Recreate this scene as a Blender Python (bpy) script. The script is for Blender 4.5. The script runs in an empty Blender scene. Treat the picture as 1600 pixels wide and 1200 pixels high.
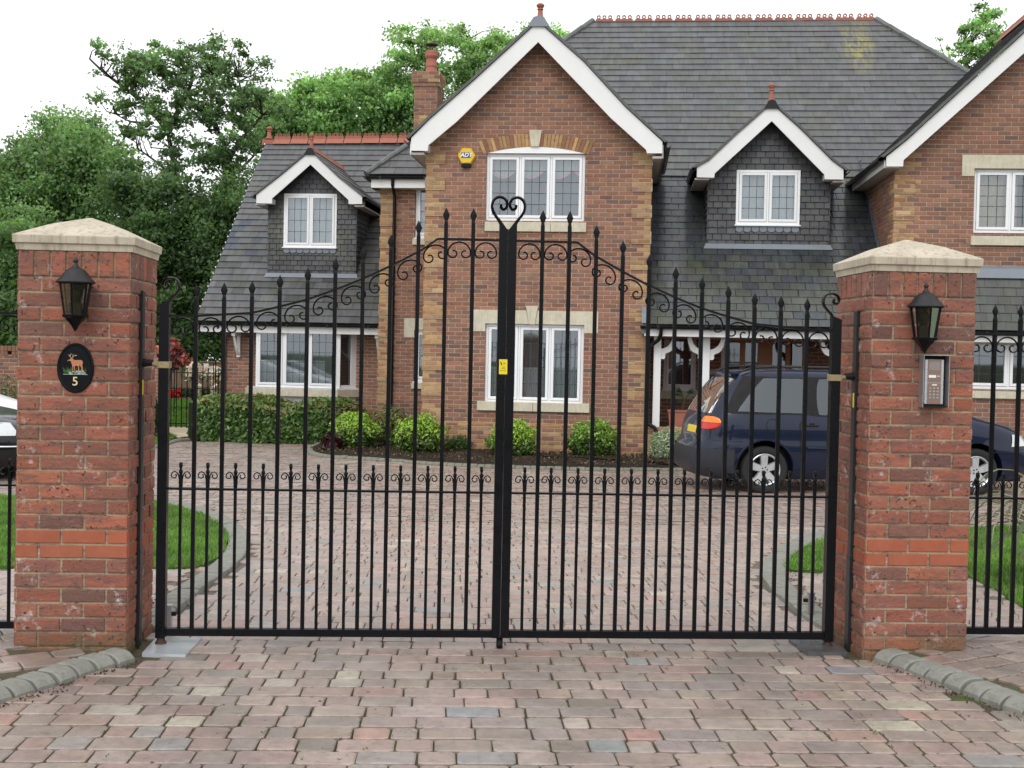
import bpy, math, random
import numpy as np
from mathutils import Vector, Matrix
random.seed(7); rng=np.random.default_rng(7)
scene=bpy.context.scene; COL=scene.collection
# ---------------------------------------------------------------- camera frame
F=1900.0
PSI,PITCH,ROLL=math.radians(3.6),math.radians(1.42),math.radians(1.16)
CAM=np.array([-0.363,-6.477,1.575])
fwd=np.array([math.sin(PSI)*math.cos(PITCH),math.cos(PSI)*math.cos(PITCH),-math.sin(PITCH)])
rgt=np.array([math.cos(PSI),-math.sin(PSI),0.0]); upv=np.cross(rgt,fwd)
CR=rgt*math.cos(ROLL)+upv*math.sin(ROLL); CU=upv*math.cos(ROLL)-rgt*math.sin(ROLL)
def ray(px,py): return fwd+CR*((px-800)/F)+CU*((600-py)/F)
def atZ(px,py,Z): return CAM+ray(px,py)*Z
def gate(px,py,y=0.0):
    d=ray(px,py); return CAM+d*((y-CAM[1])/d[1])
HA=math.radians(-9.0)
hx=np.array([math.cos(HA),math.sin(HA),0]); hy=np.array([-math.sin(HA),math.cos(HA),0])
HO=CAM+ray(840,560)*21.2; HO[2]=0
def H(px,py,d=0.0):
    r=ray(px,py); t=((HO-CAM)@hy+d)/(r@hy); p=CAM+r*t; q=p-HO
    return (float(q@hx),float(p[2]))
def sstep(a,b,x):
    t=min(1,max(0,(x-a)/(b-a))); return t*t*(3-2*t)
def G(x,y): return -0.22*sstep(0.8,8.5,y)
def ground(px,py,dz=0.0):
    z=0.0
    for _ in range(12):
        r=ray(px,py); p=CAM+r*((z+dz-CAM[2])/r[2]); z=G(p[0],p[1])
    return (float(p[0]),float(p[1]))
cd=bpy.data.cameras.new("camera"); cam=bpy.data.objects.new("camera",cd); COL.objects.link(cam)
cd.sensor_width=36; cd.lens=F/1600*36; cd.clip_end=2000; cd.clip_start=0.05
cam.matrix_world=Matrix(((CR[0],CU[0],-fwd[0],CAM[0]),(CR[1],CU[1],-fwd[1],CAM[1]),(CR[2],CU[2],-fwd[2],CAM[2]),(0,0,0,1)))
scene.camera=cam
# ---------------------------------------------------------------- materials
def mat(name,build):
    m=bpy.data.materials.new(name); m.use_nodes=True; nt=m.node_tree; nt.nodes.clear()
    out=nt.nodes.new('ShaderNodeOutputMaterial'); build(nt,out); return m
def N(nt,t,**k):
    n=nt.nodes.new(t)
    for a,b in k.items():
        if a in n.inputs: n.inputs[a].default_value=b
        else: setattr(n,a,b)
    return n
def coords(nt,scale=(1,1,1)):
    tc=nt.nodes.new('ShaderNodeTexCoord'); mp=nt.nodes.new('ShaderNodeMapping'); mp.inputs['Scale'].default_value=scale
    nt.links.new(tc.outputs['Object'],mp.inputs['Vector']); return mp.outputs['Vector']
def noise(nt,vec,scale,detail=4,rough=.6):
    n=nt.nodes.new('ShaderNodeTexNoise'); n.inputs['Scale'].default_value=scale; n.inputs['Detail'].default_value=detail; n.inputs['Roughness'].default_value=rough
    nt.links.new(vec,n.inputs['Vector']); return n.outputs['Fac']
def ramp(nt,fac,stops):
    r=nt.nodes.new('ShaderNodeValToRGB'); el=r.color_ramp.elements
    el[0].position,el[1].position=stops[0][0],stops[-1][0]; el[0].color=(*stops[0][1],1); el[1].color=(*stops[-1][1],1)
    for p,c in stops[1:-1]:
        e=el.new(p); e.color=(*c,1)
    nt.links.new(fac,r.inputs['Fac']); return r.outputs['Color']
def g3(v): return (v,v,v)
def mix(nt,a,b,fac,mode='MIX'):
    m=nt.nodes.new('ShaderNodeMix'); m.data_type='RGBA'; m.blend_type=mode
    for s,v in ((6,a),(7,b),(0,fac)):
        if isinstance(v,(int,float)): m.inputs[s].default_value=v
        elif isinstance(v,tuple): m.inputs[s].default_value=(*v,1)
        else: nt.links.new(v,m.inputs[s])
    return m.outputs[2]
def bsdf(nt,out,color,rough=.6,spec=.5,metal=0,bump=None,bstr=.3,bdist=.01,coat=0):
    b=nt.nodes.new('ShaderNodeBsdfPrincipled')
    for s,v in (('Base Color',color),('Roughness',rough)):
        if isinstance(v,(int,float)): b.inputs[s].default_value=v
        elif isinstance(v,tuple): b.inputs[s].default_value=(*v,1)
        else: nt.links.new(v,b.inputs[s])
    b.inputs['Metallic'].default_value=metal; b.inputs['Specular IOR Level'].default_value=spec
    if coat: b.inputs['Coat Weight'].default_value=coat; b.inputs['Coat Roughness'].default_value=.04
    if bump is not None:
        bn=nt.nodes.new('ShaderNodeBump'); bn.inputs['Strength'].default_value=bstr; bn.inputs['Distance'].default_value=bdist
        nt.links.new(bump,bn.inputs['Height']); nt.links.new(bn.outputs['Normal'],b.inputs['Normal'])
    nt.links.new(b.outputs[0],out.inputs['Surface']); return b
def attr(nt):
    a=nt.nodes.new('ShaderNodeAttribute'); a.attribute_name='tint'; return a.outputs['Color']
def simple(name,c,rough=.5,spec=.5,metal=0,var=.15,scale=8,bstr=.1,coat=0):
    def f(nt,out):
        v=coords(nt); n=noise(nt,v,scale,5)
        col=mix(nt,tuple(x*(1-var) for x in c),tuple(min(1,x*(1+var)) for x in c),n)
        r=ramp(nt,n,[(.3,g3(max(0,rough-.08))),(.7,g3(min(1,rough+.08)))])
        bsdf(nt,out,col,r,spec,metal,noise(nt,v,scale*6,3),bstr,.004,coat)
    return mat(name,f)
def m_pillar(nt,out):
    v=coords(nt); c=attr(nt)
    vw=coords(nt,(1,1,3.2)); n1=noise(nt,vw,9,7,.75); c1=mix(nt,c,(.15,.085,.072),ramp(nt,n1,[(.455,g3(0)),(.62,g3(.80))])); nd=noise(nt,vw,26,5,.75); c1=mix(nt,c1,(.36,.17,.12),ramp(nt,nd,[(.55,g3(0)),(.72,g3(.5))]))
    sp=noise(nt,v,58,2.5,.5); spm=ramp(nt,noise(nt,v,7,3,.6),[(.40,g3(0)),(.55,g3(1))]); sq=ramp(nt,sp,[(.63,g3(0)),(.665,g3(.9))]); sm_=mix(nt,sq,spm,1.0,'MULTIPLY'); c2=mix(nt,c1,(.020,.017,.02),sm_)
    ef=noise(nt,v,7,5,.75); c3=mix(nt,c2,(.66,.60,.56),ramp(nt,ef,[(.585,g3(0)),(.72,g3(.75))])); e2=noise(nt,v,19,3,.6); c3=mix(nt,c3,(.50,.42,.37),ramp(nt,e2,[(.66,g3(0)),(.76,g3(.5))]))
    m=noise(nt,v,2.3,4,.6); sz=nt.nodes.new('ShaderNodeSeparateXYZ'); nt.links.new(v,sz.inputs[0])
    lo=ramp(nt,sz.outputs['Z'],[(.0,g3(1)),(.14,g3(0))]); lo2=mix(nt,lo,ramp(nt,m,[(.35,g3(0)),(.6,g3(1))]),1.0,'MULTIPLY')
    c4=mix(nt,c3,(.10,.11,.04),mix(nt,lo2,g3(.7),1.0,'MULTIPLY'))
    bsdf(nt,out,c4,.82,.3,bump=mix(nt,mix(nt,noise(nt,v,34,6,.75),noise(nt,vw,11,4,.7),.5),sp,.25),bstr=1.0,bdist=.014)
def m_smooth_brick(nt,out):
    v=coords(nt); c=attr(nt); n=noise(nt,v,12,5,.6); c1=mix(nt,c,ramp(nt,n,[(.3,g3(.86)),(.7,g3(1.1))]),1.0,'MULTIPLY'); ef=noise(nt,v,6,5,.75); c2=mix(nt,c1,(.6,.45,.38),ramp(nt,ef,[(.62,g3(0)),(.78,g3(.4))]))
    bsdf(nt,out,c2,.8,.3,bump=noise(nt,v,50,5),bstr=.35,bdist=.004)
def m_masonry(nt,out):
    v=coords(nt,(1,1,2.6)); c=attr(nt)
    n=noise(nt,v,5.5,4,.6); c1=mix(nt,c,(.11,.065,.06),ramp(nt,n,[(.52,g3(0)),(.70,g3(.48))]))
    v2=coords(nt); n2=noise(nt,v2,.9,4); c2=mix(nt,c1,ramp(nt,n2,[(.3,g3(.88)),(.7,g3(1.1))]),1.0,'MULTIPLY')
    n3=noise(nt,v2,2.2,5,.7); c3=mix(nt,c2,(.55,.5,.45),ramp(nt,n3,[(.68,g3(0)),(.80,g3(.28))]))
    bsdf(nt,out,c3,.85,.3,bump=noise(nt,v2,60,4),bstr=.4,bdist=.006)
def m_slate(rough,wet,lich=None):
    def f(nt,out):
        v=coords(nt); c=attr(nt); n=noise(nt,v,1.3,5,.65)
        c1=mix(nt,c,(.085,.095,.045),ramp(nt,n,[(.52,g3(0)),(.72,g3(.55))]))
        vs=coords(nt,(3.5,.6,.6)); n2=noise(nt,vs,3,5,.7); c2=mix(nt,c1,ramp(nt,n2,[(.3,g3(.72)),(.7,g3(1.22))]),1.0,'MULTIPLY')
        n4=noise(nt,v,22,4); c3=mix(nt,c2,(.22,.22,.2),ramp(nt,n4,[(.66,g3(0)),(.74,g3(.35))]))
        if lich:
            sx=nt.nodes.new('ShaderNodeSeparateXYZ'); nt.links.new(v,sx.inputs[0])
            def band(o,c,w_):
                a=N(nt,'ShaderNodeMath',operation='SUBTRACT'); nt.links.new(o,a.inputs[0]); a.inputs[1].default_value=c
                b=N(nt,'ShaderNodeMath',operation='ABSOLUTE'); nt.links.new(a.outputs[0],b.inputs[0])
                m=nt.nodes.new('ShaderNodeMapRange'); m.inputs['From Min'].default_value=w_; m.inputs['From Max'].default_value=0; nt.links.new(b.outputs[0],m.inputs['Value']); return m.outputs[0]
            k=N(nt,'ShaderNodeMath',operation='MULTIPLY'); nt.links.new(band(sx.outputs[0],lich[0],.42),k.inputs[0]); nt.links.new(band(sx.outputs[2],lich[1],.95),k.inputs[1])
            nn=noise(nt,coords(nt,(2.2,.6,.6)),3.2,6,.75); k2=N(nt,'ShaderNodeMath',operation='MULTIPLY'); nt.links.new(k.outputs[0],k2.inputs[0]); nt.links.new(ramp(nt,nn,[(.42,g3(0)),(.58,g3(1))]),k2.inputs[1])
            c3=mix(nt,c3,(.34,.30,.06),k2.outputs[0])
        r=ramp(nt,noise(nt,v,2.0,4),[(.3,g3(rough-wet)),(.7,g3(rough+.1))])
        bsdf(nt,out,c3,r,.5,bump=noise(nt,v,30,4),bstr=.35,bdist=.006)
    return f
def m_paver(nt,out):
    v=coords(nt); syp=nt.nodes.new('ShaderNodeSeparateXYZ'); nt.links.new(v,syp.inputs[0]); c=attr(nt)
    n=noise(nt,v,11,8,.78); c1=mix(nt,c,ramp(nt,n,[(.28,g3(.62)),(.5,g3(.98)),(.72,g3(1.22))]),1.0,'MULTIPLY'); n5=noise(nt,v,20,7,.82); c1=mix(nt,c1,(.10,.08,.065),ramp(nt,n5,[(.53,g3(0)),(.68,g3(.65))])); c1=mix(nt,c1,(.52,.46,.40),ramp(nt,noise(nt,v,27,6,.8),[(.60,g3(0)),(.75,g3(.55))]))
    n3=noise(nt,v,1.1,6,.7); c2=mix(nt,c1,(.13,.10,.08),mix(nt,ramp(nt,n3,[(.44,g3(0)),(.66,g3(.62))]),ramp(nt,syp.outputs['Y'],[(.2,g3(1)),(.9,g3(.22))]),1.0,'MULTIPLY'))
    sp=noise(nt,v,120,2); c3=mix(nt,c2,(.6,.57,.53),ramp(nt,sp,[(.68,g3(0)),(.75,g3(.5))]))
    r=ramp(nt,noise(nt,v,3,5),[(.35,g3(.26)),(.65,g3(.48))])
    bsdf(nt,out,c3,r,.95,bump=mix(nt,noise(nt,v,24,7,.78),noise(nt,v,140,3),.3),bstr=.9,bdist=.009)
def m_joint(nt,out):
    v=coords(nt); n=noise(nt,v,4,6,.7)
    sy=nt.nodes.new('ShaderNodeSeparateXYZ'); nt.links.new(v,sy.inputs[0]); c=ramp(nt,n,[(.35,(.06,.045,.03)),(.52,(.10,.085,.055)),(.62,(.07,.10,.03)),(.75,(.12,.16,.04))]); c=mix(nt,c,(.19,.165,.13),ramp(nt,sy.outputs['Y'],[(.3,g3(0)),(.9,g3(.7))]))
    bsdf(nt,out,c,.9,.2,bump=noise(nt,v,90,4),bstr=.8,bdist=.01)
def m_leaf(trans,rough=.5):
    def f(nt,out):
        c=attr(nt); b=nt.nodes.new('ShaderNodeBsdfPrincipled'); nt.links.new(c,b.inputs['Base Color']); b.inputs['Roughness'].default_value=rough
        b.inputs['Specular IOR Level'].default_value=.35
        t=nt.nodes.new('ShaderNodeBsdfTranslucent'); tc=mix(nt,c,(1.3,1.5,.7),1.0,'MULTIPLY'); nt.links.new(tc,t.inputs['Color'])
        m=nt.nodes.new('ShaderNodeMixShader'); m.inputs[0].default_value=trans
        nt.links.new(b.outputs[0],m.inputs[1]); nt.links.new(t.outputs[0],m.inputs[2]); nt.links.new(m.outputs[0],out.inputs['Surface'])
    return f
def m_stone(c,stain):
    def f(nt,out):
        v=coords(nt); n=noise(nt,v,6,6,.7); c1=ramp(nt,n,[(.3,tuple(x*.80 for x in c)),(.7,tuple(min(1,x*1.1) for x in c))])
        vs=coords(nt,(9,9,.8)); n2=noise(nt,vs,4,5,.7); c2=mix(nt,c1,stain,ramp(nt,n2,[(.5,g3(0)),(.72,g3(.75))]))
        bsdf(nt,out,c2,.85,.25,bump=noise(nt,v,55,5,.7),bstr=.5,bdist=.004)
    return f
def m_glass(refl,tint,rough=.02):
    def f(nt,out):
        v=coords(nt); t=nt.nodes.new('ShaderNodeBsdfTransparent'); t.inputs[0].default_value=(*tint,1)
        gl=nt.nodes.new('ShaderNodeBsdfGlossy'); gl.inputs['Roughness'].default_value=rough; gl.inputs[0].default_value=(.85,.92,.97,1)
        bn=nt.nodes.new('ShaderNodeBump'); bn.inputs['Strength'].default_value=.05; nt.links.new(noise(nt,v,2.0,2),bn.inputs['Height']); nt.links.new(bn.outputs[0],gl.inputs['Normal'])
        fr=nt.nodes.new('ShaderNodeLayerWeight'); fr.inputs['Blend'].default_value=.25
        mr=nt.nodes.new('ShaderNodeMapRange'); mr.inputs['To Min'].default_value=refl; mr.inputs['To Max'].default_value=1; nt.links.new(fr.outputs['Fresnel'],mr.inputs['Value'])
        m=nt.nodes.new('ShaderNodeMixShader'); nt.links.new(mr.outputs[0],m.inputs[0])
        nt.links.new(t.outputs[0],m.inputs[1]); nt.links.new(gl.outputs[0],m.inputs[2]); nt.links.new(m.outputs[0],out.inputs['Surface'])
    return f
def m_bark(nt,out):
    v=coords(nt,(1,1,.25)); n=noise(nt,v,9,6,.7); bsdf(nt,out,ramp(nt,n,[(.3,(.03,.025,.02)),(.7,(.11,.09,.07))]),.9,.2,bump=n,bstr=.8,bdist=.03)
def m_ground(c1_,c2_,sc,bs=.6):
    def f(nt,out):
        v=coords(nt); n=noise(nt,v,sc,7,.7); bsdf(nt,out,ramp(nt,n,[(.35,c1_),(.65,c2_)]),.9,.2,bump=noise(nt,v,sc*6,5,.7),bstr=bs,bdist=.03)
    return f
def m_paint_car(c):
    def f(nt,out):
        v=coords(nt); n=noise(nt,v,3,4); bsdf(nt,out,mix(nt,tuple(x*.85 for x in c),tuple(x*1.15 for x in c),n),.38,.12,0,coat=.65)
    return f
def m_fence(nt,out):
    v=coords(nt,(8,8,1)); n=noise(nt,v,3,5); bsdf(nt,out,ramp(nt,n,[(.3,(.13,.08,.05)),(.7,(.24,.16,.11))]),.85,.2,bump=n,bstr=.4,bdist=.01)
M=dict(
 bedkerb=mat('mossy_kerb',m_stone((.20,.195,.155),(.09,.10,.06))), smoothbrick=mat('smooth_brick',m_smooth_brick), pillar=mat('pillar_brick',m_pillar), masonry=mat('house_brick',m_masonry),
 slate=mat('roof_tile',m_slate(.46,.10)), wetslate=mat('wet_slate',m_slate(.22,.12)), hung=mat('hung_tile',m_slate(.50,.06)),
 paver=mat('block_paver',m_paver), joint=mat('paving_joint',m_joint),
 cap=mat('cap_stone',m_stone((.52,.46,.36),(.17,.14,.08))), kerb=mat('kerb_stone',m_stone((.245,.245,.215),(.13,.13,.095))), stone=mat('buff_stone',m_stone((.58,.54,.42),(.40,.36,.26))),
 iron=simple('black_iron',(.004,.0045,.006),.30,.16,0,.3,12,.12), ironmat=simple('worn_metal',(.022,.022,.024),.42,.3,.1,.4,9,.3),
 rust=simple('rusty_iron',(.06,.035,.025),.8,.3,0,.5,30,.5),
 white=simple('white_upvc',(.80,.81,.82),.35,.5,0,.04,3,.05), wpaint=simple('white_paint',(.76,.76,.75),.5,.4,0,.09,2.2,.1),
 soffit=simple('soffit',(.45,.42,.38),.6,.3,0,.1,4,.05),
 gutter=simple('black_plastic',(.008,.009,.010),.35,.3,0,.2,5,.1), lead=simple('lead_sheet',(.20,.22,.25),.45,.4,.2,.15,6,.2),
 terracotta=simple('terracotta',(.33,.125,.085),.75,.3,0,.25,10,.3), glass=mat('window_glass',m_glass(.17,(.88,.93,.95))), glassdark=mat('dark_glass',m_glass(.10,(.75,.8,.8))),
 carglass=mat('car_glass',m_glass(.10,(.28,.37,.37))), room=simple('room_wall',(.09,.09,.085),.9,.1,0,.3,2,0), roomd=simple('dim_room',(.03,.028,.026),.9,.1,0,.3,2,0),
 net=simple('net_curtain',(.40,.43,.43),.9,.1,0,.1,6,0), drape=simple('drape',(.45,.36,.22),.9,.1,0,.3,12,0), pink=simple('pink_trim',(.55,.30,.32),.9,.1,0,.1,6,0),
 lamp_amber=mat('amber_glass',m_glass(.05,(.95,.80,.62),.15)), leadline=simple('leading',(.05,.055,.06),.5,.4,0,.1,5,0),
 steel=simple('brushed_steel',(.42,.42,.43),.38,.5,.7,.1,30,.15), galv=simple('wet_steel_plate',(.50,.53,.56),.16,.8,.25,.12,7,.2), darkplate=simple('dark_plate',(.10,.10,.105),.25,.6,.3,.2,7,.2), bronze=simple('bronze_panel',(.26,.17,.13),.5,.5,.3,.1,20,.1),
 black=simple('matt_black',(.008,.008,.008),.7,.3,0,.2,10,.1), yellow=simple('yellow_plastic',(.72,.48,.03),.45,.5,0,.06,5,.05), sticker=simple('yellow_sticker',(.72,.58,.02),.5,.4,0,.08,20,.05),
 blue=simple('blue_print',(.02,.05,.20),.5,.4,0,.05,5,0), cream=simple('cream_paint',(.70,.55,.32),.6,.3,0,.05,5,0), deer=simple('deer_brown',(.45,.19,.10),.7,.3,0,.35,120,.3), antler=simple('antler_buff',(.5,.38,.22),.7,.3,0,.1,30,0), rockgrey=simple('painted_rock',(.34,.38,.36),.7,.3,0,.5,150,.3), reed=simple('painted_reed',(.10,.22,.07),.7,.3,0,.4,90,.2),
 bark=mat('bark',m_bark), leaf=mat('leaf',m_leaf(.42)), gloss_leaf=mat('glossy_leaf',m_leaf(.15,.32)), petal=mat('petal',m_leaf(.3,.7)), grass=mat('grass_blade',m_leaf(.3,.55)),
 lawn=mat('lawn_ground',m_ground((.045,.10,.015),(.07,.15,.025),7)), soil=mat('soil',m_ground((.018,.013,.009),(.055,.04,.028),9,1.0)), field=mat('rough_ground',m_ground((.03,.05,.015),(.07,.09,.03),.6)),
 path=simple('buff_concrete',(.50,.42,.29),.8,.3,0,.1,3,.2), wood=simple('door_wood',(.42,.18,.06),.4,.5,0,.25,14,.1), fence=mat('fence_wood',m_fence),
 navy=mat('navy_paint',m_paint_car((.004,.008,.028))), blackcar=mat('black_car_paint',m_paint_car((.006,.006,.008))), tyre=simple('tyre_rubber',(.018,.018,.019),.75,.3,0,.2,20,.2),
 alloy=simple('alloy',(.55,.56,.58),.28,.6,.7,.08,8,.05), chrome=simple('chrome',(.7,.7,.72),.12,.6,1.0,.05,8,0), bumper=simple('bumper_plastic',(.02,.022,.03),.5,.4,0,.2,8,.1),
 red=simple('red_lens',(.55,.012,.008),.15,.6,0,.15,40,.1), amber=simple('amber_lens',(.85,.20,.01),.15,.6,0,.15,40,.1), lens=simple('clear_lens',(.6,.62,.62),.1,.7,.3,.2,40,.1), plate=simple('number_plate',(.75,.55,.04),.4,.5,0,.03,5,0),
 
)
# ---------------------------------------------------------------- mesh builder
class MB:
    def __init__(s): s.v=[];s.f=[];s.c=[];s.m=[]
    def face(s,pts,c=(.5,.5,.5),m=0):
        n=len(s.v); s.v.extend([tuple(float(a) for a in p) for p in pts]); s.f.append(tuple(range(n,n+len(pts)))); s.c.append(c); s.m.append(m)
    def add(s,vs,fs,c=(.5,.5,.5),m=0):
        n=len(s.v); s.v.extend([tuple(float(a) for a in p) for p in vs])
        for f in fs: s.f.append(tuple(n+i for i in f)); s.c.append(c); s.m.append(m)
    def box(s,x0,y0,z0,x1,y1,z1,c=(.5,.5,.5),m=0,b=0):
        if b>0:   # chamfered box
            vs=[];ix={}
            def V(p):
                if p not in ix: ix[p]=len(vs); vs.append(p)
                return ix[p]
            lo=(x0,y0,z0);hi=(x1,y1,z1);fs=[]
            def P(ax,sd,sa,sb):  # vertex on face ax side sd, near corner signs sa,sb on other axes
                o=[0,0,0]; o[ax]=hi[ax] if sd else lo[ax]
                a,bx=[i for i in range(3) if i!=ax]
                o[a]=hi[a]-b if sa else lo[a]+b; o[bx]=hi[bx]-b if sb else lo[bx]+b
                return V(tuple(o))
            for ax in range(3):
                for sd in (0,1): fs.append([P(ax,sd,0,0),P(ax,sd,1,0),P(ax,sd,1,1),P(ax,sd,0,1)])
            def PP(ax,sg):   # vertex of corner sg belonging to face ax
                a,bx=[i for i in range(3) if i!=ax]; return P(ax,sg[ax],sg[a],sg[bx])
            for a in range(3):
                for b2 in range(a+1,3):
                    k=3-a-b2
                    for sa in (0,1):
                        for sb in (0,1):
                            def sg(t):
                                g=[0,0,0]; g[a]=sa; g[b2]=sb; g[k]=t; return tuple(g)
                            fs.append([PP(a,sg(0)),PP(a,sg(1)),PP(b2,sg(1)),PP(b2,sg(0))])
            for sx in (0,1):
                for sy in (0,1):
                    for sz in (0,1): fs.append([PP(0,(sx,sy,sz)),PP(1,(sx,sy,sz)),PP(2,(sx,sy,sz))])
            s.add(vs,fs,c,m); return
        vs=[(x0,y0,z0),(x1,y0,z0),(x1,y1,z0),(x0,y1,z0),(x0,y0,z1),(x1,y0,z1),(x1,y1,z1),(x0,y1,z1)]
        s.add(vs,[(0,3,2,1),(4,5,6,7),(0,1,5,4),(1,2,6,5),(2,3,7,6),(3,0,4,7)],c,m)
    def prism(s,poly,y0,y1,c=(.5,.5,.5),m=0):   # poly in (x,z), extruded along y
        n=len(poly); vs=[(x,y0,z) for x,z in poly]+[(x,y1,z) for x,z in poly]
        s.add(vs,[tuple(range(n)),tuple(range(2*n-1,n-1,-1))]+[(i,(i+1)%n,n+(i+1)%n,n+i) for i in range(n)],c,m)
    def hprism(s,poly,z0,z1,c=(.5,.5,.5),m=0):  # poly in (x,y)
        n=len(poly); vs=[(x,y,z0) for x,y in poly]+[(x,y,z1) for x,y in poly]
        s.add(vs,[tuple(range(n)),tuple(range(2*n-1,n-1,-1))]+[(i,(i+1)%n,n+(i+1)%n,n+i) for i in range(n)],c,m)
    def tube(s,path,r,k=8,c=(.5,.5,.5),m=0,flat=1.0,cap=True):
        P=[Vector(tuple(map(float,p))) for p in path]; n=len(P); R=r if hasattr(r,'__len__') else [r]*n
        t0=(P[1]-P[0]).normalized(); u=t0.cross(Vector((0,1,0)));
        if u.length<.1: u=t0.cross(Vector((1,0,0)))
        u.normalize(); vs=[]
        for i in range(n):
            t=(P[min(i+1,n-1)]-P[max(i-1,0)])
            if t.length<1e-9: t=t0
            t=t.normalized(); u=(u-t*u.dot(t)).normalized(); w=t.cross(u)
            for j in range(k):
                a=2*math.pi*(j+.5)/k; vs.append(P[i]+(u*math.cos(a)+w*math.sin(a)*flat)*R[i])
        fs=[(i*k+j,i*k+(j+1)%k,(i+1)*k+(j+1)%k,(i+1)*k+j) for i in range(n-1) for j in range(k)]
        if cap: fs+= [tuple(range(k-1,-1,-1)),tuple((n-1)*k+j for j in range(k))]
        s.add(vs,fs,c,m)
    def lathe(s,cx,cy,prof,k=12,c=(.5,.5,.5),m=0,sx=1,sy=1,ph=0):
        n=len(prof); vs=[]
        for r,z in prof:
            for j in range(k):
                a=2*math.pi*j/k+ph; vs.append((cx+r*math.cos(a)*sx,cy+r*math.sin(a)*sy,z))
        fs=[(i*k+j,i*k+(j+1)%k,(i+1)*k+(j+1)%k,(i+1)*k+j) for i in range(n-1) for j in range(k)]
        fs+=[tuple(range(k-1,-1,-1)),tuple((n-1)*k+j for j in range(k))]
        s.add(vs,fs,c,m)
    def build(s,name,mats,parent=None,smooth=False,off=None,clean=False):
        me=bpy.data.meshes.new(name)
        used=sorted({i for f in s.f for i in f})
        if len(used)<len(s.v):
            mp_={j:i for i,j in enumerate(used)}; s.v=[s.v[j] for j in used]; s.f=[tuple(mp_[i] for i in f) for f in s.f]
        vs=s.v if off is None else [(x-off[0],y-off[1],z-off[2]) for x,y,z in s.v]
        me.from_pydata(vs,[],s.f)
        if not isinstance(mats,(list,tuple)): mats=[mats]
        for q in mats: me.materials.append(q)
        if len(mats)>1: me.polygons.foreach_set('material_index',s.m)
        a=me.attributes.new('tint','FLOAT_COLOR','FACE'); arr=np.ones((len(s.f),4),np.float32); arr[:,:3]=np.array(s.c,np.float32).reshape(-1,3); a.data.foreach_set('color',arr.ravel())
        if clean:
            import bmesh
            bm=bmesh.new(); bm.from_mesh(me); bmesh.ops.remove_doubles(bm,verts=bm.verts,dist=1e-5); bmesh.ops.recalc_face_normals(bm,faces=bm.faces); bm.to_mesh(me); bm.free()
        if smooth:
            me.polygons.foreach_set('use_smooth',[True]*len(me.polygons)); me.set_sharp_from_angle(angle=math.radians(38))
        me.update(); o=bpy.data.objects.new(name,me); COL.objects.link(o); o.parent=parent; return o
def tag(o,label,cat,group=None):
    o['label']=label; o['category']=cat
    if group: o['group']=group
    return o
def thing(name,loc,label,cat,group=None,rz=0):
    o=bpy.data.objects.new(name,None); COL.objects.link(o); o.location=tuple(float(a) for a in loc); o.rotation_euler=(0,0,rz); o.empty_display_size=.1
    return tag(o,label,cat,group)
def struct(o,kind='structure'): o['kind']=kind; return o
def leaves(name,cen,size,cols,m,parent=None,asp=.55,up=0.0,flatn=0.0,nrm=None):
    n=len(cen); cen=np.asarray(cen,float)
    size=np.asarray(size,float)*np.ones(n)
    a=rng.normal(size=(n,3)); a[:,2]+=up*1.5
    if nrm is not None: a=a*.75+nrm*1.0
    a/=np.linalg.norm(a,axis=1)[:,None]
    t=rng.normal(size=(n,3)); t[:,2]+=up
    b=np.cross(a,t); b/=np.linalg.norm(b,axis=1)[:,None]+1e-9; c=np.cross(a,b)
    L=size[:,None]; V=np.empty((n,4,3))
    V[:,0]=cen-c*L*.5; V[:,1]=cen+b*L*.5*asp+a*L*.08; V[:,2]=cen+c*L*.5; V[:,3]=cen-b*L*.5*asp+a*L*.08
    me=bpy.data.meshes.new(name); me.vertices.add(4*n); me.vertices.foreach_set('co',V.ravel().astype(np.float32))
    me.loops.add(4*n); me.loops.foreach_set('vertex_index',np.arange(4*n,dtype=np.int32)); me.polygons.add(n)
    me.polygons.foreach_set('loop_start',np.arange(0,4*n,4,dtype=np.int32)); me.update(calc_edges=True)
    at=me.attributes.new('tint','FLOAT_COLOR','FACE'); arr=np.ones((n,4),np.float32); arr[:,:3]=cols; at.data.foreach_set('color',arr.ravel())
    me.materials.append(m); me.update(); o=bpy.data.objects.new(name,me); COL.objects.link(o); o.parent=parent; return o
def pal(base,n,var=.25,mixc=None,pm=.0):
    base=np.array(base); v=rng.uniform(1-var,1+var,size=(n,1)); c=base[None,:]*v*(1+rng.normal(size=(n,3))*.07)
    if mixc is not None:
        k=rng.random(n)<pm; c[k]=np.array(mixc)*rng.uniform(.75,1.2,size=(k.sum(),1))
    return np.clip(c,0.002,1)
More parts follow.
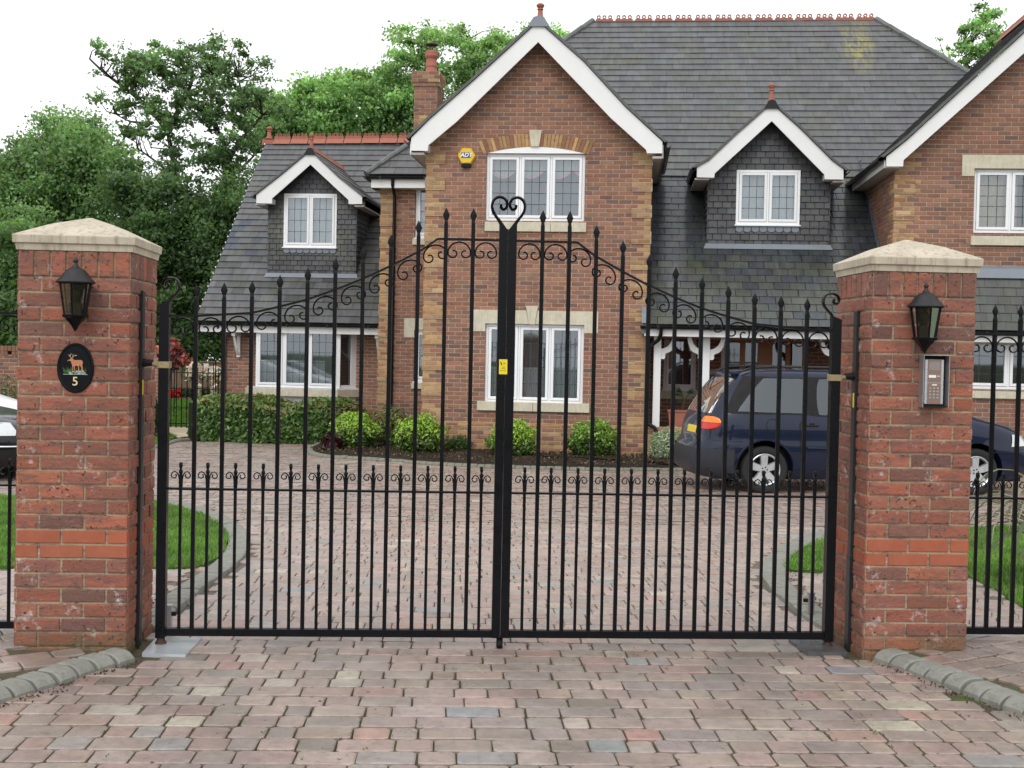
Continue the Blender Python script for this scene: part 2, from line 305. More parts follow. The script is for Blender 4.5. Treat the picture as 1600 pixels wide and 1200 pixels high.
# ---------------------------------------------------------------- brick and tile surfaces
def clipc(poly,clip):   # Sutherland-Hodgman, clip convex CCW
    out=poly
    for i in range(len(clip)):
        ax,ay=clip[i]; bx,by=clip[(i+1)%len(clip)]; inp=out; out=[]
        if not inp: return []
        def d(p): return (bx-ax)*(p[1]-ay)-(by-ay)*(p[0]-ax)
        for j in range(len(inp)):
            p,q=inp[j],inp[(j+1)%len(inp)]; dp,dq=d(p),d(q)
            if dp>=0: out.append(p)
            if (dp>=0)!=(dq>=0):
                t=dp/(dp-dq); out.append((p[0]+(q[0]-p[0])*t,p[1]+(q[1]-p[1])*t))
    return out
def ccw(p):
    a=sum(p[i][0]*p[(i+1)%len(p)][1]-p[(i+1)%len(p)][0]*p[i][1] for i in range(len(p)))
    return p if a>0 else p[::-1]
def subrect(r,holes):
    rs=[r]
    for hx0,hz0,hx1,hz1 in holes:
        nr=[]
        for x0,z0,x1,z1 in rs:
            if x1<=hx0 or x0>=hx1 or z1<=hz0 or z0>=hz1: nr.append((x0,z0,x1,z1)); continue
            if x0<hx0: nr.append((x0,z0,hx0,z1))
            if x1>hx1: nr.append((hx1,z0,x1,z1))
            a,b=max(x0,hx0),min(x1,hx1)
            if z0<hz0: nr.append((a,z0,b,hz0))
            if z1>hz1: nr.append((a,hz1,b,z1))
        rs=[q for q in nr if q[2]-q[0]>.012 and q[3]-q[1]>.012]
    return rs
RED=[(.315,.152,.098),(.29,.142,.096),(.335,.166,.110),(.27,.134,.094),(.30,.152,.106),(.20,.116,.092),(.28,.140,.092),(.30,.145,.095)]
RED=[tuple(q*.90 for q in c) for c in RED]
BUFF=[(.42,.26,.125),(.37,.22,.105),(.45,.29,.14),(.33,.185,.09),(.39,.235,.115),(.30,.15,.085)]
HMORT=(.47,.40,.31)
def cj(c,v=.12):
    k=random.uniform(1-v,1+v); return tuple(x*k*random.uniform(.96,1.04) for x in c)
def bricks(mb,O,U,V,Nn,rect,holes=(),clip=None,col=None,mort=HMORT,relief=.008,bl=.225,bh=.075,ph=0,ins=.003,backing=True,jit=0,jw=.0062):
    O,U,V,Nn=[np.array(a,float) for a in (O,U,V,Nn)]
    P=lambda u,v,h: O+U*u+V*v+Nn*h
    flip=np.dot(np.cross(U,V),Nn)<0
    x0,z0,x1,z1=rect; clip=ccw(clip) if clip else None
    col=col or (lambda u,v: cj(random.choice(RED)))
    def put(poly,h,c):
        q=[P(u,v,h) for u,v in poly]; mb.face(q[::-1] if flip else q,c)
    if backing:
        for r in subrect(rect,holes):
            q=[(r[0],r[1]),(r[2],r[1]),(r[2],r[3]),(r[0],r[3])]
            if clip: q=clipc(q,clip)
            if len(q)>2: put(q,0,mort)
    k0=int(math.floor(z0/bh)); k1=int(math.ceil(z1/bh))
    for k in range(k0,k1):
        off=(k%2)*bl/2+ph; j=int(math.floor((x0-off)/bl))
        while off+j*bl<x1:
            a=off+j*bl+jw; b=a+bl-2*jw; j+=1
            r=(max(a,x0),max(k*bh+jw,z0),min(b,x1),min((k+1)*bh-jw,z1))
            if r[2]-r[0]<.015 or r[3]-r[1]<.015: continue
            c=col((r[0]+r[2])/2,(r[1]+r[3])/2)
            if c is None: continue
            for q in subrect(r,holes):
                h=relief+random.uniform(-jit,jit); i=ins
                q0=[(q[0],q[1]),(q[2],q[1]),(q[2],q[3]),(q[0],q[3])]
                if clip:
                    qq=clipc(q0,clip)
                    if len(qq)<3: continue
                    if len(qq)!=4 or qq!=q0:
                        put(qq,h,c)
                        continue
                ji=[random.uniform(0,jit) for _ in range(8)] if jit else [0]*8
                q1=[(q[0]+i+ji[0],q[1]+i+ji[1]),(q[2]-i-ji[2],q[1]+i+ji[3]),(q[2]-i-ji[4],q[3]-i-ji[5]),(q[0]+i+ji[6],q[3]-i-ji[7])]
                vs=[P(u,v,0) for u,v in q0]+[P(u,v,h*.75) for u,v in q0]+[P(u,v,h) for u,v in q1]
                fs=[(8,9,10,11)]+[(t,(t+1)%4,4+(t+1)%4,4+t) for t in range(4)]+[(4+t,4+(t+1)%4,8+(t+1)%4,8+t) for t in range(4)]
                if flip: fs=[f[::-1] for f in fs]
                mb.add(vs,fs,c)
def tiles(mb,O,U,V,Nn,poly,gauge,tw,thick=.014,cols=((.10,.105,.11),),gap=.003,stag=.5,var=.09,lift=.0,patch=None):
    O,U,V,Nn=[np.array(a,float) for a in (O,U,V,Nn)]; poly=ccw(poly)
    P=lambda u,v,h: O+U*u+V*v+Nn*h
    us=[p[0] for p in poly]; vs_=[p[1] for p in poly]; v=min(vs_); r=0
    flip=np.dot(np.cross(U,V),Nn)<0
    mb.face([P(u,w,-.03) for u,w in poly],(.03,.03,.03))
    while v<max(vs_):
        off=(r%2)*stag*tw; j=int(math.floor((min(us)-off)/tw))
        while off+j*tw<max(us):
            a=off+j*tw+gap/2+random.uniform(-.002,.002); b=a+tw-gap; j+=1
            q=clipc([(a,v),(b,v),(b,v+gauge*1.04),(a,v+gauge*1.04)],poly)
            if len(q)<3: continue
            c=cj(random.choice(cols),var)
            if patch: c=patch((a+b)/2,v,c)
            t=thick+random.uniform(-.002,.003); ti=random.uniform(-.002,.002)
            hh=lambda u,w: lift+t*(1-.92*(w-v)/gauge)+ti*(u-a)/tw
            top=[P(u,w,hh(u,w)) for u,w in q]
            mb.face(top[::-1] if flip else top,c)
            for i in range(len(q)):
                p,s=q[i],q[(i+1)%len(q)]
                if abs(p[1]-v)<1e-6 and abs(s[1]-v)<1e-6 or abs(p[0]-s[0])<1e-6:
                    mb.face([P(p[0],p[1],hh(*p)),P(s[0],s[1],hh(*s)),P(s[0],s[1],lift-.004),P(p[0],p[1],lift-.004)],tuple(x*.8 for x in c))
        v+=gauge; r+=1
# ---------------------------------------------------------------- light
SUN_EL,SUN_ROT=math.radians(48),math.radians(200)
w=bpy.data.worlds.new("World"); scene.world=w; w.use_nodes=True; nt=w.node_tree; nt.nodes.clear()
wo=nt.nodes.new('ShaderNodeOutputWorld'); bg=nt.nodes.new('ShaderNodeBackground'); sky=nt.nodes.new('ShaderNodeTexSky'); sky.sky_type='NISHITA'
sky.sun_disc=False; sky.sun_elevation=SUN_EL; sky.sun_rotation=SUN_ROT; sky.air_density=1.0; sky.dust_density=4.0; sky.ozone_density=1.0
bw=nt.nodes.new('ShaderNodeHueSaturation'); bw.inputs['Saturation'].default_value=.10; nt.links.new(sky.outputs[0],bw.inputs['Color'])
mx=mix(nt,bw.outputs[0],(11.0,11.2,11.6),.72)   # overcast cloud layer over the sky
nt.links.new(mx,bg.inputs['Color']); bg.inputs['Strength'].default_value=.115; nt.links.new(bg.outputs[0],wo.inputs['Surface'])
sl=bpy.data.lights.new("sun",'SUN'); sl.energy=.7; sl.angle=math.radians(25); sl.color=(1,.97,.93); so=bpy.data.objects.new("sun",sl); COL.objects.link(so)
az=math.radians(200)   # high, from behind the camera
dirv=Vector((math.sin(az)*math.cos(SUN_EL),math.cos(az)*math.cos(SUN_EL),math.sin(SUN_EL))); so.rotation_euler=dirv.to_track_quat('Z','Y').to_euler()
scene.view_settings.view_transform='Standard'; scene.view_settings.look='None'; scene.view_settings.gamma=1; scene.view_settings.exposure=.36
scene.cycles.max_bounces=6; scene.cycles.transparent_max_bounces=12; scene.cycles.use_denoising=True
# ================================================================ GROUND
def grid_ground(name,x0,x1,y0,y1,nx,ny,dz,m):
    mb=MB()
    xs=np.linspace(x0,x1,nx+1); ys=np.linspace(y0,y1,ny+1)
    vs=[(x,y,G(x,y)+dz) for y in ys for x in xs]
    mb.add(vs,[(j*(nx+1)+i,j*(nx+1)+i+1,(j+1)*(nx+1)+i+1,(j+1)*(nx+1)+i) for j in range(ny) for i in range(nx)])
    return struct(mb.build(name,m))
mb=MB()
R_=150
ysg=[-R_,-20,-6,0.8,2,3,4,5,6,7,8,8.5,20,60,R_]
for a,b in zip(ysg[:-1],ysg[1:]): mb.face([(-R_,a,G(0,a)-.04),(R_,a,G(0,a)-.04),(R_,b,G(0,b)-.04),(-R_,b,G(0,b)-.04)])
struct(mb.build('ground',M['field']))
grid_ground('driveway_bed',-14,14,-6.3,20,4,60,-.012,M['joint'])
def inpoly(x,y,p):
    r=False; j=len(p)-1
    for i in range(len(p)):
        if (p[i][1]>y)!=(p[j][1]>y) and x<(p[j][0]-p[i][0])*(y-p[i][1])/(p[j][1]-p[i][1])+p[i][0]: r=not r
        j=i
    return r
# lawn outlines (world)
def smooth(pts,n=5,closed=False):
    P=[np.array(p,float) for p in pts]; out=[]; L=len(P)
    rngi=range(L if closed else L-1)
    for i in rngi:
        p0=P[(i-1)%L] if (closed or i>0) else P[i]; p1=P[i]; p2=P[(i+1)%L]; p3=P[(i+2)%L] if (closed or i+2<L) else P[(i+1)%L]
        for k in range(n):
            t=k/n; out.append(.5*((2*p1)+(-p0+p2)*t+(2*p0-5*p1+4*p2-p3)*t*t+(-p0+3*p1-3*p2+p3)*t**3))
    if not closed: out.append(P[-1])
    return out
LK_px=[(243,785),(283,795),(318,806),(345,822),(357,842),(350,862),(332,877),(305,889)]     # lawn edge
LK=[ground(*p) for p in LK_px]
lawnL=[(-13,LK[0][1]+1.2),(-6,LK[0][1]+.6)]+LK+[(-13,LK[-1][1]-.15)]
RK_px=[(1330,832),(1285,845),(1252,862),(1232,878),(1228,888),(1240,893)]
RK=[ground(*p) for p in RK_px]
RN=[ground(*p) for p in [(1300,893),(1400,897),(1515,903),(1560,925),(1600,952)]]
lawnR=RK+RN+[(13,1.0),(13,5.4),(7,5.6),ground(1600,824)]
def offset_path(P,d):
    out=[]
    for i in range(len(P)):
        a=np.array(P[max(0,i-1)]);b=np.array(P[min(len(P)-1,i+1)]); t=b-a; t=t/(np.linalg.norm(t)+1e-9); out.append(np.array(P[i])+np.array((-t[1],t[0]))*d)
    return out
# kerb centre lines
KL=smooth([ground(*p) for p in [(150,774),(240,782),(292,793),(336,808),(364,827),(374,848),(363,871),(334,896),(300,918),(268,944),(242,966),(230,985)]],6)
KR=smooth([ground(*p) for p in [(1420,818),(1330,826),(1272,842),(1233,859),(1212,880),(1209,900),(1227,925),(1258,950),(1290,974),(1325,992)]],6)
KFL=smooth([(-1.90,-.27),(-2.03,-.50),(-2.16,-.76),(-2.30,-1.02),(-2.55,-1.45),(-2.95,-1.9)],5)
KFR=smooth([(2.03,-.20),(2.13,-.47),(2.23,-.78),(2.33,-1.10),(2.50,-1.5),(2.8,-2.0)],5)
BEDPX=[(500,694),(484,703),(497,713),(557,718),(620,722),(680,727),(772,731),(905,735),(1060,736),(1130,735)]
KB=smooth([ground(*p) for p in BEDPX],6)
KH=smooth([ground(*p) for p in [(205,704),(245,700),(275,691),(305,687),(400,686),(500,691)]],5)
lawn2=[ground(*p) for p in [(150,692),(243,676),(262,677),(277,683),(262,690),(243,697),(150,716)]]
def kerb(name,P,width,h,stone,side,m,gap=.006,base=0,lip=0):
    mb=MB(); P=[np.array(p,float) for p in P]; 
    seg=[0]
    for a,b in zip(P[:-1],P[1:]): seg.append(seg[-1]+np.linalg.norm(b-a))
    def at(s):
        s=max(0,min(seg[-1],s)); i=max(0,min(len(P)-2,int(np.searchsorted(seg,s))-1)); t=(s-seg[i])/(seg[i+1]-seg[i]+1e-9)
        p=P[i]+(P[i+1]-P[i])*t; d=(P[i+1]-P[i]); d=d/(np.linalg.norm(d)+1e-9); return p,np.array((-d[1],d[0]))*side
    n=int(seg[-1]/stone)
    for k in range(n):
        s0=k*seg[-1]/n+gap/2; s1=(k+1)*seg[-1]/n-gap/2; hj=h+random.uniform(-.005,.005)
        prof=[(-.5,-.05),(-.5,hj*.28),(-.43,hj*.52),(-.30,hj*.80),(-.16,hj*.95),(-.02,hj),(.42,hj+lip),(.5,hj+lip-.006),(.5,-.05)]   # - is the driveway side
        j1,j2=random.uniform(-.004,.004),random.uniform(-.004,.004); rows=[]
        secs=[(s0,.99,-.007),(s0+.008,1,0),(s1-.008,1,0),(s1,.99,-.007)]
        for s,sc,dz in secs:
            p,nn=at(s); z=G(*p)+base
            rows.append([(p[0]+nn[0]*(u*width*sc+j1),p[1]+nn[1]*(u*width*sc+j1),z+q+(dz if q>0 else 0)) for u,q in prof])
        vs=[v for r in rows for v in r]; L=len(prof)
        fs=[(i*L+j,i*L+j+1,(i+1)*L+j+1,(i+1)*L+j) for i in range(3) for j in range(L-1)]+[tuple(range(L-1,-1,-1)),tuple(3*L+j for j in range(L))]
        mb.add(vs,fs,cj((.5,.5,.5),.15))
    return struct(mb.build(name,m,smooth=False,clean=True))
kerb('kerb_left_lawn',KL,.18,.03,.12,1,M['kerb'])
kerb('kerb_right_lawn',KR,.18,.03,.12,-1,M['kerb'])
kerb('kerb_left_entrance',KFL,.145,.055,.130,-1,M['kerb'],gap=.019)
kerb('kerb_right_entrance',KFR,.145,.055,.125,1,M['kerb'],gap=.019)
kerb('kerb_flower_bed',KB,.10,.05,.12,1,M['bedkerb'])
kerb('kerb_hedge',KH,.09,.05,.3,1,M['bedkerb'])
bedpoly=[tuple(p) for p in KB]+[(8,11.5),(8,13.2),(-1,16.5),ground(500,688)]
# ---- block paving, every block its own raised body
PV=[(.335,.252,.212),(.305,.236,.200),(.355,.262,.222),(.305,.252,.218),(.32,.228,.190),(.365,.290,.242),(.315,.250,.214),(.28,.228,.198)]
PVR=[(.37,.225,.185),(.25,.258,.25),(.43,.37,.30),(.20,.165,.138),(.31,.29,.265),(.36,.235,.195)]
CORN=[]
def paving(name,x0,x1,y0,y1,ang,test,row=.152,dz=0.0,zf=None,ch=.007,pr=.12,simple_y=6.0):
    mb=MB(); ca,sa=math.cos(ang),math.sin(ang); zf=zf or G
    cx,cy=(x0+x1)/2,(y0+y1)/2; Lx=(x1-x0)/2+1; Ly=(y1-y0)/2+1; v=-Ly
    while v<Ly:
        u=-Lx+random.uniform(0,.2)
        while u<Lx:
            l=random.choice((.115,.155,.155,.235,.235)); gp=random.uniform(.006,.011)*(1 if v+cy<.3 else .75)
            if row<.2: CORN.append((u,v+random.choice((0,row*.5)),ang,cx,cy))
            q=[(u+gp/2,v+gp/2),(u+l-gp/2,v+gp/2),(u+l-gp/2,v+row-gp/2),(u+gp/2,v+row-gp/2)]; u+=l
            mxu,mxv=(q[0][0]+q[2][0])/2,(q[0][1]+q[2][1])/2
            wx,wy=cx+mxu*ca-mxv*sa,cy+mxu*sa+mxv*ca
            if not(x0<=wx<=x1 and y0<=wy<=y1) or not test(wx,wy): continue
            c=cj(random.choice(PVR if random.random()<pr*(1 if wy<.3 else .7) else PV),.10 if wy<.3 else .07); c=tuple(q*(1.0 if wy<.3 else 1.16) for q in c)  # blocks inside the gate paler: wet sky sheen put into their colour
            jz=random.uniform(-.0025,.0025); tx,ty=random.uniform(-.010,.010),random.uniform(-.010,.010); th=random.uniform(-.012,.012)
            def W(p,h):
                du,dv=p[0]-mxu,p[1]-mxv; uu=mxu+du*math.cos(th)-dv*math.sin(th); vv=mxv+du*math.sin(th)+dv*math.cos(th)
                X=cx+uu*ca-vv*sa; Y=cy+uu*sa+vv*ca; return (X,Y,zf(X,Y)+dz+h+jz+tx*du+ty*dv)
            if wy>simple_y:
                mb.face([W(p,0) for p in q],c); continue
            # rounded corners: octagon top
            def octo(ins,cr):
                a0,b0=q[0][0]+ins,q[0][1]+ins; a1,b1=q[2][0]-ins,q[2][1]-ins
                return [(a0+cr,b0),(a1-cr,b0),(a1,b0+cr),(a1,b1-cr),(a1-cr,b1),(a0+cr,b1),(a0,b1-cr),(a0,b0+cr)]
            cr=.013; o0=octo(0,cr); o1=octo(ch,cr)
            jt=[random.uniform(-.0022,.0022) for _ in range(16)]
            o0=[(p[0]+jt[2*i],p[1]+jt[2*i+1]) for i,p in enumerate(o0)]; o1=[(p[0]+jt[2*i],p[1]+jt[2*i+1]) for i,p in enumerate(o1)]
            vs=[W(p,-.02) for p in o0]+[W(p,-.004) for p in o0]+[W(p,0) for p in o1]
            mb.add(vs,[tuple(range(16,24))]+[(k*8+i,k*8+(i+1)%8,(k+1)*8+(i+1)%8,(k+1)*8+i) for k in (0,1) for i in range(8)],c)
        v+=row
    return struct(mb.build(name,M['paver']))
# regions
outsideL=[tuple(p) for p in KFL]+[(-9,-1.9),(-9,-.27)]
outsideR=[tuple(p) for p in KFR]+[(9,-2.0),(9,-.20)]
KLp=[tuple(p) for p in offset_path(KL,.09)]; 
regL=[tuple(p) for p in KL if p[1]<LK[-1][1]]   # strip between gate and left lawn
def near(P,x,y,r): return any((x-p[0])**2+(y-p[1])**2<r*r for p in P)
KLd=[p for a,b in zip(KL[:-1],KL[1:]) for p in (a,(a+b)/2)]; KRd=[p for a,b in zip(KR[:-1],KR[1:]) for p in (a,(a+b)/2)]
KLpoly=[tuple(p) for p in KL]+[(-2.1,0.35),(-14,.35),(-14,8.5)]
KRpoly=[tuple(p) for p in KR]+[(2.1,0.35),(14,.35),(14,6.4)]
def t_main(x,y):
    if y<.3:
        if inpoly(x,y,outsideL) or inpoly(x,y,outsideR): return False
        if (x<-1.85 or x>1.85) and y>-.27: return False
        return not near(KFL,x,y,.085) and not near(KFR,x,y,.085)
    if inpoly(x,y,KLpoly) or inpoly(x,y,KRpoly): return False
    if y<8.5 and (near(KLd,x,y,.11) or near(KRd,x,y,.11)): return False
    if inpoly(x,y,bedpoly): return False
    return True
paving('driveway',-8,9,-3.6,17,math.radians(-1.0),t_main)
def t_in(x,y): return ((inpoly(x,y,KLpoly) and not inpoly(x,y,lawnL)) or (inpoly(x,y,KRpoly) and not inpoly(x,y,lawnR))) and not near(KLd,x,y,.13) and not near(KRd,x,y,.13)
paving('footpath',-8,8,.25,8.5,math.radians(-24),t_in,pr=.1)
def zside(x,y): return .046
def t_out(x,y):
    if -2.47<x<-1.9 and y>-.2 or 1.9<x<2.47 and y>-.2: return False
    return (inpoly(x,y,outsideL) or inpoly(x,y,outsideR) or (abs(x)>2.4 and -.3<y<.2)) and not near(KFL,x,y,.095) and not near(KFR,x,y,.095)
paving('pavement',-5,5,-2.6,.19,math.radians(28),t_out,dz=0,zf=zside,pr=.2)
for nm,po,x_ in (('pavement_bed_left',outsideL,-1),('pavement_bed_right',outsideR,1)):
    mb=MB(); mb.hprism(po[:-1]+[(9*x_,.19),(2.47*x_,.19),(2.47*x_,-.25)] if True else po,-.03,.034); struct(mb.build(nm,M['joint']))
# ---- lawns
def lawn(name,poly,n,hgt,z0=.012,xlim=(-9,9),gname='grass'):
    mb=MB(); mb.hprism([tuple(p) for p in poly],-.25,0)
    vs=[(x,y,G(x,y)+z0) for x,y in [tuple(p) for p in poly]]
    mb=MB(); cx=sum(v[0] for v in vs)/len(vs); cy=sum(v[1] for v in vs)/len(vs)
    L=len(vs)
    for i in range(L):
        a,b=vs[i],vs[(i+1)%L]; c=(cx,cy,G(cx,cy)+z0)
        for k in range(6):
            t0,t1=k/6,(k+1)/6
            q=[(a[0]+(c[0]-a[0])*t,a[1]+(c[1]-a[1])*t) for t in (t0,t1)]; r=[(b[0]+(c[0]-b[0])*t,b[1]+(c[1]-b[1])*t) for t in (t0,t1)]
            pts=[q[0],r[0],r[1],q[1]]; mb.face([(x,y,G(x,y)+z0) for x,y in pts])
        mb.face([(a[0],a[1],a[2]),(b[0],b[1],b[2]),(b[0],b[1],b[2]-.06),(a[0],a[1],a[2]-.06)])
    struct(mb.build(name,M['lawn']))
    xs=[p[0] for p in poly]; ys=[p[1] for p in poly]; x0,x1=max(min(xs),xlim[0]),min(max(xs),xlim[1]); y0,y1=min(ys),max(ys)
    P=rng.uniform((x0,y0),(x1,y1),size=(n*2,2)); P=np.array([p for p in P if inpoly(p[0],p[1],poly)][:n]); P+=rng.normal(size=P.shape)*.018; m=len(P)
    z=np.array([G(*p) for p in P])+z0; h=hgt*rng.uniform(.6,1.3,m); a=rng.uniform(0,2*math.pi,m); wd=rng.uniform(.0035,.007,m)
    patch=(np.sin(P[:,0]*3.1+P[:,1]*2.3)+np.sin(P[:,0]*7.3-P[:,1]*5.1)+np.sin(P[:,0]*17+3*np.sin(P[:,1]*9)))*.07
    V=np.empty((m,3,3)); V[:,0]=np.c_[P[:,0]-np.cos(a)*wd,P[:,1]-np.sin(a)*wd,z]; V[:,1]=np.c_[P[:,0]+np.cos(a)*wd,P[:,1]+np.sin(a)*wd,z]
    ln=rng.normal(size=(m,2))*h[:,None]*.45; V[:,2]=np.c_[P[:,0]+ln[:,0],P[:,1]+ln[:,1],z+h]
    me=bpy.data.meshes.new(gname); me.vertices.add(3*m); me.vertices.foreach_set('co',V.ravel().astype(np.float32)); me.loops.add(3*m); me.loops.foreach_set('vertex_index',np.arange(3*m,dtype=np.int32)); me.polygons.add(m); me.polygons.foreach_set('loop_start',np.arange(0,3*m,3,dtype=np.int32)); me.update(calc_edges=True)
    at=me.attributes.new('tint','FLOAT_COLOR','FACE'); cc=pal((.125,.25,.045),m,.3,(.20,.25,.08),.15)*(1+patch[:,None]*2.0); arr=np.ones((m,4),np.float32); arr[:,:3]=cc; at.data.foreach_set('color',arr.ravel())
    me.materials.append(M['grass']); o=bpy.data.objects.new(gname,me); COL.objects.link(o); o['kind']='stuff'; return o
tagd=lawn('lawn_left',lawnL,60000,.035,xlim=(-6,0)); tag(tagd,'short mown grass of the lawn behind the left brick pillar','grass')
tagd=lawn('lawn_right',lawnR,60000,.035,xlim=(0,7)); tag(tagd,'short mown grass of the lawn behind the right brick pillar','grass')
tagd=lawn('lawn_by_path',lawn2,9000,.04); tag(tagd,'small wedge of grass beside the buff garden path','grass')
# back lawn + path
def flat(name,pts,z,m):
    mb=MB(); mb.face([(x,y,z) for x,y in pts]); return struct(mb.build(name,m))
bl=[atZ(px,560,Z) for px,Z in [(150,27),(352,27),(352,36),(150,36)]]
mb=MB(); 
bv=[(p[0],p[1],z) for p,z in zip(bl,(-.19,-.19,.20,.20))]; mb.face(bv); struct(mb.build('back_lawn',M['lawn']))
n=30000; uu=rng.random(n);vv=rng.random(n)**1.5
B=np.array(bv); cen=(B[0]*(1-uu)[:,None]+B[1]*uu[:,None])*(1-vv)[:,None]+(B[3]*(1-uu)[:,None]+B[2]*uu[:,None])*vv[:,None]; cen[:,2]+=.015
o=leaves('back_grass',cen,.05,pal((.11,.23,.03),n,.25),M['grass'],asp=.3,up=.8); o['kind']='stuff'; tag(o,'bright short grass of the back garden beyond the thin iron railing','grass')
flat('path',[ground(*p) for p in [(236,668),(262,665),(312,664),(312,681),(278,686),(262,676),(236,674)]],-.195,M['path'])
# flower bed soil (domed)
mb=MB(); bp=[tuple(p) for p in KB]+[(7.2,11.2),(7.2,13.0)]+[(float(HO[0]+hx[0]*x+hy[0]*y),float(HO[1]+hx[1]*x+hy[1]*y)) for x,y in ((1.9,-.0),(-2.0,-.0),(-2.0,3.15),(-2.9,3.15),(-3.6,3.2))]
cx,cy=1.2,13.6
for i in range(len(bp)):
    a,b=bp[i],bp[(i+1)%len(bp)]
    for k in range(8):
        t0,t1=k/8,(k+1)/8
        def q(p,t):
            x,y=p[0]+(cx-p[0])*t,p[1]+(cy-p[1])*t; return (x,y,G(x,y)+.035+.07*math.sin(min(t*3,1.57))+.02*math.sin(x*9+y*4)*min(1,t*4))
        mb.face([q(a,t0),q(b,t0),q(b,t1),q(a,t1)])
struct(mb.build('flower_bed',M['soil'],smooth=True,clean=True))
n=5000; P=[]
while len(P)<n:
    x,y=random.uniform(-4,5),random.uniform(11.5,15)
    if inpoly(x,y,bedpoly): P.append((x,y,G(x,y)+.11+random.uniform(-.02,.015)))
o=leaves('bark_chips',np.array(P),rng.uniform(.02,.06,n),pal((.07,.045,.03),n,.5,(.22,.18,.11),.15),M['petal'],asp=.6,up=.1); o['kind']='stuff'; tag(o,'dark bark chips and fallen leaves over the flower bed soil','mulch')
# loose debris beside the kerbs
P=[]
for K,sd in ((KFL,1),(KFR,-1),(KL,-1),(KR,1)):
    for _ in range(220):
        p=K[random.randrange(len(K))]; e=.10+abs(random.gauss(0,.035)); t=random.choice(range(len(K)-1)); d=K[t+1]-K[t]; d/=np.linalg.norm(d); nn=np.array((-d[1],d[0]))*sd
        q=K[t]+d*random.uniform(0,.12)+nn*e; P.append((q[0],q[1],G(*q)+.006))
n=len(P); o=leaves('leaf_litter',np.array(P),rng.uniform(.006,.022,n),pal((.07,.04,.025),n,.5,(.14,.10,.05),.2),M['petal'],asp=.6,up=.1); o['kind']='stuff'; tag(o,'brown crumbs and leaf litter caught along the kerb edges','litter')
# moss and tiny weeds growing out of the joint crossings
cen=[]
for (u,v,a_,cx,cy) in CORN:
    x,y=cx+u*math.cos(a_)-v*math.sin(a_),cy+u*math.sin(a_)+v*math.cos(a_)
    if abs(x)>4 or y<-3.2 or y>5 or not t_main(x,y): continue
    if math.sin(x*2.1+1)*math.cos(y*2.7)+random.uniform(-1,1)<.62: continue
    for _ in range(random.randint(3,9)): cen.append((x+random.gauss(0,.004),y+random.gauss(0,.010),G(x,y)-.004+random.uniform(0,.006)))
cen=np.array(cen); n=len(cen); o=leaves('joint_moss',cen,rng.uniform(.005,.013,n),pal((.09,.14,.035),n,.4),M['grass'],asp=.7,up=.4); o['kind']='stuff'; tag(o,'tiny tufts of moss growing in the joints of the paving','moss')

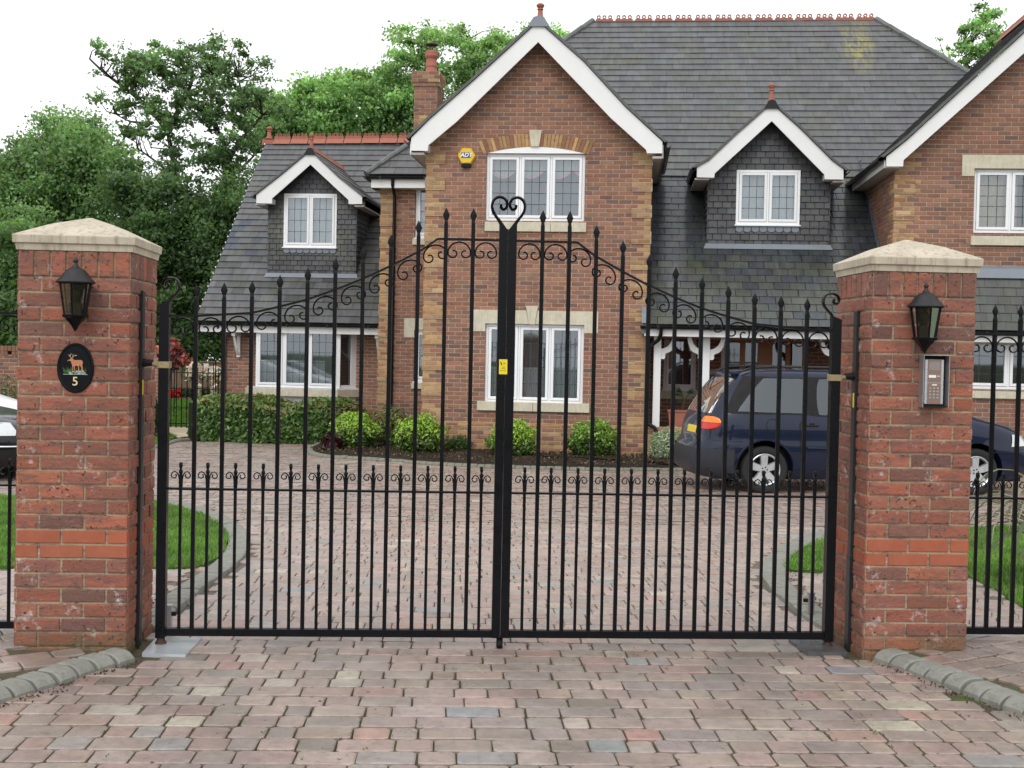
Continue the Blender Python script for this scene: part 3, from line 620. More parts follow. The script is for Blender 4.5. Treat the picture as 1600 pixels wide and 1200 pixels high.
# ================================================================ PILLARS
PBR=[(.36,.125,.075),(.32,.115,.074),(.38,.135,.085),(.29,.11,.074),(.32,.13,.088),(.235,.105,.076),(.20,.097,.076),(.36,.12,.068)]
PBR=[tuple(q*.87 for q in c) for c in PBR]
SMO=[(.34,.105,.055),(.355,.11,.058),(.33,.10,.053)]
PM=(.36,.30,.20)
def pillar(x0,label):
    x1=x0+.552; y0,y1=-.2,.352
    t=thing('brick_pillar',((x0+x1)/2,(y0+y1)/2,0),label,'pillar','brick gate pillars')
    off=t.location; mb=MB()
    def colf(u,v):
        k=int(v/.075)
        if k in (7,8): return None
        if v>1.95: return None
        return cj(random.choice(PBR[:5] if random.random()<.62 else PBR),.16)
    for O,U,Nn,ph in (((x0,y0,-.035),(1,0,0),(0,-1,0),0),((x1,y0,-.035),(0,1,0),(1,0,0),.1125),((x1,y1,-.035),(-1,0,0),(0,1,0),0),((x0,y1,-.035),(0,-1,0),(-1,0,0),.1125)):
        bricks(mb,O,U,(0,0,1),Nn,(0,0,.552,2.085),col=colf,mort=PM,relief=.007,ph=ph,ins=.005,jit=.0042,jw=.0058)
        # soldier course
        O=np.array(O);U=np.array(U);Nn=np.array(Nn)
        for k in range(7):
            a=k*.0789+.005;b=a+.069; z0,z1=1.956,2.081; c=cj(random.choice(PBR),.16); j=[random.uniform(0,.004) for _ in range(4)]
            q0=[(a,z0),(b,z0),(b,z1),(a,z1)]; q1=[(a+.004+j[0],z0+.004),(b-.004-j[1],z0+.004+j[2]),(b-.004,z1-.004),(a+.004,z1-.004-j[3])]
            f=lambda p,h:O+U*p[0]+np.array((0,0,p[1]))+Nn*h
            mb.add([f(p,0) for p in q0]+[f(p,.006) for p in q0]+[f(p,.009) for p in q1],[(8,9,10,11)]+[(i,(i+1)%4,4+(i+1)%4,4+i) for i in range(4)]+[(4+i,4+(i+1)%4,8+(i+1)%4,8+i) for i in range(4)],c)
    mb.build('brickwork',M['pillar'],t,off=off); mb=MB()
    for O,U,Nn,ph in (((x0,y0,-.035),(1,0,0),(0,-1,0),0),((x1,y0,-.035),(0,1,0),(1,0,0),.1125),((x1,y1,-.035),(-1,0,0),(0,1,0),0),((x0,y1,-.035),(0,-1,0),(-1,0,0),.1125)):
        bricks(mb,O,U,(0,0,1),Nn,(0,.525,.552,.675),col=lambda u,v: cj(random.choice(SMO),.05),mort=PM,relief=.007,ph=ph,ins=.002,jit=.0008,backing=False)
    mb.build('smooth_brick_band',M['smoothbrick'],t,off=off)
    cx,cy=(x0+x1)/2,(y0+y1)/2; mb=MB(); h=.276
    prof=[(h-.02,2.045),(h+.012,2.05),(h+.014,2.068),(h+.016,2.080),(h+.026,2.086),(h+.028,2.122),(h+.024,2.127),(h*.55,2.197),(.012,2.243),(.0,2.245)]
    vs=[];k=4
    for r,z in prof:
        for sx,sy in ((-1,-1),(1,-1),(1,1),(-1,1)): vs.append((cx+sx*r,cy+sy*r,z))
    n=len(prof); mb.add(vs,[(i*4+j,i*4+(j+1)%4,(i+1)*4+(j+1)%4,(i+1)*4+j) for i in range(n-1) for j in range(4)]+[(3,2,1,0)])
    mb.build('coping_cap',M['cap'],t,off=off)
    return t
PLX=-2.468+.002; PRX=1.925
pL=pillar(PLX,'red brick gate pillar with stag number plaque and black lantern')
pR=pillar(PRX,'red brick gate pillar with steel intercom under its black lantern')
# mounting strips on the pillars' inner faces, with the hinge arms
for t,xf,s,zt,ys in ((pL,PLX+.552,1,1.865,.02),(pR,PRX,-1,1.845,.02)):
    off=t.location; mb=MB(); a,b=xf+s*.006,xf+s*.024
    mb.box(min(a,b),-.02+ys-.03,.0,max(a,b),.03+ys-.03,zt,b=.002); st=mb.build('mounting_strip',M['ironmat'],t,off=off)
    mb=MB(); mb.box(min(b,b+s*.0015),-.022,1.322,max(b,b+s*.0015),-.004,1.400) ; mb.build('yellow_label',M['sticker'],st,off=off)
    mb=MB(); mb.tube([(b,-.012,1.49),(b+s*.05,-.012,1.49)],[.021,.017],10); mb.tube([(b+s*.004,-.012,1.49),(b+s*.012,-.012,1.49)],.026,6); mb.build('hinge_pin',M['black'],st,off=off,smooth=True)
    mb=MB(); mb.box(min(a,b+s*.003),-.02+ys-.033,.0,max(a,b+s*.003),.03+ys-.027,.52,b=.002); mb.build('strip_sleeve',M['ironmat'],st,off=off)

# ================================================================ GATES
GC=.007; YG=0.0
def railz(a):  # a = |x| from centre
    pts=[(1.80,1.737),(1.63,1.740),(1.342,1.762),(1.2,1.797),(1.053,1.839),(.9,1.896),(.757,1.958),(.61,2.030),(.46,2.112),(.372,2.176),(0,2.176)]
    for (a1,z1),(a0,z0) in zip(pts[:-1],pts[1:]):
        if a0<=a<=a1: return z0+(z1-z0)*(a-a0)/(a1-a0)
    return 2.176
def spear(mb,x,z,y=YG,s=1.0):   # z= tip
    n=[(.0105,z-.085),(.0085,z-.066),(.0185,z-.038),(.010,z-.018),(.0025,z-.002),(.0008,z)]
    mb.lathe(x,y,[(r*s,q) for r,q in n],k=8,sy=.45)
def cscroll(mb,xc,zc,ang,w=.0565,y=YG,r=.0046):
    pts=[]; R=.0285
    for i in range(26):
        th=math.pi*(1-0) + (i/25)*(1.62*math.pi); rr=R*(1-.62*(i/25)**1.1)
        pts.append((-w+R+rr*math.cos(th),-.064+rr*math.sin(th)))
    pts=pts[::-1]
    arch=[(-w*math.cos(t),-.064+.058*math.sin(t)) for t in np.linspace(0.08,math.pi-.08,16)]
    path=pts+arch+[(-x,z) for x,z in pts[::-1]]
    ca,sa=math.cos(ang),math.sin(ang)
    mb.tube([(xc+x*ca-z*sa,y,zc+x*sa+z*ca) for x,z in path],r,6,flat=1.25)
def lily(mb,x,z,y=YG,mz=1.0):
    for s in (-1,1):
        pts=[(s*.007,-.085),(s*.008,-.045),(s*.012,-.022),(s*.021,-.008),(s*.033,-.003),(s*.044,-.010),(s*.050,-.024)]
        for i in range(1,12):
            th=-i/11*1.25*math.pi; rr=.0165*(1-.045*i); pts.append((s*(.0335+rr*math.cos(th)),-.024+rr*math.sin(th)))
        mb.tube([(x+a,y,z+b) for a,b in pts],.0034,5,flat=1.3)
def sqbar(mb,x,z0,z1,w,y=YG): mb.box(x-w/2,y-w/2,z0,x+w/2,y+w/2,z1,b=.0015)
def tall(parent,off,x,z,w=.0205,z0=.09,y=YG,s=1.0):
    mb=MB(); sqbar(mb,x,z0,z-.08,w,y); b=mb.build('bar',M['iron'],parent,off=off)
    mb=MB(); mb.lathe(x,y,[(w*.62,z-.081),(w*.55,z-.07),(.0085,z-.064)],k=4,ph=math.pi/4); spear(mb,x,z,y,s); mb.build('spearhead',M['iron'],b,off=off,smooth=True)
def short(parent,off,x,z=.97,w=.0155,z0=.09,y=YG):
    mb=MB(); sqbar(mb,x,z0,z-.065,w,y); b=mb.build('short_bar',M['iron'],parent,off=off)
    mb=MB(); lily(mb,x,z-.045,y); mb.lathe(x,y,[(.004,z-.075),(.010,z-.055),(.011,z-.046),(.006,z-.036),(.006,z-.033)],k=8); mb.lathe(x,y,[(.007,z-.034),(.012,z-.022),(.0105,z-.002),(.009,z)],k=4,ph=math.pi/4); mb.build('scroll_finial',M['iron'],b,off=off,smooth=True)
def leaf_gate(s,label):
    t=thing('gate_leaf',(GC+s*1.80,YG,0),label,'gate','leaves of the driveway gate'); off=t.location
    X=lambda a:GC+s*a
    # hinge stile with cut top and hook scroll
    mb=MB(); xo,xi=X(1.815),X(1.765)
    mb.prism([(xo,.045),(xi,.045),(xi,1.815),(xo,1.795)],YG-.025,YG+.025); st=mb.build('hinge_stile',M['iron'],t,off=off)
    mb=MB()
    pa=[(1.772,1.79),(1.765,1.825),(1.74,1.852),(1.715,1.884),(1.708,1.912),(1.716,1.945),(1.742,1.965),(1.775,1.965),(1.800,1.948),(1.808,1.922),(1.797,1.903),(1.780,1.903),(1.772,1.917),(1.779,1.93)]
    P=smooth([(X(1.772+(a-1.772)*.86),1.79+(z-1.79)*.83) for a,z in pa],4); mb.tube([(p[0],YG,p[1]) for p in P],.0068,6,flat=3.0)
    mb.build('hook_scroll',M['iron'],st,off=off,smooth=True)
    mb=MB(); a,b=sorted((X(1.822),X(1.758))); mb.box(a,YG-.030,1.463,b,YG+.030,1.498,b=.002); mb.tube([(X(1.82),YG-.018,1.48),(X(1.865),YG-.012,1.487)],.012,8); mb.build('hinge_band',simple_band,st,off=off)
    mb=MB(); mb.lathe(X(1.79),YG,[(.026,.0),(.032,.004),(.030,.018),(.022,.030),(.020,.05)],k=14); mb.build('pivot_foot',M['rust'],st,off=off,smooth=True)
    # meeting stile
    mb=MB(); a,b=sorted((X(.0465),X(.0015))); 
    top=[(X(.0015),2.236),(X(.0095),2.236),(X(.0465),2.272),(X(.0465),.055),(X(.0015),.055)]
    mb.prism(top,YG-.025,YG+.025); ms=mb.build('meeting_stile',M['iron'],t,off=off)
    # half of the heart
    mb=MB(); hp=[(.036,2.255),(.052,2.285),(.070,2.310),(.083,2.333),(.088,2.360),(.080,2.387),(.060,2.404),(.038,2.405),(.018,2.395),(.008,2.375),(.011,2.352),(.026,2.341),(.038,2.349),(.041,2.366)]
    P=smooth([(X(a),z) for a,z in hp],4); mb.tube([(p[0],YG,p[1]) for p in P],.0082,6,flat=1.9)
    mb.prism([(X(.004),2.234),(X(.014),2.234),(X(.050),2.268),(X(.058),2.292),(X(.046),2.292)],YG-.012,YG+.012); mb.build('half_heart',M['iron'],ms,off=off,smooth=True)
    if s<0:
        mb=MB(); mb.box(-.028,YG-.0265,1.466,.016,YG-.0252,1.545); k=mb.build('warning_sticker',M['sticker'],ms,off=off)
        mb=MB()
        mb.prism([(-.022,1.528),(-.018,1.534),(-.015,1.524),(-.011,1.514),(-.013,1.512),(-.019,1.520)],YG-.0272,YG-.0266); mb.prism([(-.006,1.524),(.002,1.527),(.004,1.523),(-.004,1.521)],YG-.0272,YG-.0266)
        for a,b,z in ((-.022,.010,1.484),(-.016,.006,1.496),(-.012,.004,1.503)): mb.box(a,YG-.0272,z,b,YG-.0266,z+.0016)
        mb.build('printed_mark',M['black'],k,off=off)
        mb=MB(); mb.box(-.012,YG-.02,.0,.022,YG+.02,.055,b=.004); mb.tube([(.005,YG-.022,.04),(.005,YG-.03,.02),(.005,YG-.022,.0)],.016,10); mb.build('drop_bolt',M['iron'],ms,off=off)
    # rails
    mb=MB(); a,b=sorted((X(1.765),X(.047))); mb.box(a,YG-.02,.055,b,YG+.02,.094,b=.002); mb.build('bottom_rail',M['iron'],t,off=off)
    mb=MB(); mb.box(a,YG-.019,.826,b,YG+.019,.836,b=.0015); mb.build('middle_rail',M['iron'],t,off=off)
    mb=MB(); xs=[1.765,1.63,1.5,1.42,1.342,1.25,1.15,1.053,.95,.85,.757,.66,.56,.46,.376,.36,.2,.047]; n=len(xs); vs=[]
    for a in xs:
        z=railz(a); vs+=[(X(a),YG-.017,z-.0055),(X(a),YG+.017,z-.0055),(X(a),YG+.017,z+.0055),(X(a),YG-.017,z+.0055)]
    mb.add(vs,[(i*4+j,i*4+(j+1)%4,(i+1)*4+(j+1)%4,(i+1)*4+j) for i in range(n-1) for j in range(4)]+[(3,2,1,0),(n*4-4,n*4-3,n*4-2,n*4-1)])
    mb.build('top_rail',M['iron'],t,off=off)
    bars=[.185+.1445*i for i in range(11)]
    for a in bars:
        z=railz(a)+.166
        tall(t,off,X(a),z)
    ed=[.047]+bars+[1.765]
    for a,b in zip(ed[:-1],ed[1:]):
        c=(a+b)/2
        if b-a>.1: short(t,off,X(c))
        za,zb=railz(a+.01),railz(b-.01); ang=math.atan2(zb-za,(b-a-.02))
        if abs(c-.403)<.02: ang=-.30
        mb=MB(); wgap=(b-a)/2-.0115; cscroll(mb,X(c),railz(c)-.008 if c>.4 else 2.168,ang*s,w=wgap*(1/max(.9,math.cos(ang)))*.99); mb.build('rail_scroll',M['iron'],t,off=off,smooth=True)
    return t
simple_band=simple('old_brass_band',(.34,.27,.15),.5,.5,.5,.3,40,.2)
leaf_gate(-1,'left leaf of the black iron gate, with yellow sticker on its wide stile')
leaf_gate(1,'right leaf of the black iron gate, in front of the dark blue car')
# side railings beyond the pillars
def railing(xa,xb,label,first,zt=1.735,n_end=None):
    s=1 if xb>xa else -1
    t=thing('side_railing',(xa,.06,0),label,'railing','iron railings beside the gate pillars'); off=t.location; y=.06
    a,b=sorted((xa,xb))
    for nm,z0,z1 in (('top_rail',zt-.006,zt+.006),('middle_rail',.826,.836),('bottom_rail',.075,.112)):
        mb=MB(); mb.box(a,y-.018,z0,b,y+.018,z1,b=.0015); mb.build(nm,M['iron'],t,off=off)
    x=first; xs=[]
    while a<x<b: xs.append(x); x+=s*.1445
    for x in xs:
        tall(t,off,x,zt+.166,y=y,z0=.1)
    ex=[xs[0]-s*.1445]+xs
    for x in ex[:]:
        c=x+s*.07225
        if a+.01<c<b-.01: short(t,off,c,y=y,z0=.1)
        mb=MB(); 
        if a-.03<c<b: cscroll(mb,c,zt-.008,0,y=y,w=.061); mb.build('rail_scroll',M['iron'],t,off=off,smooth=True)
railing(PLX,-4.3,'black spiked railing at the left of the left brick pillar',float(gate(-5,600,.06)[0]))
xr=gate(1552,600,.06)[0]
railing(PRX+.552,4.4,'black spiked railing at the right of the right brick pillar',xr)
# hinge ground plates
def plate(px,lab,z=.012,m='galv'):
    P=[gate(*p) for p in px]
    gp=[ground(*p,dz=z) for p in px]; cx=sum(p[0] for p in gp)/4; cy=sum(p[1] for p in gp)/4
    mb=MB(); mb.hprism([(x,y) for x,y in gp],-.01,z); o=mb.build('ground_plate',M[m],off=(cx,cy,0)); o.location=(cx,cy,0); tag(o,lab,'metal plate','steel plates under the gate hinges')
plate([(222,1020),(290,1023),(316,996),(244,996)],'wet bright steel plate under the pivot of the left gate leaf')
plate([(1262,1019),(1324,1019),(1300,998),(1232,998)],'dark steel plate with square edge under the right gate pivot',.02,'darkplate')
for px,pz,s,l in (((262,1000)),(975),1,'small grey post stop behind the left gate post'),(((1266,985)),(960),-1,'small grey post stop behind the right gate post'):
    p=ground(px[0] if isinstance(px,tuple) else 262,990 if s>0 else 966,0) ; x,y=p
    t=thing('gate_stop',(x,y,0),l,'gate stop','small grey gate stops')
    mb=MB(); mb.box(-.02,-.02,-.02,.02,.02,.155,b=.002); mb.box(-.023,-.023,.155,.023,.023,.16); mb.build('post',M['steel'],t)
    mb=MB(); mb.tube([(s*.02,0,.11),(s*.045,0,.11)],.012,8); mb.build('rubber_buffer',M['black'],t)

# ================================================================ LANTERNS, PLAQUE, INTERCOM
def lantern(px,label):
    x,_,zt=gate(px,405 if px<800 else 445,-.29); x=float(x); z=float(gate(px,440 if px<800 else 478,-.29)[2])  # eave height
    t=thing('wall_lantern',(x,-.285,z),label,'lantern','black lanterns on the gate pillars'); k=6; ph=math.pi/6
    mb=MB(); mb.lathe(0,0,[(.094,-.008),(.097,-.002),(.086,.010),(.072,.022),(.060,.040),(.048,.055),(.034,.064),(.024,.068)],k=24,sy=.9); mb.lathe(0,0,[(.024,.066),(.020,.072),(.010,.084),(.008,.094),(.013,.100),(.013,.106),(.008,.112),(.005,.118),(.001,.121)],k=12)
    mb.build('lamp_roof',M['ironmat'],t,smooth=True)
    mb=MB()
    for j in range(6):
        a=2*math.pi*j/6+ph; mb.tube([(.076*math.cos(a),.072*math.sin(a),-.004),(.053*math.cos(a),.05*math.sin(a),-.165)],.0052,5)
    mb.lathe(0,0,[(.060,-.163),(.064,-.167),(.062,-.176),(.050,-.182),(.030,-.204),(.016,-.222),(.010,-.234),(.006,-.242),(.001,-.248)],k=6,ph=ph)
    mb.lathe(0,0,[(.084,-.012),(.080,-.004)],k=6,ph=ph); mb.build('lamp_frame',M['iron'],t)
    mb=MB(); vs=[]
    for r,z_ in ((.073,-.008),(.050,-.164)):
        for j in range(6):
            a=2*math.pi*j/6+ph; vs.append((r*math.cos(a),r*.94*math.sin(a),z_))
    mb.add(vs,[(j,(j+1)%6,6+(j+1)%6,6+j) for j in range(6)]); mb.build('lamp_glass',M['lamp_amber'],t)
    mb=MB(); mb.box(-.03,-.012,-.165,.03,.02,-.105); mb.lathe(0,0,[(.010,-.105),(.013,-.09),(.022,-.07),(.024,-.055),(.015,-.035),(.001,-.028)],k=12); mb.build('lamp_holder',M['black'],t,smooth=True)
    mb=MB(); mb.box(-.03,.05,-.12,.03,.082,.02,b=.004); mb.tube([(0,.06,-.20),(0,.02,-.23),(0,0,-.235)],.008,6); mb.build('wall_bracket',M['iron'],t)
lantern(118,'black lantern with amber glass above the oval stag plaque')
lantern(1448,'black lantern with amber glass above the steel intercom')
# oval plaque
cx_,_,cz_=gate(118,575,-.215); cx_=float(cx_); cz_=float(cz_)
t=thing('number_plaque',(cx_,-.207,cz_),'black oval plaque with a painted stag and the number 5','plaque')
def ell(rx,rz,n=40): return [(rx*math.cos(2*math.pi*i/n),rz*math.sin(2*math.pi*i/n)) for i in range(n)]
mb=MB(); n=40
rings=[(.091,.126,0),(.091,.126,-.010),(.087,.122,-.014),(.082,.117,-.014),(.077,.112,-.009)]
vs=[(x,y,z) for rx,rz,y in rings for x,z in ell(rx,rz,n)]
mb.add(vs,[(i*n+j,i*n+(j+1)%n,(i+1)*n+(j+1)%n,(i+1)*n+j) for i in range(4) for j in range(n)]+[tuple(4*n+j for j in range(n))]); mb.build('oval_plate',M['iron'],t,smooth=True)
def raised(name,polys,m,y0=-.0095,y1=-.013):
    mb=MB()
    for p in polys: mb.prism([(x,z) for x,z in p],y0,y1)
    return mb.build(name,M[m],t)
S=.0045
body=[(-.033,.040),(-.027,.044),(-.020,.049),(-.012,.047),(-.008,.041),(.002,.040),(.018,.041),(.030,.040),(.036,.034),(.038,.024),(.034,.018),(.036,.002),(.037,-.020),(.033,-.020),(.030,.000),(.026,.010),(.022,.014),(.018,.012),(.019,-.018),(.0155,-.018),(.013,.010),(.004,.011),(-.002,.012),(-.003,-.016),(-.007,-.016),(-.008,.008),(-.012,.008),(-.012,-.014),(-.0155,-.014),(-.015,.012),(-.019,.024),(-.022,.034),(-.027,.036),(-.038,.035),(-.039,.038)]
raised('stag_relief',[body],'deer')
mb=MB()
for path in ([(-.020,.048),(-.026,.056),(-.027,.068)],[(-.025,.056),(-.034,.066)],[(-.018,.049),(-.010,.058),(.004,.067)],[(-.012,.057),(-.012,.070)],[(-.004,.062),(.008,.063)],[(-.026,.062),(-.020,.073)]):
    mb.tube([(x,-.0115,z) for x,z in path],[.0019]+[.0011]*(len(path)-1),5)
mb.build('antlers',M['antler'],t)
mb=MB()
random.seed(3)
for i in range(16):
    x=random.uniform(-.05,.05); z=-.022+random.uniform(-.008,.006); r=random.uniform(.004,.009); mb.prism([(x+r*math.cos(a),z+.6*r*math.sin(a)) for a in np.linspace(0,2*math.pi,9)[:-1]],-.0095,-.0118-random.uniform(0,.002))
mb.build('painted_rocks',M['rockgrey'],t)
mb=MB()
for i in range(46):
    x=random.choice((random.uniform(-.056,-.02),random.uniform(.02,.055),random.uniform(-.01,.02))); h=random.uniform(.012,.032); lx=random.uniform(-.01,.01); mb.prism([(x-.0012,-.024),(x+.0012,-.024),(x+lx,-.024+h)],-.0095,-.0125)
mb.build('painted_reeds',M['reed'],t)
mb=MB(); mb.box(-.060,-.0112,-.0335,.060,-.0095,-.0305); mb.build('painted_line',M['rockgrey'],t)
def text(s,size,m,parent,loc,extr=.001,rot=(math.pi/2,0,0),name='lettering',bold=0.0,shear=0):
    c=bpy.data.curves.new(name,'FONT'); c.body=s; c.size=size; c.extrude=extr; c.align_x='CENTER'; c.align_y='CENTER'; c.offset=bold; c.shear=shear
    o=bpy.data.objects.new(name,c); COL.objects.link(o); dg=bpy.context.evaluated_depsgraph_get(); me=bpy.data.meshes.new_from_object(o.evaluated_get(dg)); bpy.data.objects.remove(o); bpy.data.curves.remove(c)
    me.materials.clear(); me.materials.append(M[m]); o=bpy.data.objects.new(name,me); COL.objects.link(o); o.parent=parent; o.location=loc; o.rotation_euler=rot; return o
text('5',.062,'cream',t,(0,-.0125,-.069),name='digit',bold=.0004)
random.seed(11)
# intercom
x0,_,z0=gate(1430,638,-.2); x1,_,z1=gate(1470,553,-.24); x0,z0,x1,z1=map(float,(x0,z0,x1,z1)); zc=(z0+z1)/2; w_=.140; hh=.275
xc=(float(gate(1432,600,-.2)[0])+ .078)
t=thing('intercom',(xc,-.207,zc-.137),'stainless intercom panel with keypad in a rain hood, on right pillar','intercom')
mb=MB(); d=.062
mb.box(-w_/2,-d,0,-w_/2+.003,0,hh); mb.box(w_/2-.003,-d,0,w_/2,0,hh); mb.box(-w_/2+.003,-d,hh-.003,w_/2-.003,0,hh); mb.build('rain_hood',M['steel'],t)
mb=MB(); mb.box(-w_/2+.003,-.012,0,w_/2-.003,0,hh-.003); mb.box(-w_/2+.010,-.05,.0,w_/2-.010,-.012,.01); mb.build('back_box',M['black'],t)
mb=MB(); mb.box(-.052,-.034,.016,.052,-.012,hh-.022,b=.003); mb.build('panel_frame',M['alloy'],t)
mb=MB(); mb.box(-.036,-.036,.020,.036,-.034,.128); mb.box(-.036,-.036,.131,.036,-.034,hh-.026); pp=mb.build('panel',M['bronze'],t)
mb=MB()
for r in range(4):
    for c in range(3): mb.box(-.027+c*.02,-.0385,.046+r*.0165,-.015+c*.02,-.036,.056+r*.0165,b=.001)
mb.build('keypad',M['steel'],pp)
mb=MB()
for r in range(9): mb.box(-.030,-.0375,.196+r*.0052,.030,-.036,.1985+r*.0052)
mb.build('speaker_grille',M['steel'],pp)
mb=MB(); mb.box(-.031,-.038,.156,.008,-.036,.170); mb.build('name_label',M['white'],pp)
mb=MB(); mb.box(.014,-.0375,.163,.030,-.036,.166); mb.build('indicator_mark',M['white'],pp)
mb=MB(); mb.box(-.012,-.0375,.1155,.014,-.036,.1215); mb.build('maker_mark',M['white'],pp)
# ================================================================ HOUSE (house-local coordinates: x along the front, y=d depth, z up)
house=thing('brick_house',HO,'large red brick house with slate roofs, buff quoins and white bargeboards','house',rz=HA)
def L(px,py,d): return H(px,py,d)
def HB(name,mb,m,parent=None,**k): return mb.build(name,m,parent or house,**k)
QN=.225*1.38
def quoin_col(xl,xr,zb,sidel=True,sider=True,w1=.32,w2=.21):
    def f(u,v):
        k=int(math.floor((v-zb)/.075)); w=w1 if (k//3)%2==0 else w2
        if sidel and u-xl<w: return cj(random.choice(BUFF),.12)
        if sider and xr-u<w: return cj(random.choice(BUFF),.12)
        return cj(random.choice(RED),.15)
    return f
def proud_quoin(mb,x,zb,zt,s,y,w=.335):   # proud three-course blocks at a corner x, s=+1 wall runs right
    z=zb; k=0
    while z<zt-.1:
        if k%2==0:
            a,b=sorted((x-s*.016,x+s*w)); z1=min(z+.225,zt); o=(a,y-.020,0)
            mb.box(a+.001,y-.0165,z+.006,b-.001,y+.0,z1-.006,cj(HMORT,.05))
            bricks(mb,(a,y-.0165,0),(1,0,0),(0,0,1),(0,-1,0),(0,z+.003,b-a,z1-.003),col=lambda u,v: cj(random.choice(BUFF),.14),relief=.007,ph=(.05 if s>0 else .0),backing=False)
        z+=.225; k+=1
def reveal(mb,x0,z0,x1,z1,y,dep=.09,c=(.25,.12,.08)):
    mb.face([(x0,y,z0),(x0,y+dep,z0),(x0,y+dep,z1),(x0,y,z1)],c); mb.face([(x1,y,z0),(x1,y,z1),(x1,y+dep,z1),(x1,y+dep,z0)],c)
    mb.face([(x0,y,z1),(x0,y+dep,z1),(x1,y+dep,z1),(x1,y,z1)],c); mb.face([(x0,y,z0),(x1,y,z0),(x1,y+dep,z0),(x0,y+dep,z0)],c)
def window(x0,z0,x1,z1,y,ncase=2,grid=(3,4),style='net',parent=None,label=None,proj=.0,sillw=True,open_head=0,trim='white'):
    """upvc casement window, frame face at depth y"""
    parent=parent or house; mb=MB(); f=.05; W=x1-x0; yd=y-proj
    m=0
    mb.box(x0,yd,z0,x0+f,yd+.07,z1,b=.004); mb.box(x1-f,yd,z0,x1,yd+.07,z1,b=.004); mb.box(x0+f,yd,z1-f,x1-f,yd+.07,z1,b=.004); mb.box(x0+f,yd,z0,x1-f,yd+.07,z0+f,b=.004)
    cw=(W-2*f)/ncase; pan=[]
    for i in range(ncase):
        a=x0+f+i*cw; b=a+cw; s=.052; q=.012 if i else .004
        if i: mb.box(a-.018,yd+.003,z0+f,a+.018,yd+.06,z1-f,b=.003)
        a2=a+(.018 if i else 0); b2=b-(.018 if i<ncase-1 else 0)
        mb.box(a2+.004,yd-.012,z0+f+.004,a2+s,yd+.045,z1-f-.004,b=.004); mb.box(b2-s,yd-.012,z0+f+.004,b2-.004,yd+.045,z1-f-.004,b=.004)
        mb.box(a2+s,yd-.012,z1-f-s,b2-s,yd+.045,z1-f-.004,b=.004); mb.box(a2+s,yd-.012,z0+f+.004,b2-s,yd+.045,z0+f+s,b=.004)
        pan.append((a2+s,z0+f+s,b2-s,z1-f-s))
    if sillw: mb.box(x0-.02,yd-.05,z0-.028,x1+.02,yd+.03,z0-.001,b=.004)
    wobj=HB('window',mb,M[trim],parent)
    for (a,c,b,d) in pan:
        g=MB(); t1,t2,t3,t4=[random.uniform(-.0035,.0035) for _ in range(4)]; g.add([(a-.004,yd+.02+t1,c-.004),(b+.004,yd+.02+t2,c-.004),(b+.004,yd+.02+t2+t3,d+.004),(a-.004,yd+.02+t1+t3,d+.004)],[(0,1,2,3)]); go=HB('pane',g,M['glass'],wobj)
        if grid:
            l=MB(); nx,nz=grid
            for i in range(1,nx): l.box(a+(b-a)*i/nx-.0045,yd+.0125,c,a+(b-a)*i/nx+.0045,yd+.0155,d)
            for i in range(1,nz): l.box(a,yd+.0122,c+(d-c)*i/nz-.0045,b,yd+.0152,c+(d-c)*i/nz+.0045)
            HB('leading',l,M['leadline'],wobj)
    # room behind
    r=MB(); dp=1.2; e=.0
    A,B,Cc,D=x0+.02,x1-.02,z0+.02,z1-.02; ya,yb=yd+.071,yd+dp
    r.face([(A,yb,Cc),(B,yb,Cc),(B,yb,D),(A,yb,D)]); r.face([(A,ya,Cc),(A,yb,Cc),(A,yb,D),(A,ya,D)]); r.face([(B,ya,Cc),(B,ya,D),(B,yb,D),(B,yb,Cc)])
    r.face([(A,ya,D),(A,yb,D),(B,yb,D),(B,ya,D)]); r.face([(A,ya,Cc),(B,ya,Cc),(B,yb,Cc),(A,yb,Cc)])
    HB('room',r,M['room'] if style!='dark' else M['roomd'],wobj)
    def curtain(a,b,c,d,yy,mm,fold=.11,amp=.014,bottom=None):
        mb=MB(); n=max(6,int((b-a)/.012)); xs=np.linspace(a,b,n+1); rows=[]
        tp=[(x,yy+amp*math.sin(x/fold*2*math.pi+math.sin(x*7)),d) for x in xs]; bt=[(x,yy+amp*math.sin(x/fold*2*math.pi+math.sin(x*7)+.4),(bottom(x) if bottom else c)) for x in xs]
        mb.add(bt+tp,[(i,i+1,n+2+i,n+1+i) for i in range(n)]); return HB('curtain',mb,M[mm],wobj,smooth=True)
    if style=='net': curtain(A,B,Cc,D,ya+.10,'net')
    if style=='swag':
        nsw=3.4; w_=(B-A)/nsw
        bot=lambda x: D-.20-.14*abs(math.sin((x-A)/w_*math.pi))
        curtain(A,B,Cc,D,ya+.09,'net',bottom=bot)
        mb=MB(); xs=np.linspace(A,B,60)
        for a,b in zip(xs[:-1],xs[1:]): mb.face([(a,ya+.082,bot(a)-.05),(b,ya+.082,bot(b)-.05),(b,ya+.082,bot(b)),(a,ya+.082,bot(a))])
        HB('curtain_trim',mb,M['pink'],wobj); curtain(A,B,Cc,D,ya+.35,'drapegrey',fold=.2)
    if style=='drapes': curtain(A,A+W*.42,Cc,D,ya+.09,'drape',fold=.09,amp=.025)
    if style=='half': curtain(A,B,Cc,D,ya+.22,'drapegrey',fold=.08); curtain(A,B,Cc,Cc+(D-Cc)*.45,ya+.1,'net',fold=.04)
    return wobj
M['drapegrey']=simple('grey_blind',(.12,.135,.14),.9,.1,0,.15,5,0)
def offs(px,py,d): return L(px,py,d)
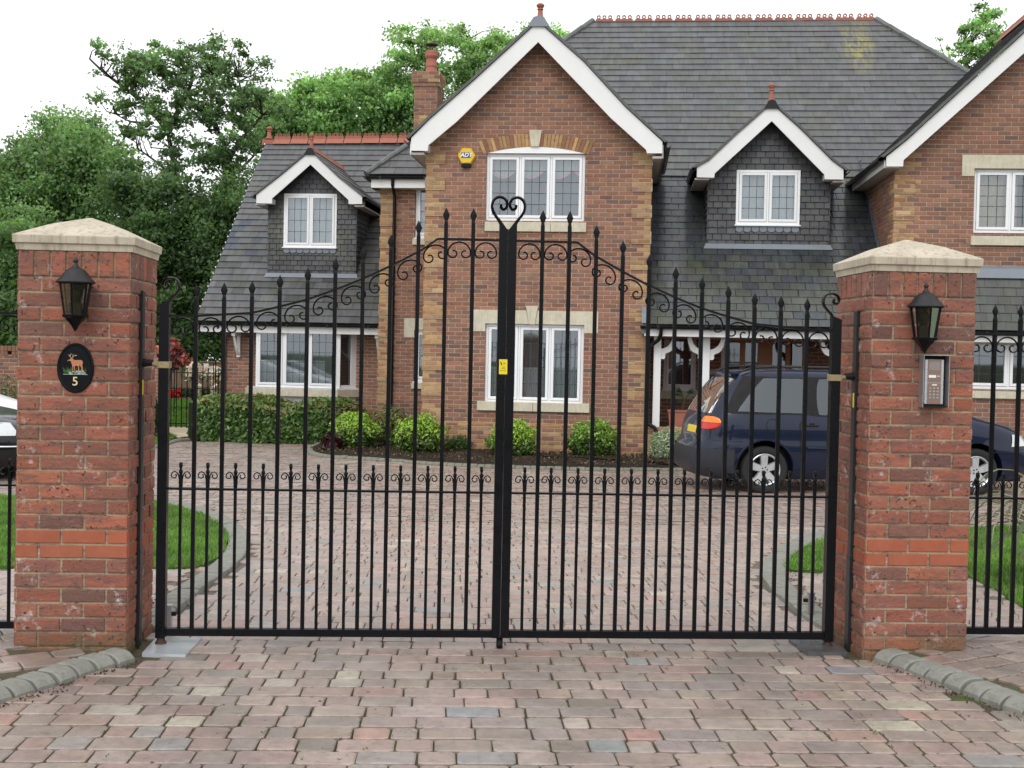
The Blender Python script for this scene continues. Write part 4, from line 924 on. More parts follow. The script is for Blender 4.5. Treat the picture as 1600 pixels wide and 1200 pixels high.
# ---------- GABLE BAY (front plane d=0)
gxl,gxr=-2.02,1.905; gz0=-.30
apx=-.09
w1=L(759,345,.05); w1b=L(915,241,.05); W1=(w1[0],w1[1],w1b[0],w1b[1])
w0=L(757,628,.05); w0b=L(913,508,.05); W0=(w0[0],w0[1],w0b[0],w0b[1])
slope=[(gxl,gz0),(gxr,gz0),(gxr,5.15),(apx,7.12),(gxl,5.15)]
arch_h=.30
mb=MB()
li=L(740,508,0); lr=L(935,487,0); LINT=(li[0],li[1],lr[0],lr[1]); 
ARC=(W1[0]-.03,W1[3],W1[2]+.03,W1[3]+.30)
qc=quoin_col(gxl,gxr,.36)
bricks(mb,(0,0,0),(1,0,0),(0,0,1),(0,-1,0),(gxl,gz0,gxr,7.15),holes=(W1,W0),clip=slope,col=lambda u,v: cj(random.choice(BUFF),.2) if v<.36 else qc(u,v))
# side walls of the bay
bricks(mb,(gxl,0,0),(0,1,0),(0,0,1),(-1,0,0),(0,gz0,3.4,5.4)); bricks(mb,(gxr,0,0),(0,1,0),(0,0,1),(1,0,0),(0,gz0,3.4,5.4))
proud_quoin(mb,gxl,.36,5.25,1,-.008); proud_quoin(mb,gxr,.36,5.25,-1,-.008)
# plinth courses below the dpc
mb.box(gxl-.012,-.030,.345,gxr+.012,0,.362,cj(BUFF[1]))
bricks(mb,(gxl-.02,-.035,0),(1,0,0),(0,0,1),(0,-1,0),(0,gz0,gxr-gxl+.04,.345),col=lambda u,v: cj(random.choice(BUFF+RED[:2]),.25))
mb.face([(gxl-.02,-.035,.345),(gxr+.02,-.035,.345),(gxr+.012,-.030,.345),(gxl-.012,-.030,.345)],(.3,.2,.12))
reveal(mb,*W1,0); reveal(mb,*W0,0)
HB('gable_wall',mb,M['masonry'])
win1=window(*W1[:2],W1[2],W1[3],.05,3,(3,5),'swag'); win0=window(*W0[:2],W0[2],W0[3],.05,3,(3,5),'half')
# arch of buff voussoirs over the upper window
def archz(x,bot=True):
    t=(x-(W1[0]+W1[2])/2)/((W1[2]-W1[0])/2); return W1[3]+.115*(1-t*t)+.0
mb=MB(); n=30; xa,xb=W1[0]-.06,W1[2]+.06
for i in range(n):
    a=xa+(xb-xa)*i/n+.004; b=xa+(xb-xa)*(i+1)/n-.004; m=(a+b)/2; t=(m-(xa+xb)/2)/1.0
    za,zb_=archz(a),archz(b); lean=t*.10; h=.225
    mb.prism([(a,za),(b,zb_),(b+lean,zb_+h-.0*t),(a+lean,za+h)],-.018,.03,cj(random.choice(BUFF+[(.26,.12,.07)]),.15))
HB('brick_arch',mb,M['masonry'])
mb=MB(); xs=np.linspace(W1[0],W1[2],18); mb.prism([(W1[0],W1[3]+.002),(W1[2],W1[3]+.002)]+[(float(x),archz(x)-.001) for x in xs[::-1]],-.012,.06); HB('window_head',mb,M['white'])
kx=(W1[0]+W1[2])/2-.01
mb=MB(); mb.prism([(kx-.075,archz(kx)-.0),(kx+.065,archz(kx)-.0),(kx+.105,archz(kx)+.285),(kx-.11,archz(kx)+.285)],-.045,.03); HB('keystone',mb,M['stone'])
mb=MB(); s0=L(757,361,-.05); s1=L(916,347,-.05); mb.box(s0[0],-.055,s0[1],s1[0]-.62,.05,s1[1]-.01,b=.006); mb.box(s1[0]-.615,-.055,s0[1],s1[0],.05,s1[1]-.01,b=.006); HB('stone_sill',mb,M['stone'])
# lower window stone lintel and sill
mb=MB(); a,z0_,b,z1_=LINT; e=W0[0]; e2=W0[2]
mb.prism([(a,z1_),(a,W0[3]-.14),(e-.002,W0[3]-.14),(e-.002,W0[3]+.0),(kx-.05,W0[3]),(kx-.10,z1_)],-.022,.045)
mb.prism([(b,z1_),(kx+.10,z1_),(kx+.055,W0[3]),(e2+.002,W0[3]),(e2+.002,W0[3]-.14),(b,W0[3]-.14)],-.022,.045)
mb.prism([(kx-.047,W0[3]-.005),(kx+.052,W0[3]-.005),(kx+.105,z1_+.08),(kx-.105,z1_+.08)],-.04,.045); HB('stone_lintel',mb,M['stone'])
mb=MB(); s0=L(745,641,-.05); s1=L(921,631,-.05); mx_=(s0[0]+s1[0])/2; mb.box(s0[0],-.06,s0[1],mx_-.003,.05,s1[1],b=.006); mb.box(mx_+.003,-.06,s0[1],s1[0],.05,s1[1],b=.006); HB('stone_sill',mb,M['stone'])
# gable bargeboards
def barge(outer,inner,d,thick=.035,name='bargeboard'):
    """outer/inner pixel polylines apex->foot ; builds two boards"""
    for side in (0,1):
        mb=MB(); o=[L(px,py,d) for px,py in outer[side]]; i=[L(px,py,d) for px,py in inner[side]]
        mb.prism(o+i[::-1],d,d+thick); 
        # box end return
        foot=o[-1]; inn=i[0] if False else i[-1]
        xs=sorted((foot[0],inn[0])); zt=o[-2][1]-.03; mb.box(xs[0]+.004,d+thick,foot[1]+.003,xs[1]-.004,d+.34,max(zt-.06,foot[1]+.08))
        HB(name,mb,M['wpaint'])
GD=-.32
barge(([(840.9,34),(741.7,124.7),(670.8,187),(642.5,215.4),(642.5,235.2)],[(840.9,34),(911.7,96.3),(976.9,167.2),(1035,221),(1035,239.4)]),
      ([(840.9,65.5),(713.4,189.9),(669.4,226.7),(668,235.8)],[(840.9,65.5),(954.2,184.2),(1009.5,233.8),(1010.9,239.4)]),GD)
# generic gable roof over (apex px, foot px), tiles on both slopes
TG=[(.094,.096,.098),(.087,.089,.092),(.101,.102,.103),(.091,.091,.090),(.082,.084,.087)]
SL=[(.046,.052,.060),(.040,.046,.053),(.053,.059,.066),(.043,.048,.053),(.050,.054,.056)]
HT=[(.046,.047,.051),(.040,.041,.046),(.058,.059,.063),(.033,.034,.039),(.050,.049,.052)]
TT=[(.066,.070,.059),(.060,.065,.056),(.071,.074,.064),(.057,.060,.055),(.063,.067,.062)]
def gable_roof(pts,yf,yb,name='roof_slope',cols=TG,up=.03,tz=.0):
    """pts: half profile polylines [(x,z)...] apex->foot for both sides"""
    for side in pts:
        mb=MB()
        for (xa,za),(xb,zb_) in zip(side[:-1],side[1:]):   # upper->lower
            V=np.array((xa-xb,0,za-zb_)); ln=np.linalg.norm(V); V=V/ln; s=1 if xb>xa else -1; Nn=np.array((s*abs(V[2]),0,abs(V[0])))
            O=np.array((xb,yf,zb_))+Nn*up
            tiles(mb,O,(0,1,0),V,Nn,[(0,-.02),(yb-yf,-.02),(yb-yf,ln),(0,ln)],.227,.28,.018,cols)
            # verge edge
            a=np.array((xa,yf-.004,za)); b=np.array((xb,yf-.004,zb_)); mb.face([b,a,a+Nn*(up+.016),b+Nn*(up+.016)],(.09,.09,.09))
        HB(name,mb,M['slate'])
gp=lambda lst,d:[L(px,py,d) for px,py in lst]
gableL=gp([(840.9,33),(741.7,123.7),(670.8,186),(638.5,217.4)],GD); gableR=gp([(840.9,33),(911.7,95.3),(976.9,166.2),(1039,223)],GD)
gable_roof([gableL,gableR],GD-.03,5.6)
def ridge_strip(x,z,y0,y1,name='ridge_tiles',m='terracotta',r=.07):
    mb=MB(); n=int((y1-y0)/.45)+1
    for i in range(n):
        a=y0+(y1-y0)*i/n; b=y0+(y1-y0)*(i+1)/n-.008
        mb.prism([(x-r*1.3,z-r*.9),(x-r*1.1,z-r*.9),(x,z+r*.1),(x+r*1.1,z-r*.9),(x+r*1.3,z-r*.9),(x+.03,z+r*.55),(x+.018,z+r*1.2),(x-.018,z+r*1.2),(x-.03,z+r*.55)],a,b,cj((.5,.5,.5)))
    return HB(name,mb,M[m])
def finial(px,py_top,py_base,d,name='ball_finial',w=1.0):
    x,zt=L(px,py_top,d); _,zb_=L(px,py_base,d); h=zt-zb_; mb=MB()
    mb.lathe(x,d,[(.085*w,zb_-.02),(.08*w,zb_+.03*h),(.05*w,zb_+.2*h),(.042*w,zb_+.55*h),(.058*w,zb_+.60*h),(.05*w,zb_+.64*h),(.04*w,zb_+.68*h),(.062*w,zb_+.76*h),(.072*w,zb_+.85*h),(.058*w,zb_+.94*h),(.02*w,zt)],k=14)
    return HB(name,mb,M['terracotta'],smooth=True)
finial(844.5,5,30,GD+.12)
mb=MB(); x_,z_=L(842,30,GD); mb.prism([(x_-.19,z_-.13),(x_+.19,z_-.13),(x_+.09,z_+.03),(x_,z_+.055),(x_-.09,z_+.03)],GD-.04,GD+.25); HB('ridge_cap',mb,M['lead'])
# gutters along the bay sides, soffits
def side_gutter(x,z,y0,y1,r=.058,name='gutter'):
    mb=MB(); k=9; vs=[]
    for y in (y0,y1):
        for j in range(k):
            a=math.pi+math.pi*j/(k-1); vs.append((x+r*math.cos(a),y,z+r*math.sin(a)))
        for j in range(k):
            a=2*math.pi-math.pi*j/(k-1); vs.append((x+(r-.006)*math.cos(a),y,z+(r-.006)*math.sin(a)))
    K=2*k; mb.add(vs,[(j,(j+1)%K,K+(j+1)%K,K+j) for j in range(K)]+[tuple(range(K))]); return HB(name,mb,M['gutter'])
def front_gutter(x0,x1,y,z,r=.058,name='gutter'):
    mb=MB(); k=9; vs=[]
    for x in (x0,x1):
        for j in range(k):
            a=math.pi+math.pi*j/(k-1); vs.append((x,y+r*math.cos(a),z+r*math.sin(a)))
        for j in range(k):
            a=2*math.pi-math.pi*j/(k-1); vs.append((x,y+(r-.006)*math.cos(a),z+(r-.006)*math.sin(a)))
    K=2*k; mb.add(vs,[(j,(j+1)%K,K+(j+1)%K,K+j) for j in range(K)]+[tuple(range(k))+tuple(range(k,K)),tuple(range(2*K-1,K-1,-1))]); 
    o=HB(name,mb,M['gutter'])
    mb=MB(); x=x0+.3
    while x<x1-.1 and x1-x0>1: mb=MB(); mb.box(x-.02,y-.064,z-.066,x+.02,y-.03,z-.0); x+=.9; HB('gutter_bracket',mb,M['gutter'],o)
    return o
fl=gableL[-1]; fr=gableR[-1]
side_gutter(fl[0]-.03,fl[1]-.01,GD-.01,2.9); side_gutter(fr[0]+.05,fr[1]-.03,GD-.01,2.75)
mb=MB(); mb.box(fl[0]+.03,GD+.04,fl[1]-.26,gxl+.0,3.3,fl[1]-.22); HB('soffit',mb,M['soffit']); mb=MB(); mb.box(gxr,GD+.04,fr[1]-.26,fr[0]-.03,3.2,fr[1]-.22); HB('soffit',mb,M['soffit'])
mb=MB(); mb.box(fl[0]+.02,GD+.04,fl[1]-.26,fl[0]+.045,3.0,fl[1]-.03); HB('fascia',mb,M['wpaint']); mb=MB(); mb.box(fr[0]-.045,GD+.04,fr[1]-.26,fr[0]-.02,3.0,fr[1]-.03); HB('fascia',mb,M['soffit'])
# ---------- MAIN ROOF
MD=2.9; sB,zB=.983,5.11
zm=lambda d: zB+sB*(d-MD)
RD=7.15
rl=L(927,35,RD); rr=L(1368,32,RD); RZ=zm(RD)
sp=math.sqrt(1+sB*sB)
xl0,xr0=L(572,272,MD)[0],rr[0]+(RD-MD)*1.02
V=np.array((0,1/sp,sB/sp)); Nn=np.array((0,-sB/sp,1/sp)); ln=(RD-MD)*sp
def lich(u,v,c):
    X=u+xl0
    pass
    if random.random()<.025: return cj((.105,.11,.115),.1)
    return c
xlich=L(1340,80,6.3)[0]
mb=MB(); tiles(mb,(xl0,MD,zB),(1,0,0),V,Nn,[(0,0),(xr0-xl0,0),(rr[0]-xl0,ln),(rl[0]-xl0,ln)],.227,.285,.017,TG,patch=lich)
M['lichslate']=mat('lichened_tile',m_slate(.46,.10,(xlich,RZ-.75)))
HB('main_roof',mb,M['lichslate'])
# hip ends and rear
mb=MB(); rc=(.07,.07,.075)
B=np.array((rl[0],RD,RZ)); A=np.array((xl0,MD,zB)); A2=np.array((xl0,2*RD-MD,zB)); D_=np.array((rr[0],RD,RZ)); Cc=np.array((xr0,MD,zB)); C2=np.array((xr0,2*RD-MD,zB))
mb.face([A2,A,B],rc); mb.face([Cc,C2,D_],rc); mb.face([C2,A2,B,D_],rc); HB('rear_roof',mb,M['slate'])
def hip(p,q,name='hip_tiles',r=.07):
    mb=MB(); p=np.array(p);q=np.array(q); n=max(2,int(np.linalg.norm(q-p)/.4))
    for i in range(n):
        a=p+(q-p)*i/n; b=p+(q-p)*((i+1)/n)*.998; mb.tube([a+(0,0,.005),b+(0,0,.022)],[r,r*.93],8,c=cj((.11,.115,.11)))
    return HB(name,mb,M['slate'])
hip(A,B); hip(Cc,D_)
def crest(px0,px1,py0,py1,d,nunit,loops,name='crest_ridge',zoff=0):
    x0,z0=L(px0,py0,d); x1,z1=L(px1,py1,d); mb=MB(); w=(x1-x0)/nunit
    for i in range(nunit):
        a=x0+i*w+.01; b=x0+(i+1)*w-.01; z=z0+(z1-z0)*(i+.5)/nunit; c=cj((.5,.5,.5))
        mb.prism([(a,z-.10),(b,z-.10),(b-.02,z+.04),(a+.02,z+.04)],d-.03,d+.03,c)
        mb.add([(a,d-.16,z-.17),(b,d-.16,z-.17),(b,d-.02,z-.02),(a,d-.02,z-.02),(a,d+.16,z-.17),(b,d+.16,z-.17),(b,d+.02,z-.02),(a,d+.02,z-.02)],[(0,1,2,3),(5,4,7,6)],c)
        lw=(b-a-.04)/loops
        for k in range(loops):
            cx=a+.02+lw*(k+.5); R_=lw*.36; n=12; vs=[]
            for rr_ in (R_,R_*.48):
                for y in (d-.018,d+.018):
                    for j in range(n): t=2*math.pi*j/n; vs.append((cx+rr_*math.cos(t),y,z+.045+R_*.85+rr_*math.sin(t)))
            fs=[]
            for j in range(n):
                q=(j+1)%n; fs+=[(j,q,2*n+q,2*n+j),(n+q,n+j,3*n+j,3*n+q),(q,j,n+j,n+q),(2*n+j,2*n+q,3*n+q,3*n+j)]
            mb.add(vs,fs,c)
    return HB(name,mb,M['terracotta'])
crest(929,1368,33,30,RD,14,3)
# ---------- SECTION WALL (main front wall at d=3.2) left of the bay
WD=3.2; wx0=L(594,400,WD)[0]
mb=MB(); bricks(mb,(wx0,WD,0),(1,0,0),(0,0,1),(0,-1,0),(0,gz0,gxl-wx0+.1,5.0),col=lambda u,v: cj(random.choice(BUFF),.12) if u<(.32 if int((v-.06)/.225)%2==0 else .24) else cj(random.choice(RED),.15),
    holes=((L(648,380,WD)[0]-wx0,L(648,371,WD)[1],3,L(648,289,WD)[1]),(L(646,596,WD)[0]-wx0,L(646,596,WD)[1],3,L(646,515,WD)[1])))
proud_quoin(mb,wx0,.06,4.95,1,WD-.008,w=.33)
bricks(mb,(wx0,WD,0),(0,1,0),(0,0,1),(-1,0,0),(0,gz0,5,5.0))
HB('main_wall',mb,M['masonry'])
a=L(648,371,WD); b=L(648,289,WD); window(a[0],a[1],a[0]+.62,b[1],WD+.04,1,(3,4),'net')
mb=MB(); mb.box(a[0]-.04,WD-.05,a[1]-.15,a[0]+.65,WD+.05,a[1]-.03,b=.005); HB('stone_sill',mb,M['stone'])
a=L(646,596,WD); b=L(646,515,WD); window(a[0],a[1],a[0]+.62,b[1],WD+.04,1,(3,4),'half')
mb=MB(); mb.box(a[0]-.04,WD-.05,a[1]-.15,a[0]+.65,WD+.05,a[1]-.03,b=.005); HB('stone_sill',mb,M['stone'])
mb=MB(); t=L(632,497,WD); mb.prism([(t[0],t[1]),(t[0]+.9,t[1]),(t[0]+.9,b[1]),(a[0],b[1]),(a[0],b[1]-.16),(t[0],b[1]-.16)],WD-.02,WD+.04); HB('stone_lintel',mb,M['stone'])
z=zB; mb=MB(); mb.box(xl0+.10,MD+.03,z-.26,gxl-.05,MD+.055,z-.07); HB('fascia',mb,M['wpaint'])
mb=MB(); mb.box(xl0+.10,MD+.055,z-.27,gxl-.05,WD+.02,z-.245); mb.box(xl0+.10,MD+.05,z-.27,wx0,6,z-.245); HB('soffit',mb,M['soffit'])
front_gutter(xl0+.0,gxl-.02,MD-.02,z-.04); side_gutter(xl0+.0,z-.04,MD-.05,6)
px=L(618,280,WD)[0]
def pipe(path,name='downpipe',r=.034):
    mb=MB(); mb.tube(path,r,10); o=HB(name,mb,M['gutter'],smooth=True); return o
pipe([(px,MD,z-.08),(px,MD+.02,z-.22),(px,WD-.06,z-.40),(px,WD-.06,.25),(px-.08,WD-.09,.16),(px-.08,WD-.09,-.2)])
# chimney
cd0=3.75; c0=L(648,128,cd0); c1=L(684,128,cd0); ct=L(648,112,cd0)[1]
mb=MB(); cw=c1[0]-c0[0]; cdp=.62; zb_=4.6
def ccol(u,v): return cj(random.choice(BUFF+RED),.15) if (v>ct-.30 or abs(v-(ct-1.05))<.12) else cj(random.choice(RED),.15)
for O,U,Nn2,l in (((c0[0],cd0,0),(1,0,0),(0,-1,0),cw),((c1[0],cd0,0),(0,1,0),(1,0,0),cdp),((c0[0],cd0+cdp,0),(0,-1,0),(-1,0,0),cdp)):
    bricks(mb,O,U,(0,0,1),Nn2,(0,zb_,l,ct-.30),col=ccol)
for e,z0_,z1_ in ((.025,ct-.30,ct-.225),(.05,ct-.225,ct)):
    for O,U,Nn2,l in (((c0[0]-e,cd0-e,0),(1,0,0),(0,-1,0),cw+2*e),((c1[0]+e,cd0-e,0),(0,1,0),(1,0,0),cdp+2*e),((c0[0]-e,cd0+cdp+e,0),(0,-1,0),(-1,0,0),cdp+2*e)):
        bricks(mb,O,U,(0,0,1),Nn2,(0,z0_,l,z1_),col=ccol)
    mb.face([(c0[0]-e,cd0-e,z1_),(c1[0]+e,cd0-e,z1_),(c1[0]+e,cd0+cdp+e,z1_),(c0[0]-e,cd0+cdp+e,z1_)],HMORT)
chim=HB('chimney_stack',mb,M['masonry'])
pcx,pcy=(c0[0]+c1[0])/2+.05,cd0+cdp/2; mb=MB(); zt=L(668,80,pcy)[1]; h=zt-ct
mb.lathe(pcx,pcy,[(.155,ct),(.155,ct+.03*h),(.125,ct+.12*h),(.115,ct+.3*h),(.125,ct+.33*h),(.125,ct+.38*h),(.112,ct+.42*h),(.110,ct+.66*h),(.14,ct+.72*h),(.145,ct+.80*h),(.125,ct+.84*h),(.13,ct+.93*h),(.115,zt)],k=18); HB('chimney_pot',mb,M['terracotta'],chim,smooth=True)
mb=MB(); 
for j in range(6): a=j*math.pi/3; mb.tube([(pcx+.09*math.cos(a),pcy+.09*math.sin(a),zt-.02),(pcx+.1*math.cos(a),pcy+.1*math.sin(a),zt+.13)],.006,4)
mb.lathe(pcx,pcy,[(.125,zt+.12),(.13,zt+.135),(.03,zt+.185),(.001,zt+.19)],k=16); HB('rain_cowl',mb,M['rust'],chim)
# ---------- PORCH / CENTRE ROOF (front gutter d=-.3)
PD=-.30; zP=L(1160,509,PD)[1]; sP=(zB-zP-.02)/(MD-PD); spp=math.sqrt(1+sP*sP)
zp=lambda d: zP+sP*(d-PD)
px0,px1=gxr-.12,12.0; lnP=(MD-PD)*spp+.1
V=np.array((0,1/spp,sP/spp)); Nn=np.array((0,-sP/spp,1/spp))
rwx=L(1397,330,0)[0]
def pp(u,v,c):
    if v<1.7 and random.random()<.75: return cj(random.choice(TT),.12)
    return c
mb=MB(); tiles(mb,(px0,PD,zP),(1,0,0),V,Nn,[(0.02,0),(rwx-px0,0),(rwx-px0,lnP),(.02,lnP)],.193,.27,.010,SL,patch=pp,gap=.011)
HB('porch_roof',mb,M['wetslate'])
mb=MB(); q=np.array((px0,PD,zP)); mb.add([q+(0,0,.02),q+V*.40+(0,0,.03),q+V*.40+(.14,0,.03),q+(.14,0,.02)],[(0,1,2,3)]); mb.box(px0-.0,PD+.02,zP-.16,px0+.12,-.02,zP-.0); HB('verge_flashing',mb,M['lead'])
mb=MB(); mb.box(px0+.05,PD+.02,zP-.20,rwx+5.0,PD+.045,zP-.045); HB('fascia',mb,M['wpaint'])
front_gutter(px0-.02,rwx+5,PD-.045,zP-.025)
zc=L(1180,528,WD)[1]
mb=MB(); mb.box(gxr,PD+.045,zP-.20,rwx,WD,zP-.17); HB('porch_ceiling',mb,M['soffit'])
# porch back wall, low front wall and floor
wpa=L(1036,608,WD); wpb=L(1089,520,WD); WP=(wpa[0],wpa[1],wpb[0],wpb[1])
dl=L(1135,600,WD)[0]; dr=L(1262,600,WD)[0]; dz=L(1200,529,WD)[1]
mb=MB(); bricks(mb,(0,WD,0),(1,0,0),(0,0,1),(0,-1,0),(gxr,-.1,rwx,zP+.2),holes=(WP,(dl,-.1,dr,dz)),col=lambda u,v: cj(random.choice(RED),.15)); HB('porch_back_wall',mb,M['masonry'])
mb=MB(); mb.box(gxr,.12,-.2,rwx,WD,.28,(.3,.2,.15)); HB('porch_floor',mb,M['terracotta'])
mb=MB(); bricks(mb,(gxr+.02,-.02,0),(1,0,0),(0,0,1),(0,-1,0),(0,gz0,rwx-gxr-.02,.36),col=lambda u,v: cj(random.choice(BUFF+RED[:2]),.2)); mb.face([(gxr,-.02,.36),(rwx,-.02,.36),(rwx,.12,.36),(gxr,.12,.36)],HMORT); mb.face([(gxr,.12,.27),(rwx,.12,.27),(rwx,.12,.36),(gxr,.12,.36)],HMORT); HB('low_wall',mb,M['masonry'])
window(*WP[:2],WP[2],WP[3],WD+.03,1,None,'dark',trim='soffitw') if False else window(WP[0],WP[1],WP[2],WP[3],WD+.03,1,(2,3),'dark')
mb=MB(); mb.box(WP[0]-.05,WD-.06,WP[1]-.19,WP[2]+.05,WD+.03,WP[1]-.03,b=.005); HB('stone_sill',mb,M['stone'])
# timber door screen
mb=MB(); W_=dr-dl; xs=[0,.155,.235,.385,.44,.555,.60,.74,.775,.93,1.0]
def bar(a,b,z0,z1,y=WD-.0,t=.07): mb.box(dl+a*W_,y,z0,dl+b*W_,y+t,z1,b=.004)
bar(0,1,dz-.08,dz)
for a,b in ((0,.03),(.16,.225),(.38,.56),(.72,.78),(.93,1.0)): bar(a,b,.28,dz-.08)
for a,b in ((.03,.16),(.225,.38),(.56,.72),(.78,.93)): bar(a,b,.28,.75); bar(a,b,1.15,1.19)
door=HB('timber_door_screen',mb,M['wood'])
mb=MB(); mb.face([(dl,WD+.04,.3),(dr,WD+.04,.3),(dr,WD+.04,dz-.05),(dl,WD+.04,dz-.05)]); HB('door_glass',mb,M['glassdark'],door)
mb=MB(); mb.box(dl-.02,WD+.3,.0,dr+.02,WD+1.2,dz); HB('hall',mb,M['roomd'],door)
mb=MB(); x_=L(1129,560,WD)[0]; mb.box(x_-.035,WD-.06,.28,x_+.035,WD-.01,dz); HB('door_jamb',mb,M['wpaint'])
# posts with curved brackets
def post(x,left=True,right=True):
    mb=MB(); zt=zP-.19; mb.box(x-.062,.0,.362,x+.062,.115,zt,b=.006)
    po=HB('porch_post',mb,M['wpaint'])
    for s,on in ((-1,left),(1,right)):
        if not on: continue
        mb=MB(); x0=x+s*.062; pts_o=[];pts_i=[]
        zb_=zt-.30
        for i in range(11):
            t=i/10*math.pi/2; pass
        outer=[(x0,zb_-.10),(x0+s*.055,zb_-.10),(x0+s*.075,zb_-.075),(x0+s*.075,zb_-.01),(x0+s*.11,zb_+.01)]
        arc=[(x0+s*(.10+.16*math.sin(t)),zb_+.01+.30*(1-math.cos(t))) for t in np.linspace(.12,1.45,10)]
        arc2=[(x0+s*(.0+.19*math.sin(t)),zb_+.08+.22*(1-math.cos(t))) for t in np.linspace(1.57,.05,10)]
        poly=outer+arc+[(arc2[0][0],zt)]+[(a_,min(b_,zt)) for a_,b_ in arc2]+[(x0,zb_+.08)]
        poly=[(a_,min(b_,zt)) for a_,b_ in poly]
        mb.prism(poly,.03,.085); HB('curved_bracket',mb,M['wpaint'],po)
post(L(1026,600,.05)[0],False,True); post(L(1103,560,.05)[0]); post(L(1310,560,.05)[0],True,False)
xq=L(1012,600,-.1)[0]
pipe([(xq+.20,PD-.045,zP-.07),(xq+.20,PD-.02,zP-.16),(xq+.17,-.2,zP-.26),(xq+.02,-.09,zP-.38),(xq,-.09,zP-.5),(xq,-.09,.47),(xq+.03,-.10,.41),(xq+.13,-.10,.36),(xq+.16,-.10,.30),(xq+.16,-.10,-.16)])
# ---------- HUNG-TILE DORMERS
def dormer(face_d,base,win,bl,br,bil,bir,ridge_px,fin,zroof,sroof,wname,glazing,ncol=14,rt='terracotta'):
    d=face_d; xl,zb_=L(base[0],base[2],d); xr=L(base[1],base[2],d)[0]
    zE=(L(bl[-1][0],bl[-1][1],d-.3)[1]+L(br[-1][0],br[-1][1],d-.3)[1])/2; xa,za=L(bl[0][0],bl[0][1]+10,d)
    a=L(win[0],win[3],d); b=L(win[2],win[1],d); WW=(a[0],a[1],b[0],b[1])
    mb=MB(); poly=[(xl,zb_),(xr,zb_),(xr,zE),(xa,za),(xl,zE)]
    # hung tiles with window cut: four panels
    def panel(x0,z0,x1,z1):
        q=clipc([(x0,z0),(x1,z0),(x1,z1),(x0,z1)],ccw(poly))
        if len(q)>2: tiles(mb,(0,d,0),(1,0,0),(0,0,1),(0,-1,0),q,.112,.165,.022,HT,gap=.011,var=.22)
    panel(xl,zb_,xr,WW[1]-.03); panel(xl,WW[1]-.03,WW[0],WW[3]); panel(WW[2],WW[1]-.03,xr,WW[3]); panel(xl,WW[3],xr,za)
    back=4.5
    for s,x in ((-1,xl),(1,xr)):
        tiles(mb,(x,d,0),(0,1,0),(0,0,1),(s,0,0),[(0,zb_),(3.2,zb_+3.2*sroof),(3.2,zE+.02),(0,zE+.02)] if zb_+3.2*sroof<zE else [(0,zb_),((zE-zb_)/sroof,zE),(0,zE)],.112,.165,.016,HT,gap=.004)
    HB('tile_hung_dormer',mb,M['hung'])
    # scalloped lead-grey apron under the window
    mb=MB(); n=8; w_=(WW[2]-WW[0])/n
    for i in range(n):
        cx=WW[0]+w_*(i+.5); mb.prism([(cx-w_*.46,WW[1]-.03),(cx+w_*.46,WW[1]-.03)]+[(cx+w_*.46*math.cos(t),WW[1]-.09-.045*math.sin(t)) for t in np.linspace(0,math.pi,8)],d-.030,d-.018)
    HB('scalloped_tiles',mb,M['lead'])
    window(WW[0],WW[1],WW[2],WW[3],d-.02,2,glazing,'net2')
    barge((bl,br),(bil,bir),d-.30)
    g=lambda lst:[(x,z) for x,z in gp(lst,d-.30)]
    A=g(bl[:-1]); B=g(br[:-1]); A[-1]=(A[-1][0]-.05,A[-1][1]-.035); B[-1]=(B[-1][0]+.05,B[-1][1]-.035)
    dep=(A[0][1]-zb_)/sroof+.3
    gable_roof([A,B],d-.33,d+dep,cols=TG,up=.022)
    side_gutter(A[-1][0]-.02,A[-1][1]-.0,d-.32,d+(zE-zb_)/sroof,r=.052); side_gutter(B[-1][0]+.02,B[-1][1]-.0,d-.32,d+(zE-zb_)/sroof,r=.052)
    for s,x in ((-1,xl),(1,xr)):
        f=A[-1] if s<0 else B[-1]; x0,x1=sorted((x,f[0]-s*.02)); mb=MB(); mb.box(x0,d-.26,f[1]-.20,x1,d+(zE-zb_)/sroof,f[1]-.17); HB('soffit',mb,M['soffit'])
    ridge_strip(A[0][0],A[0][1]+.05,d-.25,d+dep-.35,m='terracotta' if rt else 'slate',r=.055)
    finial(fin[0],fin[1],fin[2],d-.2,w=.85)
    x_,z_=A[0]; mb=MB(); mb.prism([(x_-.13,z_-.10),(x_+.13,z_-.10),(x_+.06,z_+.035),(x_,z_+.06),(x_-.06,z_+.035)],d-.345,d-.15); HB('ridge_cap',mb,M['gutter'])
    # lead apron
    mb=MB(); y0=d-.12; zz=lambda yy: zb_+(yy-d)*sroof; mb.add([(xl-.06,d-.10,zz(d-.10)+.035),(xr+.06,d-.10,zz(d-.10)+.035),(xr+.02,d-.02,zb_+.04),(xl-.02,d-.02,zb_+.04)],[(0,1,2,3)]); HB('lead_apron',mb,M['lead'])
_w=window
def window(*a,**k):
    if len(a)>7 and a[7]=='net2': a=a[:7]+('net',)
    return _w(*a,**k)
DF=(L(1200,385,0)[1]-0)  # placeholder height
def face_depth(px,py,zf):
    lo,hi=-1,9
    for _ in range(40):
        m=(lo+hi)/2
        if L(px,py,m)[1]>zf(m): lo=m
        else: hi=m
    return (lo+hi)/2
d1=face_depth(1200,384,zp)
dormer(d1,(1104,1295,384),(1149,266,1251,351),
  [(1206,161),(1150,210),(1107.5,250),(1089,260),(1089,277)],[(1206,161),(1250,200),(1300,250),(1318,263.7),(1318,280.5)],
  [(1206,189),(1116.7,271),(1116,277.5)],[(1206,189),(1288,272.5),(1288.7,280)],None,(1206,130,158),zp,sP,'',(3,4))
